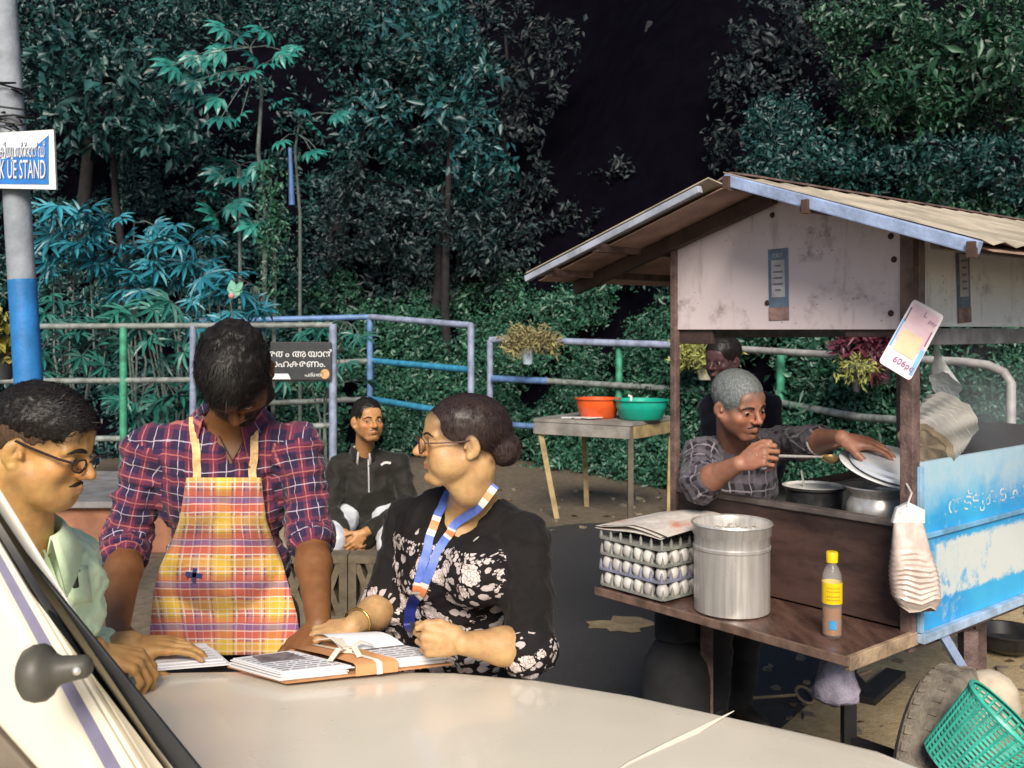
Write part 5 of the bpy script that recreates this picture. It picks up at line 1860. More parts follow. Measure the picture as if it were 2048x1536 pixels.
def add_hand(v, W, d, n, side, s=1.0, curl=(25, 30, 20), spread=6, thumb=(.55, .70, -.35), thumb_in=.3, curls=None, k=.0035):
    """W wrist, d towards the fingers, n back of the hand; side +1 right hand, -1 left hand"""
    W = Vector(W); d = Vector(d).normalized(); n = Vector(n); n = (n - d * n.dot(d)).normalized()
    t = (n.cross(d)) * side
    def P(a, b, c): return W + (d * a + t * b + n * c) * s
    R = Matrix((d, t, n)).transposed()
    v.ell(P(.050, .000, -.004), (.052 * s, .039 * s, .0145 * s), R, .008 * s)
    v.ell(P(.034, .026, -.012), (.034 * s, .016 * s, .015 * s), R, .008 * s)
    base = [(.092, .0285, .0), (.097, .0075, .002), (.092, -.0135, .0), (.083, -.0325, -.003)]
    ln = [(.042, .026, .022), (.046, .029, .023), (.042, .027, .022), (.033, .021, .019)]
    rd = [.0090, .0092, .0087, .0077]
    tips = []
    for i in range(4):
        NAILS.append(None); NAILS.pop()
        c = curls[i] if curls else curl
        p = P(*base[i])
        v.cone(P(.02, base[i][1] * .55, 0), p, .012 * s, (rd[i] + .0018) * s, .007 * s)
        sp = math.radians(spread) * (1.5 - i)
        dd = (d * math.cos(sp) + t * math.sin(sp)).normalized()
        ang = 0.0
        for j in range(3):
            ang += math.radians(c[j])
            q = p + (dd * math.cos(ang) - n * math.sin(ang)) * ln[i][j] * s
            r0, r1 = rd[i] * (1 - .10 * j), rd[i] * (1 - .10 * (j + 1))
            bn = (n * math.cos(ang) + dd * math.sin(ang))
            KNUCK.append(p + bn * r0 * s)
            if j == 2: NAILS.append((q - (q - p) * .12 + bn * r1 * s, .0062 * s))
            v.cone(p, q, r0 * s, r1 * s, k * s if j else .005 * s)
            p = q
        tips.append(p)
    p = P(.022, .024, -.008)
    th = (d * thumb[0] + t * thumb[1] + n * thumb[2]).normalized()
    q = p + th * .042 * s
    v.cone(p, q, .0145 * s, .0118 * s, .008 * s)
    th2 = (th * (1 - thumb_in) + d * thumb_in * .8 - t * thumb_in * .6 - n * .1).normalized()
    q2 = q + th2 * .034 * s
    v.cone(q, q2, .0112 * s, .0102 * s, k * s)
    th3 = (th2 * .8 + d * .2 - t * thumb_in * .9).normalized()
    q3 = q2 + th3 * .026 * s
    v.cone(q2, q3, .0102 * s, .0082 * s, k * s)
    tips.append(q3)
    return tips


def skin_mat(name):
    m = MB(name)
    a = m.nt.nodes.new('ShaderNodeAttribute'); a.attribute_name = 'tone'
    n = m.noise(45, 5, .7); n2 = m.noise(330, 3, .7)
    c = m.mix(n.ramp(.3, .7), m.mix(.26, a.outputs['Color'], (.10, .03, .02)), a.outputs['Color'])
    m.set(color=c, rough=n.ramp(.3, .7, .36, .54), spec=.45)
    m.b.inputs['Subsurface Weight'].default_value = .12
    m.b.inputs['Subsurface Radius'].default_value = (.010, .004, .002)
    m.b.inputs['Subsurface Scale'].default_value = .6
    m.bump(n2, .35, .0025)
    return m.mat
M_SKIN = skin_mat('skin')

def set_tone(o, cols):
    """skin colours, with pale nails, darker knuckle creases and blotches"""
    b = np.array(ORG[o.name])
    P = np.empty(len(o.data.vertices) * 3, dtype=np.float32); o.data.vertices.foreach_get('co', P)
    P = P.reshape(-1, 3) + b
    cols = np.array(cols)
    bl = n3(P, 22, 3.0) * .5 + n3(P, 70, 9.0) * .5
    cols = cols * (1 + .16 * bl)[:, None]
    cols[:, 1:] *= (1 - .10 * np.clip(n3(P, 35, 17.0), -1, 1))[:, None]
    for q in KNUCK:
        d = np.linalg.norm(P - np.array(q), axis=1)
        cols *= (1 - .30 * np.exp(-(d / .0075) ** 2))[:, None]
    for q, r in NAILS:
        d = np.linalg.norm(P - np.array(q), axis=1)
        f = (d < r)[:, None] * .65
        cols = cols + (np.array((.60, .40, .32)) * (.4 + .9 * cols.mean()) - cols) * f
    NAILS.clear(); KNUCK.clear()
    at_ = o.data.color_attributes.new('tone', 'FLOAT_COLOR', 'POINT')
    c = np.ones((len(o.data.vertices), 4), dtype=np.float32)
    c[:, :3] = cols
    at_.data.foreach_set('color', c.ravel())

def sm(x, a, b):
    t = np.clip((x - a) / (b - a), 0, 1)
    return t * t * (3 - 2 * t)

def soften(body, hair, col, dist=.010, amt=.8):
    """the roots show through: skin next to the hair takes some of its tone, so the hairline is not a hard edge"""
    bv = BVHTree.FromObject(hair, bpy.context.evaluated_depsgraph_get()) if False else BVHTree.FromPolygons([v.co for v in hair.data.vertices], [p.vertices for p in hair.data.polygons])
    off = ORG[body.name] - ORG[hair.name]
    at_ = body.data.color_attributes['tone']
    bb = np.array([v.co for v in hair.data.vertices]); lo, hi = bb.min(0) - dist, bb.max(0) + dist
    for i, v in enumerate(body.data.vertices):
        q = v.co + off
        if q.x < lo[0] or q.y < lo[1] or q.z < lo[2] or q.x > hi[0] or q.y > hi[1] or q.z > hi[2]: continue
        h = bv.find_nearest(q, dist)
        if h[0] is None: continue
        f = (1 - h[3] / dist) ** 1.3 * amt
        c = at_.data[i].color
        at_.data[i].color = [c[k] + (col[k] - c[k]) * f for k in range(3)] + [1]

def face_tone(V, C, R, s, base, beard=0.0, fem=False, fade=0.0, hairc=(.012, .010, .010)):
    """colours that belong to the skin itself: lips, shaved stubble, darker lids"""
    Lq = ((V - np.array(C)) @ np.linalg.inv(np.array(R)).T) / s            # local head coordinates
    x, y, z = Lq.T
    col = np.tile(np.array(base), (len(V), 1))
    near = np.exp(-((x / .055) ** 2)) * (y > .02)
    lips = np.exp(-(((x) / .022) ** 4)) * np.exp(-(((z + .0645) / .0095) ** 4)) * (y > .076)
    lc = np.array((.34, .11, .085)) if fem else np.array((.26, .11, .075))
    col = col + (lc - col) * (lips * (.85 if fem else .7))[:, None]
    red = np.exp(-(((np.abs(x) - .040) / .024) ** 2)) * np.exp(-(((z + .024) / .024) ** 2)) * (y > .03) + np.exp(-((x / .016) ** 2)) * np.exp(-(((z + .026) / .014) ** 2)) * (y > .09)
    col = col * (1 + red[:, None] * np.array((.06, -.12, -.14)))
    eye = np.exp(-(((np.abs(x) - .032) / .021) ** 2)) * np.exp(-(((z - .001) / .014) ** 2)) * (y > .055)
    col = col * (1 - .24 * eye)[:, None]
    if beard:
        b = sm(-z, .025, .05) * (y > -.02) * sm(.125 + z, -.02, .01) * (1 - lips)
        b = b * (np.abs(z + .02 - y * .0) < .2)
        dist = np.linalg.norm(Lq, axis=1)
        b = b * (dist < .16) * np.where((np.abs(x) < .02) & (z > -.05) & (y > .1), 0, 1)
        col = col * (1 - beard * b)[:, None]
    if fade:
        f = sm(z, .005, .04) * sm(-y, -.055, -.03) * (np.linalg.norm(Lq, axis=1) < .2)
        col = col + (np.array(hairc) - col) * (f * fade)[:, None]
    return col

def eyes(body, C, R, s, gaze=(0, 1, 0)):
    gz = (R @ Vector(gaze)).normalized()
    mw = simple('eye_white', (.40, .36, .33), .25, var=.04) if 'eye_white' not in bpy.data.materials else bpy.data.materials['eye_white']
    mi = simple('dark_iris', (.018, .010, .007), .12, var=.1) if 'dark_iris' not in bpy.data.materials else bpy.data.materials['dark_iris']
    for q in (-1, 1):
        c = Vector(C) + R @ (Vector((q * .032, .0775, .0015)) * s)
        bm = bmesh.new()
        bmesh.ops.create_uvsphere(bm, u_segments=20, v_segments=14, radius=.0128 * s)
        V = [c + v.co for v in bm.verts]
        bm.verts.index_update()
        F = [[v.index for v in f.verts] for f in bm.faces]
        fm = [1 if (f.calc_center_median().normalized()).dot(gz) > .80 else 0 for f in bm.faces]
        bm.free()
        mesh('eye', V, F, None, body, True, mats=[mw, mi], fmat=fm)

def hair_mat(name, a, b, rough=.38):
    m = MB(name)
    n = m.noise(330, 3, .7, stretch=(1, 1, .15)); n2 = m.noise(18, 3)
    m.set(color=m.mix(n.ramp(.35, .65), a, b), rough=rough, spec=.28)
    m.bump(n, .28, .003)
    return m.mat
M_HAIR = hair_mat('black_hair', (.005, .004, .004), (.022, .017, .014), .45)
M_HAIRB = hair_mat('brown_black_hair', (.010, .006, .006), (.045, .028, .024), .34)
M_HAIRG = hair_mat('grey_hair', (.085, .09, .092), (.21, .235, .24), .5)

def strands(V, N, flow, n, L, w, seed, lift=.25, curl=.3):
    """thin tapering hairs on a hair mass; returns vertices and quads"""
    r = np.random.default_rng(seed)
    i = r.integers(0, len(V), n)
    p = V[i]; nn = N[i]
    f = flow(p) + r.normal(size=(n, 3)) * curl
    f = f - nn * (f * nn).sum(1, keepdims=True) * .85
    f = unit(f)
    s = unit(np.cross(f, nn)) * (w * r.uniform(.6, 1.3, (n, 1)))
    l = L * r.uniform(.5, 1.2, (n, 1))
    p = p - nn * .002
    a = p; b = p + f * l * .5 + nn * l * lift * .7; c = p + f * l + nn * l * lift * .6
    VV = np.stack([a - s, a + s, b + s * .8, b - s * .8, c + s * .15, c - s * .15], 1).reshape(-1, 3)
    k = np.arange(n)[:, None] * 6
    FF = np.concatenate([k + np.array([[0, 1, 2, 3]]), k + np.array([[3, 2, 4, 5]])])
    return VV, FF

def add_hair(parent, C, R, s, mat, shell=((0, -.016, .048), (.081, .105, .094)), opening=((0, .118, -.028), (.070, .072, .112)), low=(-.012, .55, .03),
             h=.004, amp=.004, freq=40, flow=(0, .3, 1), nst=2600, L=.022, w=.0007, seed=1, extra=None, name='hair', cutz=None, lift=.25, curl=.3):
    C = Vector(C)
    c = C
    rad = .19 * s
    v = Vol(np.array(c) - rad, np.array(c) + rad, h)
    v.ell(C + R @ (Vector(shell[0]) * s), [a * s for a in shell[1]], R, 0)
    if opening:
        v.ell(C + R @ (Vector(opening[0]) * s), [a * s for a in opening[1]], R, .006, 's')
    z0, sl, y0 = low
    Rn = np.linalg.inv(np.array(R))
    def fn(x, y, z):
        px, py, pz = x - C.x, y - C.y, z - C.z
        ly = (Rn[1, 0] * px + Rn[1, 1] * py + Rn[1, 2] * pz) / s
        lz = (Rn[2, 0] * px + Rn[2, 1] * py + Rn[2, 2] * pz) / s
        lx = (Rn[0, 0] * px + Rn[0, 1] * py + Rn[0, 2] * pz) / s
        jit = .0035 * (np.sin(lx * 390 + ly * 140) + np.sin(ly * 330 - lx * 210 + 1))
        return ((z0 + sl * (ly - y0) - lz + jit) / math.sqrt(1 + sl * sl) * s).astype(np.float32)
    v.func(fn)
    if extra:
        extra(v, C, R, s)
    V, Q = v.mesh()
    N = vnormals(V, Q)
    V = V + N * (amp * n3(V, freq, seed)[:, None] + amp * .6 * n3(V, freq * 2.3, seed + 5)[:, None])
    fl = (lambda p: unit(np.tile(np.array(R @ Vector(flow)), (len(p), 1)))) if not callable(flow) else flow
    VV, FF = strands(V, N, fl, nst, L, w, seed, lift, curl)
    F = np.concatenate([Q, FF + len(V)])
    return mesh(name, np.concatenate([V, VV]), F, mat, parent, True)

def on_face(bv, C, R, s, x, z, lift=.0008):
    """point of the skin in front of head coordinates (x, z)"""
    o = Vector(C) + R @ (Vector((x, .19, z)) * s)
    d = (R @ Vector((0, -1, 0))).normalized()
    h = bv.ray_cast(o, d, .19 * s)
    return (h[0] - d * lift) if h[0] is not None else Vector(C) + R @ (Vector((x, .09, z)) * s)

def face_bvh(body):
    b = ORG[body.name]
    return BVHTree.FromPolygons([v.co + b for v in body.data.vertices], [p.vertices for p in body.data.polygons])

def add_brows(body, C, R, s, mat, thick=.0034, arch=.006, y=.0865):
    bv = face_bvh(body)
    r = random.Random(3)
    for q in (-1, 1):
        g = G()
        pts_ = []
        for i in range(9):
            f = i / 8
            x = q * (.014 + .040 * f)
            z = .0235 + arch * math.sin(math.pi * min(1, f * 1.05)) - .004 * f
            pts_.append(on_face(bv, C, R, s, x, z - .001))
        g.tube(pts_, [thick * s * a for a in (.6, .9, 1, 1, .95, .85, .7, .5, .25)], 7)
        g.out('eyebrow', mat, body, smooth=True)

def add_moustache(body, C, R, s, mat, w=.026, drop=.010, th=.0055, y=.0985):
    bv = face_bvh(body)
    g = G()
    for q in (-1, 1):
        pts_ = []
        for i in range(8):
            f = i / 7
            pts_.append(on_face(bv, C, R, s, q * (.002 + w * f), -.0505 - drop * f ** 1.4, .0))
        g.tube(pts_, [th * s * a for a in (.75, 1, 1, .95, .85, .7, .5, .25)], 8)
    o = g.out('moustache', mat, body, smooth=True)
    return o


# ------------------------------------------------------------------ clothing
def disp(V, Q, amp, freq, seed, ridged=False, it=1):
    N = vnormals(V, Q)
    d = np.zeros(len(V))
    for a, f, sd in ((1, 1, 0), (.5, 2.1, 7.3)):
        q = n3(V, np.array(freq) * f, seed + sd)
        d += a * ((.5 - np.abs(q) * 2) if ridged else q)
    return V + N * (amp * d)[:, None]

def arm_folds(V, Q, arms, amp=.007, freq=30, seed=0.0):
    """creases that run round a sleeve"""
    N = vnormals(V, Q)
    D = np.zeros(len(V))
    for (a, b, r, _x) in arms:
        a_, b_ = np.array(a), np.array(b)
        ax = b_ - a_; L = np.linalg.norm(ax); ax = ax / L
        rel = V - a_
        t = rel @ ax
        perp = rel - t[:, None] * ax
        d = np.linalg.norm(perp, axis=1)
        m = (d < r * 1.5) & (t > -.01) & (t < L + .02)
        e1 = np.array((0, -1.0, 0)); e1 = e1 - ax * (e1 @ ax); e1 /= np.linalg.norm(e1) + 1e-9
        e2 = np.cross(ax, e1)
        w = np.stack([t[m] * freq + 1.4 * (perp[m] @ e2) / r, .8 * (perp[m] @ e1) / r, .8 * (perp[m] @ e2) / r], 1)
        q = n3(w, 1.0, seed)
        f = np.clip(1 - 2.6 * np.abs(q), 0, 1) ** 1.5
        D[m] = np.maximum(D[m], f * sm(r * 1.5 - d[m], 0, r * .4))
    return V + N * (amp * D)[:, None]

def cloth_uv(V, Q, arms, origin, R):
    """planar on the trunk, unrolled along each sleeve; per-face so that nothing stretches across the seam"""
    cen = V[Q].mean(1)
    ori = np.array(origin); Rm = np.array(R)
    loc = (V - ori) @ Rm
    UV = np.stack([loc[Q][..., 0], loc[Q][..., 2]], -1)
    side = np.abs(((cen - ori) @ Rm)[:, 0])
    best = np.full(len(Q), 1.0)
    for (a, b, r, xmin) in arms:
        a_, b_ = np.array(a), np.array(b)
        ax = (b_ - a_); L = np.linalg.norm(ax); ax = ax / L
        rel = cen - a_
        t = np.clip(rel @ ax, 0, L)
        dist = np.linalg.norm(rel - t[:, None] * ax, axis=1) / r
        m = (dist < best * 1.25) & (dist < 1.35) & (side > xmin) & (rel @ ax > -.02)
        best = np.where(m, dist, best)
        cam_d = unit((np.array((0, 0, CAM_H)) - (a_ + b_) / 2)[None])[0]
        e1 = cam_d - ax * (cam_d @ ax); e1 /= np.linalg.norm(e1)
        e2 = np.cross(ax, e1)
        q = V[Q[m]] - a_
        ang = np.arctan2(q @ e2, q @ e1)
        UV[m] = np.stack([ang * r, q @ ax], -1)
    return UV.reshape(-1, 2), None

def plaid(name, base, warp, weft, rough=.85, weave=900, wob=.0):
    """warp / weft: list of (period, centre, half width, colour, strength)"""
    m = MB(name)
    u, v = m.uv()
    nz = m.noise(22, 2)
    if wob:
        u = u + (nz - .5) * wob; v = v + (nz - .5) * wob
    col = m.mix(m.noise(9, 3).ramp(.3, .7), base, tuple(c * .75 for c in base))
    for sock, lst in ((u, warp), (v, weft)):
        for per, c, hw, cc, st in lst:
            f = ((sock * (1 / per)) + 100.5 - c / per).fract()
            msk = ((f - .5).abs()).ramp(max(0, (hw - .0006)) / per, (hw + .0006) / per, st, 0)
            col = m.mix(msk, col, cc)
    th = ((u * weave).sin() * (v * weave).sin())
    m.set(color=m.mix(th.ramp(-1, 1, 0, .07), col, (.02, .02, .02)), rough=rough, spec=.2, sheen=.12)
    m.bump(m.noise(70, 4, .6), .25, .006)
    return m.mat

def cloth(name, color, var=.18, rough=.85, scale=14, sheen=.12, bump=.25):
    m = MB(name)
    n = m.noise(scale, 4)
    m.set(color=m.mix(n.ramp(.3, .7), tuple(c * (1 - var) for c in color), color), rough=rough, spec=.2, sheen=sheen)
    m.bump(m.noise(90, 4, .65), bump, .005)
    return m.mat

def torso(v, p, infl=0.0, k=.05):
    """p: dict with R (right, forward, up), pelvis, belly, chest, SL, SR, neck and sizes"""
    R = p['R']; i = infl
    for key in ('pelvis', 'belly', 'chest'):
        c, r = p[key]
        v.ell(c, [a + i for a in r], R, k)
    v.cone(p['SR'], p['SL'], (p.get('rs', .052) + i) * .9, (p.get('rs', .052) + i) * .9, .04)
    nk = Vector(p['neck'])
    for S in (p['SR'], p['SL']):
        v.cone(nk - R.col[2] * .012, Vector(S) + R.col[2] * .006, p.get('tr', .042) + i * .7, .032 + i * .8, .03)
    if p.get('bust'):
        for q in p['bust']:
            v.ell(q[0], [a + i for a in q[1]], R, .04)

def bounds(pts_, pad):
    P = np.array([list(p) for p in pts_])
    return P.min(0) - pad, P.max(0) + pad

def collar(name, parent, mat, N, R, r=.068, gap=.5, hgt=.036, flare=.024, tip=.045, ell_=1.0, th=.003, zup=.0, drop=.0):
    """folded shirt collar round the neck: open at the front by the angle gap (radians each side)"""
    N = Vector(N)
    n_ = 30
    rows = [[], [], [], []]
    uvs = []
    for i in range(n_ + 1):
        a = -math.pi + gap + (2 * math.pi - 2 * gap) * i / n_         # 0 = back
        front = max(0.0, (abs(a) - math.pi * .45) / (math.pi * .55 - gap))
        d = Vector((math.sin(a), -math.cos(a) * ell_, 0))
        dz = -drop * (1 - math.cos(a)) * .5
        rows[0].append(N + R @ (d * (r * .96) + Vector((0, 0, zup + dz))))
        rows[1].append(N + R @ (d * (r + .004) + Vector((0, 0, zup + hgt + dz))))
        rows[2].append(N + R @ (d * (r + .012) + Vector((0, 0, zup + hgt - .006 + dz))))
        o = r + .012 + flare + .010 * front
        tp = tip * front ** 2.2
        rows[3].append(N + R @ (d * o + Vector((0, .010 * front, zup + hgt * .10 - tp + dz - .012))))
    V = [p for q in rows for p in q]
    m_ = n_ + 1
    F = [(j * m_ + i, j * m_ + i + 1, (j + 1) * m_ + i + 1, (j + 1) * m_ + i) for j in range(3) for i in range(n_)]
    uv = []
    for f in F:
        for q in f:
            j, i = divmod(q, m_)
            uv.append((i * .0125, j * .03))
    o = mesh(name, V, F, mat, parent, True, uv=uv)
    md = o.modifiers.new('thickness', 'SOLIDIFY'); md.thickness = th; md.offset = 1
    return o

def trousers(parent, mat, hips, knees, ankles, R, r=(.105, .075, .052), waist=None, h=.012, name='trousers', seed=3):
    pts_ = list(hips) + list(knees) + list(ankles)
    lo, hi = bounds(pts_, .2)
    v = Vol(lo, hi, h)
    mid = (Vector(hips[0]) + Vector(hips[1])) / 2
    v.ell(mid + R.col[2] * .03, (.175, .12, .13), R, .04)
    for a, b, c in zip(hips, knees, ankles):
        v.cone(a, b, r[0], r[1], .03); v.cone(b, c, r[1], r[2], .03)
    V, Q = v.mesh()
    V = disp(relax(V, Q), Q, .006, (7, 7, 12), seed, True)
    uv, _ = cloth_uv(V, Q, [], mid, R)
    return mesh(name, V, Q, mat, parent, True, uv=uv)

def shoes(parent, mat, ankles, fwd):
    f = Vector(fwd); f.z = 0; f.normalize()
    s = f.cross(Vector((0, 0, 1)))
    for a in ankles:
        a = Vector((a[0], a[1], 0))
        R = Matrix((s, f, Vector((0, 0, 1)))).transposed()
        v = Vol(np.array(a) + (-.22, -.22, -.02), np.array(a) + (.22, .22, .16), .008)
        v.ell(a + f * .05 + Vector((0, 0, .035)), (.042, .125, .04), R, .02)
        v.ell(a + Vector((0, 0, .07)), (.042, .05, .06), R, .03)
        v.half((0, 0, .002), (0, 0, -1))
        V, Q = v.mesh()
        mesh('shoe', relax(V, Q), Q, mat, parent, True)

def ribbon_on(bvh, path, w, off=.004, n=24, push=None):
    """strap lying on a surface: path of world points pulled on to it"""
    P = []
    path = [Vector(p) for p in path]
    segs = len(path) - 1
    for i in range(n + 1):
        t = i / n * segs
        k = min(int(t), segs - 1)
        p0, p1, p2, p3 = path[max(k - 1, 0)], path[k], path[k + 1], path[min(k + 2, segs)]
        f = t - k
        q = .5 * ((2 * p1) + (p2 - p0) * f + (2 * p0 - 5 * p1 + 4 * p2 - p3) * f * f + (3 * p1 - p0 - 3 * p2 + p3) * f ** 3)
        P.append(q)
    out = []
    for q in P:
        if bvh is not None:
            d = (Vector((0, 0, CAM_H)) - q).normalized() if push is None else Vector(push).normalized()
            hit = bvh.ray_cast(q + d * .35, -d, .8)
            if hit[0] is not None:
                q = hit[0] + hit[1] * off
        out.append(q)
    for _ in range(2):
        out = [out[0]] + [(out[i - 1] + out[i] * 2 + out[i + 1]) / 4 for i in range(1, n)] + [out[-1]]
    A, B2 = [], []
    cam_p = Vector((0, 0, CAM_H))
    for i in range(n + 1):
        t = (out[min(i + 1, n)] - out[max(i - 1, 0)]).normalized()
        view = (cam_p - out[i]).normalized()
        s = t.cross(view).normalized() * w / 2
        A.append(out[i] - s); B2.append(out[i] + s)
    return A, B2, out

def bvh_of(V, Q):
    return BVHTree.FromPolygons([tuple(p) for p in V], [tuple(int(i) for i in q) for q in Q])
# ================================================================== man in the apron
def build_apron_man():
    base = Vector((-.72, 2.72, 0))
    p = thing('person', 'man in a purple plaid shirt and yellow checked apron bending over the bonnet', 'person', base)
    SR, SL = at(296, 902, 2.56), at(600, 898, 2.56)
    ER, EL = at(252, 1085, 2.56), at(622, 1070, 2.52)
    WR, WL = at(236, 1252, 2.30), at(638, 1250, 2.28)
    R = frame((0.02, -.93, -.32))
    pel, bel, che = at(455, 1235, 2.72), at(455, 1130, 2.66), at(452, 975, 2.60)
    NB = at(458, 846, 2.57)
    t = dict(R=R, pelvis=(pel, (.150, .095, .13)), belly=(bel, (.150, .105, .13)), chest=(che, (.165, .100, .17)), SL=SL, SR=SR, neck=NB, rs=.050)
    HC = at(474, 748, 2.41)
    HR = hframe((0.03, -.40, -.915), (0, -.915, .40))
    lo, hi = bounds([SR, SL, ER, EL, WR, WL, pel, HC + Vector((0, 0, .09)), HC + Vector((0, -.1, 0)), WR + Vector((-.05, -.18, -.07)), WL + Vector((-.14, -.14, -.06))], .075)
    v = Vol(lo, hi, .0038)
    torso(v, t, -.006, .05)
    v.cone(NB - Vector((0, 0, .02)), HC + HR @ Vector((0, -.03, -.07)), .062, .056, .025)
    for S, E, Wr in ((SR, ER, WR), (SL, EL, WL)):
        v.cone(S, E, .036, .038, .02); v.cone(E, E.lerp(Wr, .35), .040, .042, .02); v.cone(E.lerp(Wr, .35), Wr, .043, .027, .02)
    add_head(v, HC, HR, 1.0, open_eye=.4)
    add_hand(v, WR, (.15, -.85, -.40), (0, -.42, .90), 1, .98, (8, 10, 8), 8)
    add_hand(v, WL, (-.45, -.78, -.42), (-.2, -.40, .90), -1, .98, (8, 14, 10), 8)
    V, Q = v.mesh(); V = relax(V, Q, 1, .4)
    col = face_tone(V, HC, HR, 1.0, (.215, .092, .032), beard=.92)
    body = mesh('body', V, Q, M_SKIN, p, True); set_tone(body, col)
    eyes(body, HC, HR, 1.0, (0, .8, -.6))
    add_brows(body, HC, HR, 1.0, M_HAIR, .0042)
    add_moustache(body, HC, HR, 1.0, M_HAIR, .028, .014, .006)
    # beard along the jaw
    vb = Vol(np.array(HC) - .17, np.array(HC) + .17, .005)
    def w(x, y, z): return HC + HR @ Vector((x, y, z))
    for q in (-1, 1):
        vb.cone(w(q * .066, .004, -.02), w(q * .056, .03, -.075), .012, .018, .02)
        vb.cone(w(q * .056, .03, -.075), w(0, .078, -.108), .017, .019, .02)
    Vb, Qb = vb.mesh(); Nb = vnormals(Vb, Qb); Vb = Vb + Nb * (.003 * n3(Vb, 90))[:, None]
    VV, FF = strands(Vb, Nb, lambda q: np.tile(np.array(HR @ Vector((0, .3, -1))), (len(q), 1)), 1200, .010, .0006, 5, .4)
    mesh('beard', np.concatenate([Vb, VV]), np.concatenate([Qb, FF + len(Vb)]), M_HAIR, p, True)
    add_hair(p, HC, HR, 1.0, M_HAIR, shell=((0, -.008, .056), (.086, .109, .100)), opening=((0, .136, -.030), (.078, .076, .112)), low=(-.012, .5, .03), amp=.006, freq=34,
             flow=(.25, 1, .1), nst=5200, L=.040, w=.0006, seed=2, lift=.10, curl=.25)
    soften(body, bpy.data.objects[[c.name for c in p.children if c.name.startswith('hair')][0]], (.012, .009, .008), .016, .9)
    soften(body, bpy.data.objects[[c.name for c in p.children if c.name.startswith('beard')][0]], (.012, .009, .008), .014, .9)
    # shirt
    lo, hi = bounds([SR, SL, ER, EL, pel, NB], .115)
    vs_ = Vol(lo, hi, .006)
    torso(vs_, t, .012, .05)
    cuffR, cuffL = ER.lerp(WR, .14), EL.lerp(WL, .06)
    for S, E, Cf in ((SR, ER, cuffR), (SL, EL, cuffL)):
        vs_.cone(S, E, .052, .054, .03); vs_.cone(E, Cf, .055, .054, .02)
    # V opening and neck hole
    vs_.cone(NB + R @ Vector((0, -.02, .02)), NB + R @ Vector((0, .10, .12)), .066, .085, .008, 's')
    for f in np.linspace(0, 1, 7):
        c = at(466, 850 + 74 * f, 2.52) + Vector((0, -.02, 0))
        vs_.cone(c + Vector((0, -.10, 0)), c + Vector((0, .045 - .02 * f, 0)), .046 * (1 - f) + .004, .046 * (1 - f) + .004, .004, 's')
    V, Q = vs_.mesh(); V = relax(V, Q, 2, .5)
    V = disp(V, Q, .010, (8, 8, 14), 3.3, True)
    V = disp(V, Q, .005, (20, 20, 26), 8.1, True)
    V = disp(V, Q, .0016, (60, 60, 60), 2.1)
    arms = [(SR, ER, .064, .10), (ER, cuffR + (cuffR - ER) * .5, .06, .10), (SL, EL, .064, .10), (EL, cuffL + (cuffL - EL) * .5, .06, .10)]
    uv, _ = cloth_uv(V, Q, arms, che, R)
    V = arm_folds(V, Q, arms, .005, 24, 1.5)
    nv, rd, wh = (.036, .021, .060), (.20, .034, .066), (.60, .52, .62)
    M_PL = plaid('purple_plaid', nv, [(.062, 0, .011, rd, .50), (.062, .0155, .003, (.02, .015, .06), .5), (.062, .031, .0011, wh, .7), (.062, .0, .0016, (.62, .20, .16), .6)],
                 [(.062, .0, .011, rd, .45), (.062, .0155, .003, (.02, .015, .06), .5), (.062, .031, .0011, wh, .62), (.062, .0, .0016, (.62, .20, .16), .5)], wob=.005)
    shirt = mesh('shirt', V, Q, M_PL, p, True, uv=uv)
    bv = bvh_of(V, Q)
    for E, Cf in ((ER, cuffR), (EL, cuffL)):        # rolled cuffs
        d = (Cf - E).normalized()
        rx = d.cross(Vector((0, 1, 0))).normalized(); ry = d.cross(rx)
        g = G().lathe([(.046, .004), (.060, .0), (.064, .008), (.063, .022), (.060, .034), (.055, .040)], Cf - d * .035, Matrix((rx, ry, d)).transposed(), 26)
        g2 = G().lathe([(.043, .045), (.058, .040), (.062, .046), (.060, .058), (.057, .064), (.043, .060)], Cf - d * .045, Matrix((rx, ry, d)).transposed(), 26)
        g.add(g2.V, g2.F)
        Vc = np.array([list(q) for q in g.V])
        Vc = Vc + .004 * np.stack([n3(Vc, 30, 1), n3(Vc, 30, 4), n3(Vc, 30, 9)], 1)
        uvc = []
        for f in g.F:
            for q in f:
                pt = Vc[q] - np.array(Cf)
                uvc.append((math.atan2(pt @ np.array(rx), pt @ np.array(ry)) * .066, pt @ np.array(d)))
        mesh('rolled_cuff', Vc, g.F, M_PL, shirt, True, uv=uvc)
    collar('collar', shirt, M_PL, NB + R @ Vector((0, .0, .006)), R, r=.073, gap=.60, hgt=.034, flare=.032, tip=.070, th=.003)
    G().tube([at(438, 872, 2.50), at(452, 900, 2.485), at(465, 922, 2.478), at(478, 900, 2.485), at(492, 872, 2.50)], .0016, 5).out('neck_cord', simple('dark_thread', (.03, .015, .012), .7), p)
    # apron pulled on to the shirt front
    tops, bots = 955, 1310
    rows, cols = 44, 26
    YS_ = np.zeros((rows, cols))
    PX = np.zeros((rows, cols)); PY = np.zeros((rows, cols))
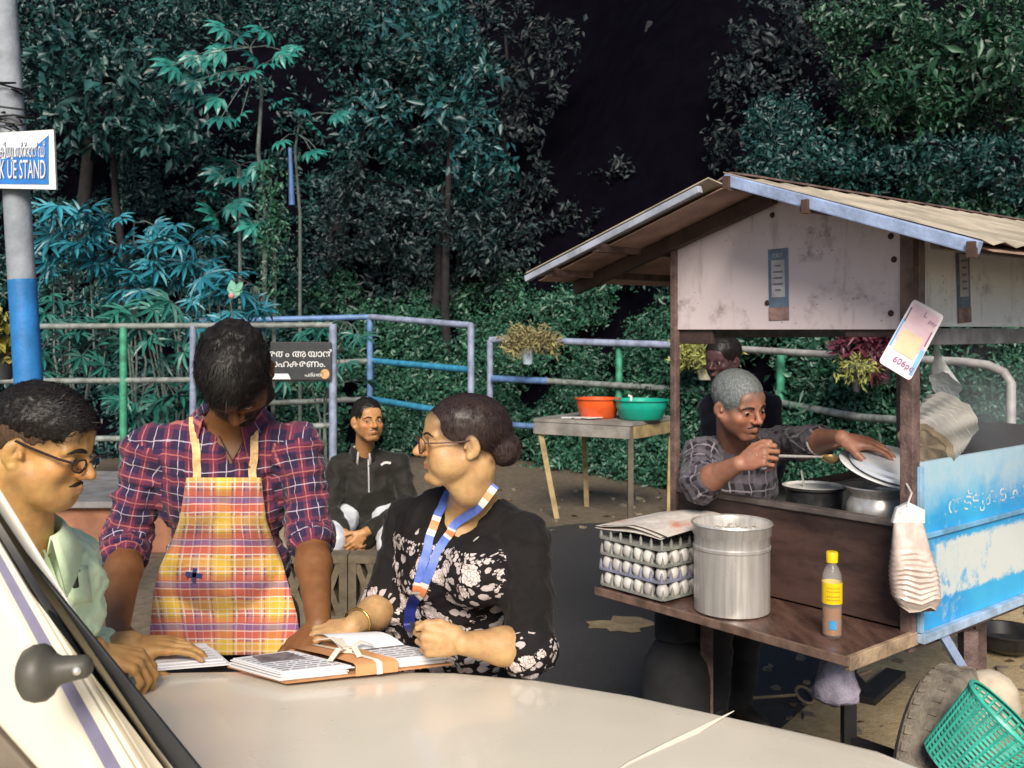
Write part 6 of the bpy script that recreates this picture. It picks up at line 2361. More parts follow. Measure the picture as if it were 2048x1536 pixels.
    for j in range(rows):
        py = tops + (bots - tops) * j / (rows - 1)
        l = np.interp(py, [955, 1040, 1085, 1130, 1180, 1230, 1310], [374, 360, 345, 322, 308, 303, 296])
        r_ = np.interp(py, [955, 1040, 1085, 1130, 1180, 1230, 1310], [522, 532, 548, 566, 580, 594, 604])
        for i in range(cols):
            px = l + (r_ - l) * i / (cols - 1)
            PX[j, i], PY[j, i] = px, py
            o_ = at(px, py, 1.5)
            d_ = (at(px, py, 3.0) - o_).normalized()
            hit = bv.ray_cast(o_, d_, 3)
            YS_[j, i] = hit[0].y - .014 if hit[0] is not None else np.nan
    # fill misses at the hem, then smooth so that the cloth bridges hollows
    for j in range(rows):
        row = YS_[j]
        ok = ~np.isnan(row)
        if ok.sum() >= 2:
            YS_[j] = np.interp(np.arange(cols), np.arange(cols)[ok], row[ok])
            e = np.arange(cols)
            le, re = np.argmax(ok), cols - 1 - np.argmax(ok[::-1])
            YS_[j, :le] += .02 * (le - e[:le]) / cols; YS_[j, re + 1:] += .02 * (e[re + 1:] - re) / cols
        elif j:
            YS_[j] = YS_[j - 1]
    for _ in range(6):
        S = YS_.copy()
        S[1:-1] = (YS_[:-2] + YS_[2:] + 2 * YS_[1:-1]) / 4
        S[:, 1:-1] = (S[:, :-2] + S[:, 2:] + 2 * S[:, 1:-1]) / 4
        YS_ = np.minimum(S, YS_ + .002)
    for j in range(rows):
        YS_[j] = np.minimum(YS_[j], 2.60 - .05 * max(0, (j - 22) / 22))
        for i in range(cols):
            f = max(0, (j - 14) / 30)
            YS_[j, i] += .008 * f * math.sin(i * .75 + .3 * math.sin(j * .2)) + .005 * noise.noise(Vector((i * .22, j * .3, 1)))
    V, uvp = [], []
    for j in range(rows):
        for i in range(cols):
            q = at(PX[j, i], PY[j, i], YS_[j, i])
            V.append(q)
            uvp.append(((i / (cols - 1) - .5) * np.interp(j, [0, 16, rows], [.185, .235, .38]), -j / (rows - 1) * .44))
    F = [(j * cols + i, j * cols + i + 1, (j + 1) * cols + i + 1, (j + 1) * cols + i) for j in range(rows - 1) for i in range(cols - 1)]
    uv = [uvp[q] for f in F for q in f]
    ye, re_, bl, wt, bk = (.80, .52, .05), (.58, .10, .07), (.17, .10, .32), (.75, .70, .62), (.05, .04, .06)
    M_AP = plaid('yellow_check', (.68, .33, .20), [(.115, .0, .018, ye, .75), (.115, .040, .012, re_, .65), (.115, .057, .009, bl, .45), (.115, -.030, .0016, wt, .85), (.115, -.024, .0012, bk, .7), (.115, .028, .0016, wt, .85), (.115, .022, .0011, bk, .7), (.115, -.045, .009, re_, .5), (.115, -.012, .0013, wt, .7), (.115, .008, .0013, wt, .7), (.115, .047, .0014, wt, .8), (.115, .052, .0010, bk, .6), (.115, -.05, .0013, wt, .7)],
                 [(.105, .0, .013, ye, .45), (.105, .032, .012, re_, .65), (.105, .052, .009, bl, .65), (.105, -.022, .0015, wt, .8), (.105, -.030, .0011, bk, .5), (.105, -.01, .0012, wt, .6), (.105, .040, .0013, wt, .7), (.105, .008, .0012, wt, .6), (.105, -.048, .0013, wt, .7), (.105, .020, .0014, wt, .8), (.105, -.040, .008, re_, .5)], wob=.005)
    ap = mesh('apron', V, F, M_AP, p, True, uv=uv)
    md = ap.modifiers.new('thickness', 'SOLIDIFY'); md.thickness = .003; md.offset = -1
    ab = BVHTree.FromPolygons([tuple(q) for q in V], F)
    # straps and waist tie
    for path in ([at(388, 838, 2.55), at(390, 880, 2.45), at(395, 920, 2.45), at(396, 962, 2.45)], [at(511, 836, 2.55), at(510, 880, 2.45), at(507, 920, 2.45), at(505, 962, 2.45)]):
        A, B2, o_ = ribbon_on(bv, path, .019, .007, 16)
        g = G().strip(A, B2)
        uvs_ = [((q % 2) * .02, (q // 2) * .01) for f in g.F for q in f]
        mesh('strap', g.V, g.F, simple('pale_yellow_strap', (.72, .46, .22), .85, var=.35, scale=60), ap, True)
    A, B2, o_ = ribbon_on(ab, [at(346, 1086, 2.5), at(400, 1084, 2.5), at(455, 1079, 2.5), at(510, 1081, 2.5), at(546, 1088, 2.5)], .009, .004, 22)
    g = G().strip(A, B2)
    mesh('waist_cord', g.V, g.F, simple('dark_blue_cord', (.03, .025, .07), .8), ap, True)
    # a printed anchor-like mark on the apron
    q = ab.ray_cast(at(388, 1150, 1.5), (at(388, 1150, 3) - at(388, 1150, 1.5)).normalized(), 3)[0]
    if q:
        g = G().bar(q + Vector((-.02, -.004, .004)), q + Vector((.022, -.004, -.002)), .002, .012).bar(q + Vector((0, -.004, -.016)), q + Vector((.004, -.004, .018)), .002, .010)
        g.out('printed_mark', simple('navy_print', (.03, .04, .14), .8), ap)
    M_TR = cloth('dark_trousers', (.022, .020, .024))
    h1, h2 = pel + R @ Vector((-.09, 0, -.03)), pel + R @ Vector((.09, 0, -.03))
    k1_, k2_ = Vector((h1.x, 2.62, .47)), Vector((h2.x, 2.62, .47))
    a1, a2 = Vector((h1.x - .03, 2.72, .08)), Vector((h2.x + .03, 2.72, .08))
    trousers(p, M_TR, [h1, h2], [k1_, k2_], [a1, a2], frame((0, -1, 0)))
    shoes(p, simple('dark_shoe', (.03, .025, .02), .5), [a1, a2], (0, -1, 0))
build_apron_man()
# ================================================================== man in the mint shirt
def build_left_man():
    base = Vector((-1.18, 1.95, 0))
    p = thing('person', 'man in a mint green shirt and glasses writing at the left edge', 'person', base)
    HC = at(80, 896, 1.80)
    HR = hframe((.962, -.03, -.27), (.24, .0, .97))
    NB = at(32, 1062, 1.84)
    SL, SR = at(122, 1128, 2.04), at(-118, 1128, 1.70)
    EL, ER = at(112, 1322, 2.12), at(20, 1370, 1.78)
    WL, WR = at(262, 1288, 2.17), at(185, 1302, 1.97)
    R = frame((.66, -.74, -.10))
    che, bel, pel = at(12, 1215, 1.92), at(-10, 1400, 1.97), at(-20, 1545, 2.02)
    t = dict(R=R, pelvis=(pel, (.155, .11, .13)), belly=(bel, (.155, .12, .14)), chest=(che, (.168, .112, .17)), SL=SL, SR=SR, neck=NB, rs=.052)
    lo, hi = bounds([SR, SL, ER, EL, WR, WL, pel, HC + Vector((0, 0, .08)), HC + Vector((.08, -.0, 0)), WL + Vector((.14, 0, 0)), WR + Vector((.1, .05, -.05))], .085)
    v = Vol(lo, hi, .0030)
    torso(v, t, -.006)
    v.cone(NB - Vector((0, 0, .02)), HC + HR @ Vector((0, -.028, -.06)), .064, .062, .02)
    for S, E, Wr in ((SR, ER, WR), (SL, EL, WL)):
        v.cone(S, E, .050, .043, .02); v.cone(E, E.lerp(Wr, .4), .043, .040, .02); v.cone(E.lerp(Wr, .4), Wr, .040, .0285, .02)
    add_head(v, HC, HR, .90, open_eye=.75, jaw=1.08)
    def w(x, y, z): return HC + HR @ (Vector((x, y, z)) * .90)
    v.ell(w(0, .045, -.088), (.05, .04, .028), HR, .02)                      # full chin and jaw line
    tl = add_hand(v, WL, (.985, .10, -.06), (.05, -.22, .97), -1, .90, curls=[(-6, 16, 22), (2, 24, 26), (10, 28, 26), (14, 26, 22)], spread=7, thumb=(.78, .52, -.38), thumb_in=.15)
    tr = add_hand(v, WR, (.86, .36, -.32), (.28, -.12, .90), 1, 1.0, curls=[(34, 40, 22), (40, 46, 26), (46, 50, 30), (48, 52, 30)], spread=2, thumb=(.80, .48, -.52), thumb_in=.25)
    V, Q = v.mesh(); V = relax(V, Q, 1, .4)
    col = face_tone(V, HC, HR, .90, (.56, .305, .105), beard=.12, fade=.45)
    body = mesh('body', V, Q, M_SKIN, p, True); set_tone(body, col)
    eyes(body, HC, HR, .90, (0, .95, -.25))
    add_brows(body, HC, HR, .90, M_HAIR, .0048)
    add_moustache(body, HC, HR, .90, M_HAIR, .024, .007, .0040)
    add_hair(p, HC, HR, .90, M_HAIR, shell=((0, -.008, .058), (.0795, .104, .090)), opening=((0, .140, .0), (.085, .080, .088)), low=(.040, .02, .03), amp=.003, freq=70,
             flow=(.1, .8, .6), nst=4200, L=.016, w=.0006, seed=4, lift=.30, curl=.35)
    # thin side hair down to the ear and nape
    add_hair(p, HC, HR, .90, hair_mat('faded_side_hair', (.05, .03, .018), (.10, .055, .03), .7), shell=((0, -.014, .042), (.0765, .0985, .088)), opening=((0, .118, -.02), (.088, .088, .125)), low=(.012, .62, .0),
             amp=.0008, freq=80, flow=(0, -.2, -1), nst=1800, L=.007, w=.0005, seed=6, name='side_hair', lift=.2)
    for c in p.children:
        if c.name.startswith('hair'): soften(body, c, (.015, .011, .009), .013, .8)
    # glasses
    M_FR = simple('dark_spectacle_frame', (.03, .015, .015), .35, var=.2)
    g = G()
    for q in (-1, 1):
        lp = [w(q * (.033 + .022 * math.cos(a)), .104 - .008 * abs(math.cos(a)) * (1 if math.cos(a) * 1 > 0 else 0), -.003 + .0145 * math.sin(a) - .002) for a in np.linspace(0, 2 * math.pi, 21)[:-1]]
        g.tube(lp, .0018, 6, closed=True)
        g.tube([w(q * .058, .099, .004), w(q * .074, .075, .008), w(q * .079, .02, .016), w(q * .081, -.010, .022), w(q * .079, -.034, .004)], .0026, 6)
    g.tube([w(-.009, .107, .003), w(0, .112, .006), w(.009, .107, .003)], .0014, 6)
    gl = g.out('glasses', M_FR, p, smooth=50)
    m = MB('lens'); m.set(color=(1, 1, 1), rough=.02, trans=1.0, ior=1.05, spec=.3)
    for q in (-1, 1):
        lp = [w(q * (.033 + .021 * math.cos(a)), .1035, -.005 + .0135 * math.sin(a)) for a in np.linspace(0, 2 * math.pi, 21)[:-1]]
        mesh('lens', lp, [tuple(range(20))], m.mat, gl)
    # shirt
    cuffL, cuffR = EL.lerp(WL, .55), ER.lerp(WR, .45)
    lo, hi = bounds([SR, SL, ER, EL, pel, NB, cuffL], .12)
    vs_ = Vol(lo, hi, .006)
    torso(vs_, t, .016, .05)
    for S, E, Cf in ((SR, ER, cuffR), (SL, EL, cuffL)):
        vs_.cone(S, E, .063, .060, .03); vs_.cone(E, Cf, .062, .052, .02)
    vs_.cone(NB + R @ Vector((0, -.01, .0)), NB + R @ Vector((0, .05, .14)), .066, .085, .008, 's')
    for f in np.linspace(0, 1, 6):
        c = at(72 - 2 * f, 1050 + 46 * f, 1.76)
        dd = (R @ Vector((0, 1, 0)))
        vs_.cone(c + dd * .10, c - dd * .05, .036 * (1 - f) + .003, .036 * (1 - f) + .003, .004, 's')
    V, Q = vs_.mesh(); V = relax(V, Q, 2, .5)
    V = disp(V, Q, .011, (7, 7, 12), 13.3, True)
    V = disp(V, Q, .005, (18, 18, 24), 2.1, True)
    V = arm_folds(V, Q, [(SR, ER, .063, 0), (ER, cuffR, .06, 0), (SL, EL, .063, 0), (EL, cuffL, .06, 0)], .007, 24, 4.5)
    M_MINT = cloth('mint_cotton', (.72, .88, .58), .08)
    shirt = mesh('shirt', V, Q, M_MINT, p, True)
    bv = bvh_of(V, Q)
    collar('collar', shirt, M_MINT, NB + R @ Vector((0, .008, -.004)), R, r=.072, gap=.50, hgt=.034, flare=.022, tip=.060, drop=.028)
    # placket, pocket with a pen
    A, B2, o_ = ribbon_on(bv, [at(72, 1105, 1.75), at(98, 1170, 1.75), at(122, 1240, 1.75), at(140, 1320, 1.75)], .028, .003, 14)
    g = G().strip(A, B2); mesh('placket', g.V, g.F, M_MINT, shirt, True)
    pk = []
    for j in range(5):
        row = []
        for i in range(4):
            a0 = at(128 + 46 * i / 3 + 8 * j / 4, 1140 + 72 * j / 4 - 8 * i / 3, 1.4)
            h = bv.ray_cast(a0, (at(0, 0, 1) * 0 + (a0 - Vector((0, 0, CAM_H)))).normalized(), 2)
            row.append(h[0] + h[1] * .003 if h[0] else a0 + (a0 - Vector((0, 0, CAM_H))).normalized() * .4)
        pk.append(row)
    Vp = [q for r_ in pk for q in r_]
    Fp = [(j * 4 + i, j * 4 + i + 1, (j + 1) * 4 + i + 1, (j + 1) * 4 + i) for j in range(4) for i in range(3)]
    o = mesh('pocket', Vp, Fp, M_MINT, shirt, True)
    md = o.modifiers.new('thickness', 'SOLIDIFY'); md.thickness = .003; md.offset = 1
    h = bv.ray_cast(at(146, 1130, 1.4), (at(146, 1130, 1.4) - Vector((0, 0, CAM_H))).normalized(), 2)
    h2 = bv.ray_cast(at(152, 1172, 1.4), (at(152, 1172, 1.4) - Vector((0, 0, CAM_H))).normalized(), 2)
    if h[0] and h2[0]:
        n_ = (Vector((0, 0, CAM_H)) - h[0]).normalized()
        ym = min(h[0].y, h2[0].y)
        h, h2 = [at(147, 1130, ym)], [at(152, 1174, ym + .004)]
        o = G().tube([h[0] + n_ * .030, h2[0] + n_ * .030], .0060, 8).tube([h[0] + n_ * .038 + Vector((.006, 0, 0)), h2[0] + n_ * .038 + Vector((.006, 0, .03))], .003, 5).out('pocket_pen', simple('black_pen', (.012, .012, .012), .3))
        props(o, 'black pen clipped in the pocket of the mint shirt', 'pen')
    M_TR = cloth('grey_trousers', (.05, .05, .055))
    h1, h2_ = pel + R @ Vector((-.09, 0, -.03)), pel + R @ Vector((.09, 0, -.03))
    k1_, k2_ = Vector((h1.x - .02, h1.y, .47)), Vector((h2_.x - .05, h2_.y, .47))
    a1, a2 = Vector((h1.x - .1, h1.y + .02, .08)), Vector((h2_.x - .14, h2_.y + .02, .08))
    trousers(p, M_TR, [h1, h2_], [k1_, k2_], [a1, a2], R)
    shoes(p, simple('black_shoe', (.02, .02, .02), .4), [a1, a2], (.8, -.6, 0))
    # pens: one in the writing hand, one under the flat hand
    e0 = (tr[0] + tr[4]) / 2
    M_PEN = simple('black_pen_barrel', (.012, .011, .013), .3)
    tip = on_bonnet(292, 1326, PZ + .012)
    d = (e0 - tip).normalized()
    o = G().tube([tip, tip + d * .012, tip + d * .13], [.0012, .0042, .0045], 8).out('pen', M_PEN, smooth=50)
    props(o, 'black pen in the writing hand of the man in the mint shirt', 'pen')
    c = tl[4] + Vector((.012, -.004, -.004))
    o = G().box(c, (.055, .018, .010), Matrix.Rotation(.2, 3, 'Y'), .003).out('stamp_holder', M_PEN)
    props(o, 'small black marker under the fingers resting on the white pad', 'marker')
build_left_man()
# ================================================================== woman with the lanyard
def build_woman():
    base = Vector((-.08, 2.55, 0))
    p = thing('person', 'woman in glasses with a floral black tunic and blue lanyard beside the bonnet', 'person', base)
    S_ = .88
    HC = at(924, 884, 2.22)
    HR = hframe((-.975, -.20, .02), roll=math.radians(2))
    NB = at(945, 1006, 2.35)
    SL, SR = at(1050, 1078, 2.25), at(818, 1044, 2.50)
    EL, ER = at(1058, 1296, 2.17), at(776, 1212, 2.42)
    WL, WR = at(925, 1287, 2.10), at(704, 1252, 2.27)
    R = frame((-.62, -.78, -.05))
    che, bel, pel = at(905, 1120, 2.37), at(905, 1260, 2.42), at(915, 1390, 2.47)
    bust = [(at(868, 1135, 2.30), (.062, .058, .062)), (at(960, 1145, 2.22), (.062, .058, .062))]
    t = dict(R=R, pelvis=(pel, (.175, .125, .14)), belly=(bel, (.150, .110, .13)), chest=(che, (.148, .098, .155)), SL=SL, SR=SR, neck=NB, rs=.042, tr=.050, bust=bust)
    lo, hi = bounds([SR, SL, ER, EL, WR, WL, bel, HC + Vector((0, 0, .06)), HC + Vector((-.06, -.0, 0)), WL + Vector((-.08, 0, 0)), WR + Vector((-.12, .0, -.03))], .085)
    v = Vol(lo, hi, .0034)
    torso(v, t, -.006)
    v.cone(NB - Vector((0, 0, .03)), HC + HR @ Vector((0, -.025, -.06)), .056, .052, .025)
    v.cone(HC + HR @ Vector((0, .024, -.080)), HC + HR @ Vector((0, -.015, -.12)), .026, .032, .03)      # soft throat
    for S, E, Wr in ((SR, ER, WR), (SL, EL, WL)):
        v.cone(S, E, .036, .038, .02); v.cone(E, E.lerp(Wr, .4), .041, .038, .02); v.cone(E.lerp(Wr, .4), Wr, .038, .024, .02)
    add_head(v, HC, HR, S_, fem=True, open_eye=1.0, smile=.5)
    for q in (-1, 1):
        v.ell(HC + HR @ (Vector((q * .042, .045, -.052)) * S_), (.026, .034, .034), HR, .02)                # full cheeks
    add_hand(v, WL, (-.97, -.06, .10), (-.06, -.98, .05), -1, .85, curls=[(58, 92, 60)] + [(64, 92, 60)] * 3, spread=1, thumb=(.75, .42, .1), thumb_in=.55)
    add_hand(v, WR, (-.93, -.30, -.08), (-.05, -.40, .92), 1, .87, curls=[(38, 42, 25), (40, 46, 26), (42, 46, 26), (42, 44, 26)], spread=3, thumb=(.72, .5, -.35), thumb_in=.3)
    V, Q = v.mesh(); V = relax(V, Q, 1, .4)
    col = face_tone(V, HC, HR, S_, (.54, .325, .145), fem=True)
    body = mesh('body', V, Q, M_SKIN, p, True); set_tone(body, col)
    eyes(body, HC, HR, S_, (.1, 1, -.05))
    add_brows(body, HC, HR, S_, M_HAIRB, .0028, .007)
    def w(x, y, z): return HC + HR @ (Vector((x, y, z)) * S_)
    def bun(v_, C, Rm, s):
        v_.ell(w(0, -.108, -.02), (.040, .036, .042), HR, .012)
        v_.cone(w(0, -.09, .02), w(0, -.11, -.02), .03, .03, .02)
    # hair sweeps back from the forehead to the knot
    knot = np.array(w(0, -.12, -.02))
    add_hair(p, HC, HR, S_, M_HAIRB, shell=((0, -.018, .048), (.081, .108, .090)), opening=((0, .112, -.035), (.080, .082, .115)), low=(-.018, .25, .03), amp=.0022, freq=30,
             flow=lambda q: unit(knot - q), nst=4200, L=.045, w=.0006, seed=8, lift=.03, curl=.10, extra=bun)
    for c in p.children:
        if c.name.startswith('hair'): soften(body, c, (.02, .012, .010), .014, .8)
    M_FR = simple('brown_spectacle_frame', (.09, .035, .03), .35, var=.2)
    g = G()
    for q in (-1, 1):
        lp = [w(q * (.034 + .0255 * math.cos(a)), .110 - .010 * max(0, math.cos(a)), -.006 + .0215 * math.sin(a)) for a in np.linspace(0, 2 * math.pi, 23)[:-1]]
        g.tube(lp, .0014, 6, closed=True)
        g.tube([w(q * .060, .100, .002), w(q * .074, .08, .003), w(q * .080, .02, .006), w(q * .081, -.012, .012), w(q * .08, -.03, -.004)], .0016, 6)
    g.tube([w(-.008, .110, .0), w(0, .114, .003), w(.008, .110, .0)], .0013, 6)
    gl = g.out('glasses', M_FR, p, smooth=50)
    for q in (-1, 1):
        lp = [w(q * (.034 + .0245 * math.cos(a)), .1085, -.006 + .0205 * math.sin(a)) for a in np.linspace(0, 2 * math.pi, 21)[:-1]]
        mesh('lens', lp, [tuple(range(20))], bpy.data.materials['lens'], gl)
    # tunic
    cuffL, cuffR = EL.lerp(WL, .10), ER.lerp(WR, .06)
    lo, hi = bounds([SR, SL, ER, EL, pel, NB], .13)
    vs_ = Vol(lo, hi, .006)
    torso(vs_, t, .014, .05)
    vs_.cone(pel, pel + Vector((0, 0, -.12)), .17, .18, .05)
    for S, E, Cf in ((SR, ER, cuffR), (SL, EL, cuffL)):
        vs_.cone(S, E, .055, .056, .03); vs_.cone(E, Cf, .056, .055, .02)
    vs_.cone(NB + R @ Vector((0, .0, .025)), NB + R @ Vector((0, .03, .14)), .054, .072, .008, 's')
    dd = R @ Vector((0, 1, 0))
    for f in np.linspace(0, 1, 9):
        c = at(925 - 34 * f, 1000 + 78 * f, 2.29 - .05 * f)
        vs_.cone(c + dd * .12, c - dd * .065 * (1 - f * .4), .054 * (1 - f) ** .6 + .003, .054 * (1 - f) ** .6 + .003, .004, 's')
    V, Q = vs_.mesh(); V = relax(V, Q, 2, .5)
    V = disp(V, Q, .009, (8, 8, 11), 23.3, True)
    V = disp(V, Q, .004, (20, 20, 26), 12.1, True)
    arms = [(SR, ER, .066, .09), (ER, cuffR + (cuffR - ER), .064, .09), (SL, EL, .066, .09), (EL, cuffL + (cuffL - EL), .064, .09)]
    uv, _ = cloth_uv(V, Q, arms, che, R)
    V = arm_folds(V, Q, arms, .0035, 22, 7.5)
    # faces: 0 plain black, 1 floral, 2 dotted yoke, 3 fine border print
    cen = V[Q].mean(1)
    loc = (cen - np.array(che)) @ np.array(R)
    fm = np.zeros(len(Q), dtype=np.int32)
    sl = np.zeros(len(Q), dtype=bool)
    for S, E in ((SR, ER), (SL, EL)):
        a_, b_ = np.array(S), np.array(E); ax = b_ - a_; L_ = np.linalg.norm(ax); ax = ax / L_
        rel = cen - a_; tt = np.clip(rel @ ax, 0, L_)
        sl |= (np.linalg.norm(rel - tt[:, None] * ax, axis=1) < .071) & (np.abs(loc[:, 0]) > .115)
    front = ~sl & (loc[:, 1] > -.02)
    fm[front & (loc[:, 2] < .048)] = 1
    fm[front & (loc[:, 2] >= .048) & (loc[:, 2] < .068)] = 3
    fm[front & (loc[:, 2] >= .068)] = 2
    for S, E, Cf, rr in ((SR, ER, cuffR, .1), (SL, EL, cuffL, .1)):
        ax = np.array((Cf - E).normalized()); d_up = np.array((E - S).normalized())
        rel = cen - np.array(E)
        fm[(np.linalg.norm(rel, axis=1) < .13) & (rel @ d_up > -.03) & (np.abs(loc[:, 0]) > .115)] = 1
    M_BLK = cloth('black_cotton', (.012, .010, .010), .3, sheen=.05)
    def floral(name, sc, sc2, big):
        m = MB(name)
        n = m.nt.nodes.new('ShaderNodeTexCoord').outputs['UV']
        wz = m.noise(120, 3, .6, n)
        d1 = m.voronoi(sc, vec=n) + (wz - .5) * .34
        d2 = m.voronoi(sc2, vec=n) + (wz - .5) * .4
        inner = m.voronoi(sc * 5, feature='DISTANCE_TO_EDGE', vec=n)
        fl = d1.lt(.42 if big else .42)
        lf = d2.lt(.40)
        col = m.mix(lf * .9, (.012, .010, .011), (.50, .43, .42))
        col = m.mix(d1.lt(.49), col, (.012, .010, .011))
        petals = m.mix(inner.lt(.06), (.62, .54, .51), (.30, .24, .24))
        col = m.mix(fl, col, petals)
        m.set(color=col, rough=.85, spec=.2)
        m.bump(m.noise(90, 4, .65), .25, .005)
        return m.mat
    M_FL = floral('floral_block_print', 22, 48, True)
    M_BRD = floral('border_print', 75, 120, False)
    m = MB('dotted_yoke')
    n = m.nt.nodes.new('ShaderNodeTexCoord').outputs['UV']
    d1 = m.voronoi(24, vec=n, rnd=.5)
    m.set(color=m.mix(d1.lt(.15), (.012, .010, .010), (.45, .42, .40)), rough=.85, spec=.2)
    tun = mesh('tunic', V, Q, None, p, True, uv=uv, mats=[M_BLK, M_FL, m.mat, M_BRD], fmat=fm)
    bv = bvh_of(V, Q)
    # piping of small pale beads on the shoulder
    g = G()
    for f in np.linspace(0, 1, 7):
        a0 = at(1018 + 82 * f, 976 + 62 * f, 1.6)
        d_ = (a0 - Vector((0, 0, CAM_H))).normalized()
        h = bv.ray_cast(a0 + Vector((-.004, 0, -.006)), d_, 2)
        if h[0]:
            g.box(h[0] + h[1] * .002, (.010, .005, .005), Matrix.Rotation(.6, 3, 'Y'), .001)
    g.out('shoulder_trim', simple('pale_trim', (.55, .50, .46), .7), tun)
    # lanyard
    M_LB = simple('lanyard_blue', (.10, .17, .55), .5, var=.2, scale=60)
    M_LW = simple('lanyard_white', (.72, .64, .60), .5, var=.1)
    M_LO = simple('lanyard_orange', (.75, .25, .10), .5)
    ly = thing('lanyard', 'blue lanyard with white and orange squares round the neck of the woman', 'lanyard', NB)
    Vb, Qb = [v_.co.copy() for v_ in body.data.vertices], None
    off = ORG[body.name]
    allV = list(V) + [np.array(v_.co + off) for v_ in body.data.vertices]
    allF = [tuple(int(i) for i in q) for q in Q] + [tuple(i + len(V) for i in f.vertices) for f in body.data.polygons]
    ba = BVHTree.FromPolygons([tuple(q) for q in allV], allF)
    for path, marks in (([at(985, 968, 2.3), at(952, 1012, 2.3), at(918, 1042, 2.25), at(892, 1080, 2.2), at(868, 1130, 2.2), at(838, 1192, 2.2)], ((.02, .16), (.48, .60), (.88, 1.0))),
                        ([at(893, 985, 2.3), at(880, 1018, 2.25), at(868, 1055, 2.2), at(855, 1105, 2.2), at(842, 1150, 2.2), at(835, 1182, 2.2)], ((.30, .46), (.86, 1.0)))):
        A, B2, o_ = ribbon_on(ba, path, .0195, .007, 40)
        n_ = len(A) - 1
        g = G().strip(A, B2)
        fmat = []
        for i in range(n_):
            f = i / n_
            k_ = 0
            for a_, b_ in marks:
                if a_ <= f < b_:
                    k_ = 1
                    if a_ + (b_ - a_) * .28 < f < a_ + (b_ - a_) * .72: k_ = 2
            fmat.append(k_)
        mesh('strap', g.V, g.F, None, ly, True, mats=[M_LB, M_LW, M_LO], fmat=fmat)
    A, B2, o_ = ribbon_on(ba, [at(836, 1186, 2.15), at(830, 1212, 2.12), at(826, 1240, 2.11), at(830, 1256, 2.10)], .026, .012, 12)
    g = G().strip(A, B2)
    mesh('strap_end', g.V, g.F, simple('lanyard_navy', (.02, .03, .20), .5), ly, True)
    # thin gold bangle
    d = (WR - ER).normalized(); rx = d.cross(Vector((0, 1, 0))).normalized(); ry = d.cross(rx)
    c = ER.lerp(WR, .86)
    m = MB('gold'); m.set(color=(.80, .52, .16), metal=1.0, rough=.25)
    G().tube([c + rx * .034 * math.cos(a) + ry * .034 * math.sin(a) for a in np.linspace(0, 2 * math.pi, 25)[:-1]], .0022, 6, closed=True).out('bangle', m.mat, p, smooth=True)
    # skirt of the tunic, trousers, shoes
    M_TR = cloth('dark_leggings', (.02, .018, .02))
    h1, h2 = pel + R @ Vector((-.09, 0, -.02)), pel + R @ Vector((.09, 0, -.02))
    k1_, k2_ = Vector((h1.x, h1.y, .46)), Vector((h2.x, h2.y, .46))
    a1, a2 = Vector((h1.x, h1.y, .08)), Vector((h2.x, h2.y, .08))
    vk = Vol(*bounds([h1, h2, (h1.x, h1.y, .45)], .2), .012)
    vk.cone(pel, (pel.x, pel.y, .50), .18, .20, .03); vk.half((0, 0, .48), (0, 0, -1))
    Vk, Qk = vk.mesh(); Vk = disp(Vk, Qk, .012, (9, 9, 2), 5, True)
    uvk, _ = cloth_uv(Vk, Qk, [], pel, R)
    mesh('tunic_skirt', Vk, Qk, M_FL, p, True, uv=uvk)
    trousers(p, M_TR, [h1, h2], [k1_, k2_], [a1, a2], R, r=(.10, .07, .045))
    shoes(p, simple('brown_sandal', (.12, .06, .04), .5), [a1, a2], (-.6, -.8, 0))
build_woman()
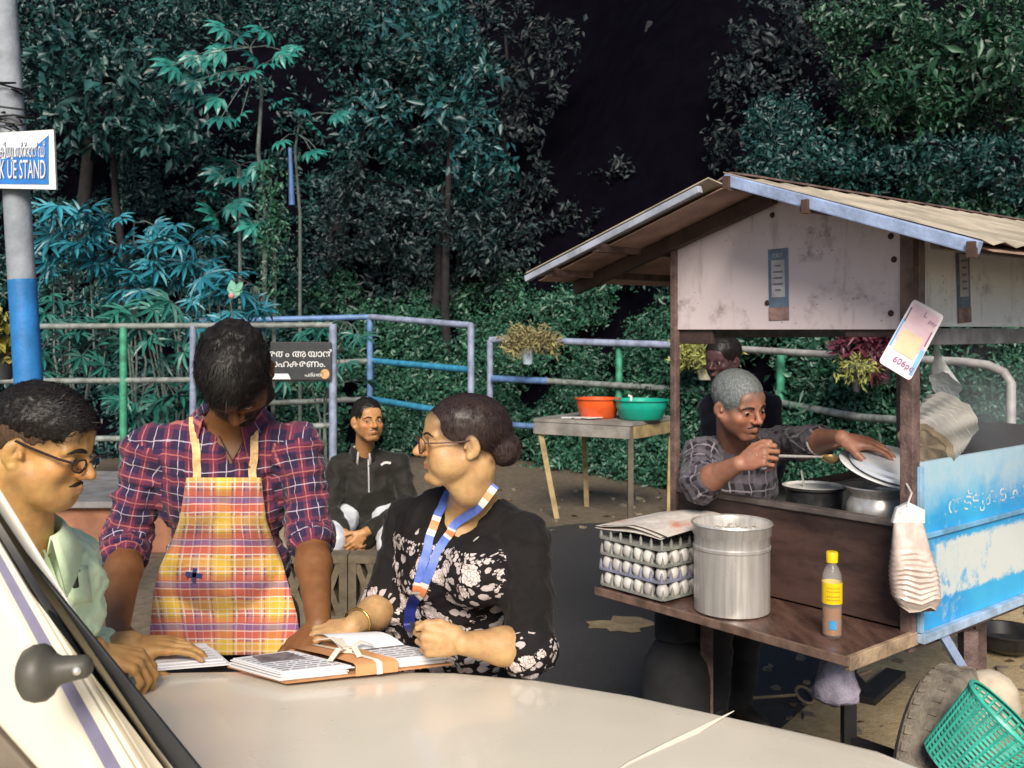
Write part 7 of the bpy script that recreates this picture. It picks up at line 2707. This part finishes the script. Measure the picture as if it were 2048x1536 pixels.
# ================================================================== cook behind the cart
def build_cook():
    base = Vector((.82, 4.30, 0))
    p = thing('person', 'grey haired cook in a dark checked shirt leaning over the food cart', 'person', base)
    S_ = 1.0
    HC = at(1477, 812, 3.52)
    HR = hframe((.46, -.86, -.22), roll=math.radians(5))
    NB = at(1466, 898, 3.68)
    SR, SL = at(1402, 912, 3.62), at(1548, 890, 3.86)
    ER, EL = at(1400, 968, 3.42), at(1622, 886, 3.56)
    WR, WL = at(1478, 928, 3.24), at(1684, 876, 3.24)
    R = frame((.45, -.87, -.25))
    che, bel, pel = at(1472, 975, 3.78), at(1476, 1060, 3.98), at(1480, 1130, 4.12)
    t = dict(R=R, pelvis=(pel, (.150, .10, .13)), belly=(bel, (.145, .105, .15)), chest=(che, (.160, .105, .17)), SL=SL, SR=SR, neck=NB, rs=.050)
    lo, hi = bounds([SR, SL, ER, EL, WR, WL, bel, HC + Vector((0, 0, .08)), HC + Vector((.05, -.06, 0)), WL + Vector((.13, -.02, 0)), WR + Vector((.1, -.08, .05))], .085)
    v = Vol(lo, hi, .0046)
    torso(v, t, -.006)
    v.cone(NB - Vector((0, 0, .02)), HC + HR @ Vector((0, -.028, -.06)), .058, .056, .02)
    for S, E, Wr in ((SR, ER, WR), (SL, EL, WL)):
        v.cone(S, E, .048, .042, .02); v.cone(E, E.lerp(Wr, .35), .042, .041, .02); v.cone(E.lerp(Wr, .35), Wr, .041, .027, .02)
    add_head(v, HC, HR, S_, open_eye=.28)
    add_hand(v, WR, (.72, -.50, .42), (-.35, -.72, .55), 1, 1.0, curls=[(48, 70, 40), (54, 76, 44), (58, 76, 44), (60, 76, 44)], spread=2, thumb=(.8, .45, .0), thumb_in=.4)
    add_hand(v, WL, (.95, -.20, -.16), (.10, -.40, .90), -1, 1.0, curls=[(14, 18, 14), (16, 20, 16), (18, 22, 16), (18, 22, 16)], spread=8, thumb=(.6, .7, -.3))
    V, Q = v.mesh(); V = relax(V, Q, 1, .4)
    col = face_tone(V, HC, HR, S_, (.36, .165, .105), beard=.42)
    body = mesh('body', V, Q, M_SKIN, p, True); set_tone(body, col)
    eyes(body, HC, HR, S_, (.1, .95, -.2))
    add_brows(body, HC, HR, S_, M_HAIR, .0040)
    add_moustache(body, HC, HR, S_, M_HAIR, .025, .008, .0042)
    add_hair(p, HC, HR, S_, M_HAIRG, shell=((0, -.014, .050), (.0815, .104, .094)), opening=((0, .128, -.030), (.076, .072, .110)), low=(-.010, .55, .03), amp=.0018, freq=90,
             flow=(.1, .7, .5), nst=1600, L=.011, w=.0004, seed=14, lift=.35, curl=.5)
    for c in p.children:
        if c.name.startswith('hair'): soften(body, c, (.09, .09, .09), .014, .7)
    cuffR, cuffL = ER.lerp(WR, .18), EL.lerp(WL, .30)
    lo, hi = bounds([SR, SL, ER, EL, pel, NB, cuffL], .115)
    vs_ = Vol(lo, hi, .0075)
    torso(vs_, t, .014, .05)
    for S, E, Cf in ((SR, ER, cuffR), (SL, EL, cuffL)):
        vs_.cone(S, E, .063, .056, .03); vs_.cone(E, Cf, .056, .048, .02)
    vs_.cone(NB + R @ Vector((0, -.01, .0)), NB + R @ Vector((0, .05, .14)), .060, .08, .008, 's')
    V, Q = vs_.mesh(); V = relax(V, Q, 2, .5)
    V = disp(V, Q, .011, (8, 8, 12), 33.3, True)
    V = disp(V, Q, .004, (20, 20, 26), 3.3, True)
    arms = [(SR, ER, .063, .10), (ER, cuffR, .056, .10), (SL, EL, .063, .10), (EL, cuffL, .056, .10)]
    uv, _ = cloth_uv(V, Q, arms, che, R)
    V = arm_folds(V, Q, arms, .008, 26, 2.5)
    dk, lt = (.022, .019, .028), (.13, .115, .14)
    M_CK = plaid('dark_check', dk, [(.075, 0, .016, lt, .45), (.075, .034, .003, (.36, .32, .36), .5)], [(.075, 0, .016, lt, .55), (.075, .034, .003, (.36, .32, .36), .45)], wob=.014)
    sh = mesh('shirt', V, Q, M_CK, p, True, uv=uv)
    collar('collar', sh, M_CK, NB + R @ Vector((0, .0, .0)), R, r=.066, gap=.55, hgt=.030, flare=.02, tip=.045)
    # dark apron over the trousers
    M_TR = cloth('dark_grey_lungi', (.035, .035, .04))
    h1, h2 = pel + R @ Vector((-.08, 0, -.03)), pel + R @ Vector((.08, 0, -.03))
    k1_, k2_ = Vector((h1.x - .02, h1.y + .02, .48)), Vector((h2.x - .02, h2.y + .02, .48))
    a1, a2 = Vector((h1.x - .04, h1.y + .06, .08)), Vector((h2.x - .02, h2.y + .06, .08))
    trousers(p, M_TR, [h1, h2], [k1_, k2_], [a1, a2], R)
    shoes(p, simple('dark_sandal', (.03, .025, .02), .5), [a1, a2], R.col[1])
    # pale band on the wrist of the far arm
    d = (WL - EL).normalized(); rx = d.cross(Vector((0, 0, 1))).normalized(); ry = d.cross(rx)
    G().lathe([(.046, -.008), (.051, -.006), (.051, .012), (.044, .016)], cuffL, Matrix((rx, ry, d)).transposed(), 22).out('cuff', simple('pale_cuff', (.48, .36, .32), .8), sh, smooth=40)
    # ladle
    hnd = WR + Vector((.72, -.50, .42)).normalized() * .075
    e = at(1646, 914, 3.28)
    st = hnd + (hnd - e).normalized() * .012
    m = MB('brass'); m.set(color=(.70, .50, .24), metal=.8, rough=.3)
    g = G().tube([st, hnd, e], [.006, .006, .004], 8)
    lb = thing('ladle', 'long steel ladle with a brassy bowl in the hand of the cook', 'ladle', e)
    g.out('handle', M_STEEL, lb, smooth=50)
    G().lathe([(0, -.022), (.018, -.019), (.030, -.008), (.034, .004), (.0325, .004), (.028, -.006), (.016, -.016), (0, -.019)], e + Vector((.028, 0, .0)), n=24).out('bowl', m.mat, lb, smooth=50)
build_cook()

# ================================================================== seated man
def build_seated():
    base = Vector((-.9, 6.25, 0))
    p = thing('person', 'man in a dark zipped jacket sitting with clasped hands behind the woman', 'person', base)
    HC = at(735, 842, 6.12)
    HR = hframe((.50, -.86, .05))
    NB = at(728, 905, 6.25)
    SR, SL = at(676, 934, 6.22), at(798, 930, 6.26)
    ER, EL = at(660, 1020, 6.12), at(818, 1015, 6.18)
    WR, WL = at(690, 1068, 5.92), at(728, 1066, 5.90)
    R = frame((.12, -.97, -.18))
    che, bel, pel = at(736, 985, 6.28), at(736, 1055, 6.32), at(736, 1080, 6.36)
    t = dict(R=R, pelvis=(pel, (.16, .12, .10)), belly=(bel, (.155, .12, .12)), chest=(che, (.172, .115, .18)), SL=SL, SR=SR, neck=NB, rs=.055)
    lo, hi = bounds([SR, SL, ER, EL, WR, WL, pel, HC + Vector((0, 0, .08)), HC + Vector((.05, -.06, 0)), WR + Vector((0, -.1, -.08))], .09)
    v = Vol(lo, hi, .006)
    torso(v, t, -.01)
    v.cone(NB - Vector((0, 0, .02)), HC + HR @ Vector((0, -.028, -.06)), .060, .058, .02)
    for S, E, Wr in ((SR, ER, WR), (SL, EL, WL)):
        v.cone(S, E, .045, .04, .02); v.cone(E, Wr, .04, .028, .02)
    add_head(v, HC, HR, 1.12, open_eye=1.0, smile=.0, jaw=.95)
    add_hand(v, WR, (.55, -.45, -.70), (-.6, -.75, .1), 1, 1.0, curls=[(40, 50, 30)] * 4, spread=2)
    add_hand(v, WL, (-.55, -.45, -.70), (.6, -.75, .1), -1, 1.0, curls=[(40, 50, 30)] * 4, spread=2)
    V, Q = v.mesh(); V = relax(V, Q, 1, .35)
    col = face_tone(V, HC, HR, 1.12, (.50, .25, .10), beard=.25)
    body = mesh('body', V, Q, M_SKIN, p, True); set_tone(body, col)
    eyes(body, HC, HR, 1.12, (.55, .8, .1))
    add_brows(body, HC, HR, 1.12, M_HAIR, .0042)
    add_moustache(body, HC, HR, 1.12, M_HAIR, .023, .004, .003)
    add_hair(p, HC, HR, 1.12, M_HAIR, shell=((0, -.014, .054), (.079, .102, .092)), opening=((0, .128, -.02), (.078, .074, .100)), low=(.0, .5, .02), amp=.005, freq=40, h=.006,
             flow=(.1, .8, .5), nst=1200, L=.016, w=.0012, seed=24, lift=.3, curl=.5)
    lo, hi = bounds([SR, SL, ER, EL, pel, NB, WR, WL], .12)
    vs_ = Vol(lo, hi, .009)
    torso(vs_, t, .02, .05)
    for S, E, Wr in ((SR, ER, WR), (SL, EL, WL)):
        Cf = E.lerp(Wr, .82)
        vs_.cone(S, E, .070, .062, .03); vs_.cone(E, Cf, .062, .045, .02)
    vs_.cone(NB + R @ Vector((0, .0, .02)), NB + R @ Vector((0, .06, .14)), .062, .08, .008, 's')
    V, Q = vs_.mesh(); V = relax(V, Q, 2, .5)
    V = disp(V, Q, .012, (7, 7, 9), 43.3, True)
    M_JK = cloth('dark_olive_jacket', (.020, .018, .014), .3, .7)
    jk = mesh('jacket', V, Q, M_JK, p, True)
    bv = bvh_of(V, Q)
    collar('collar', jk, M_JK, NB + R @ Vector((0, .0, .006)), R, r=.068, gap=.5, hgt=.04, flare=.014, tip=.03)
    collar('shirt_collar', p, cloth('white_cotton', (.62, .58, .55)), NB + R @ Vector((0, .006, .006)), R, r=.060, gap=.42, hgt=.034, flare=.004, tip=.05)
    A, B2, o_ = ribbon_on(bv, [at(736, 905, 6), at(737, 930, 6), at(738, 985, 6)], .008, .004, 10)
    g = G().strip(A, B2); mesh('zip', g.V, g.F, simple('zip_metal', (.3, .3, .3), .4), jk, True)
    A, B2, o_ = ribbon_on(bv, [at(762, 930, 6), at(770, 925, 6), at(782, 926, 6)], .014, .005, 8)
    g = G().strip(A, B2); mesh('chest_mark', g.V, g.F, simple('pale_print', (.5, .5, .5), .6), jk, True)
    M_TR = cloth('white_trousers', (.62, .64, .68), .12)
    h1, h2 = pel + R @ Vector((-.10, 0, -.02)), pel + R @ Vector((.10, 0, -.02))
    h1.z = h2.z = .52
    k1_, k2_ = at(662, 1082, 5.88), at(782, 1088, 5.88)
    # R col0 is the subject's right (screen left) for a facing towards the camera
    if h1.x > h2.x: k1_, k2_ = k2_, k1_
    a1, a2 = Vector((k1_.x, 5.92, .09)), Vector((k2_.x, 5.92, .09))
    trousers(p, M_TR, [h1, h2], [k1_, k2_], [a1, a2], frame((0, -1, 0)), r=(.10, .078, .055), h=.010)
    shoes(p, simple('dark_shoe', (.03, .025, .02), .5), [a1, a2], (0, -1, 0))
build_seated()

# ================================================================== dim figure behind the cook
def build_dim():
    base = Vector((1.28, 5.6, 0))
    p = thing('person', 'person in dark clothes standing in the dark behind the cook', 'person', base)
    HC = at(1446, 722, 5.45)
    HR = hframe((-.72, -.66, -.12))
    NB = at(1475, 785, 5.55)
    SR, SL = at(1420, 815, 5.65), at(1536, 810, 5.5)
    ER, EL = at(1428, 930, 5.6), at(1548, 930, 5.45)
    WR, WL = at(1420, 1010, 5.4), at(1535, 1030, 5.35)
    R = frame((-.5, -.85, -.02))
    che, bel, pel = at(1480, 870, 5.58), at(1482, 970, 5.6), at(1484, 1050, 5.62)
    t = dict(R=R, pelvis=(pel, (.16, .11, .13)), belly=(bel, (.155, .11, .15)), chest=(che, (.17, .11, .18)), SL=SL, SR=SR, neck=NB, rs=.052)
    lo, hi = bounds([SR, SL, ER, EL, WR, WL, pel, HC + Vector((0, 0, .08)), HC + Vector((-.05, -.06, 0))], .12)
    v = Vol(lo, hi, .0075)
    torso(v, t, -.008)
    v.cone(NB - Vector((0, 0, .02)), HC + HR @ Vector((0, -.028, -.06)), .058, .056, .02)
    for S, E, Wr in ((SR, ER, WR), (SL, EL, WL)):
        v.cone(S, E, .048, .042, .02); v.cone(E, Wr, .042, .028, .02)
    add_head(v, HC, HR, 1.05)
    add_hand(v, WR, (-.1, -.3, -.95), (-.9, -.2, .1), 1, 1.0, (20, 30, 20), 3)
    add_hand(v, WL, (.1, -.3, -.95), (.9, -.2, .1), -1, 1.0, (20, 30, 20), 3)
    V, Q = v.mesh(); V = relax(V, Q, 1, .35)
    body = mesh('body', V, Q, M_SKIN, p, True); set_tone(body, face_tone(V, HC, HR, 1.05, (.09, .045, .05), beard=.5))  # darker skin tone stands in for the dark around this figure
    eyes(body, HC, HR, 1.05)
    add_hair(p, HC, HR, 1.05, M_HAIR, shell=((0, -.014, .056), (.084, .108, .098)), low=(-.02, .5, .03), h=.007, nst=600, w=.0014, seed=34)
    lo, hi = bounds([SR, SL, ER, EL, pel, NB, WR, WL], .12)
    vs_ = Vol(lo, hi, .01)
    torso(vs_, t, .018, .05)
    for S, E, Wr in ((SR, ER, WR), (SL, EL, WL)):
        vs_.cone(S, E, .066, .058, .03); vs_.cone(E, E.lerp(Wr, .9), .058, .042, .02)
    vs_.cone(NB + R @ Vector((0, .0, .02)), NB + R @ Vector((0, .05, .14)), .062, .08, .008, 's')
    V, Q = vs_.mesh(); V = disp(relax(V, Q, 2), Q, .010, (7, 7, 9), 53.3, True)
    mesh('shirt', V, Q, cloth('near_black_shirt', (.012, .012, .020), .3, .8), p, True)
    h1, h2 = pel + R @ Vector((-.09, 0, -.03)), pel + R @ Vector((.09, 0, -.03))
    k1_, k2_ = Vector((h1.x, h1.y, .48)), Vector((h2.x, h2.y, .48))
    a1, a2 = Vector((h1.x, h1.y, .08)), Vector((h2.x, h2.y, .08))
    trousers(p, cloth('near_black_trousers', (.014, .014, .018)), [h1, h2], [k1_, k2_], [a1, a2], R, h=.014)
    shoes(p, simple('dark_shoe', (.03, .025, .02), .5), [a1, a2], R.col[1])
build_dim()
# ------------------------------------------------------------------ cooking steam drifting past the right side of the cart
c = Lc(-.05, .62, 1.52)
sb = G().box(c, (.85, .95, .95))
m = MB('steam_air')
nt = m.nt
nt.nodes.remove(m.b)
v = nt.nodes.new('ShaderNodeVolumePrincipled')
v.inputs['Color'].default_value = (.80, .90, 1.0, 1)
g_ = NS(nt, m.coord('Generated'))
sx, sy, sz = m.xyz('Generated')
r2 = (sx - .5) * (sx - .5) + (sy - .5) * (sy - .5) + (sz - .45) * (sz - .45)
n = m.noise(2.6, 3, .55)
d = r2.ramp(.02, .24, 1, 0) * n.ramp(.36, .70) * 1.5
nt.links.new(d.sock, v.inputs['Density'])
nt.links.new(v.outputs[0], m.out.inputs['Volume'])
o = mesh('steam', sb.V, sb.F, m.mat)
props(o, kind='stuff')

# ------------------------------------------------------------------ loose stones and fallen leaves
r = np.random.default_rng(77)
g = G()
for k in range(420):
    if k < 260: x, y = r.uniform(1.0, 4.2), r.uniform(3.5, 6.5)
    else: x, y = r.uniform(-3.5, 3.0), r.uniform(8.2, 10.5)
    s = r.uniform(.008, .028)
    Rm = Matrix.Rotation(r.uniform(0, 6), 3, 'Z') @ Matrix.Rotation(r.uniform(-.5, .5), 3, 'X')
    P = [Rm @ Vector((a * s * r.uniform(.7, 1.2), b * s * r.uniform(.7, 1.2), c * s * .6)) + Vector((x, y, s * .3)) for a in (-1, 1) for b in (-1, 1) for c in (-1, 1)]
    g.add(P, [(0, 1, 3, 2), (4, 6, 7, 5), (0, 4, 5, 1), (2, 3, 7, 6), (0, 2, 6, 4), (1, 5, 7, 3)])
props(g.out('gravel', simple('mixed_stones', (.22, .18, .13), .9, var=.5, scale=9)), kind='stuff')
k = 240
c = np.stack([r.uniform(-3.0, 4.5, k), r.uniform(3.6, 10.5, k), np.full(k, .012)], 1)
keep = (c[:, 0] > 1.0) | (c[:, 1] > 8.0)
c = c[keep]; k = len(c)
V, F = leaf_geo(c, r.normal(size=(k, 3)) * (1, 1, .08), np.tile((0., 0., 1.), (k, 1)) + r.normal(size=(k, 3)) * .2, r.uniform(.04, .10, k), r.uniform(.02, .05, k))
props(mesh('fallen_leaves', V, F, leaf_mat('dead_leaf', (.06, .035, .015), (.24, .15, .06), .8)), kind='stuff')
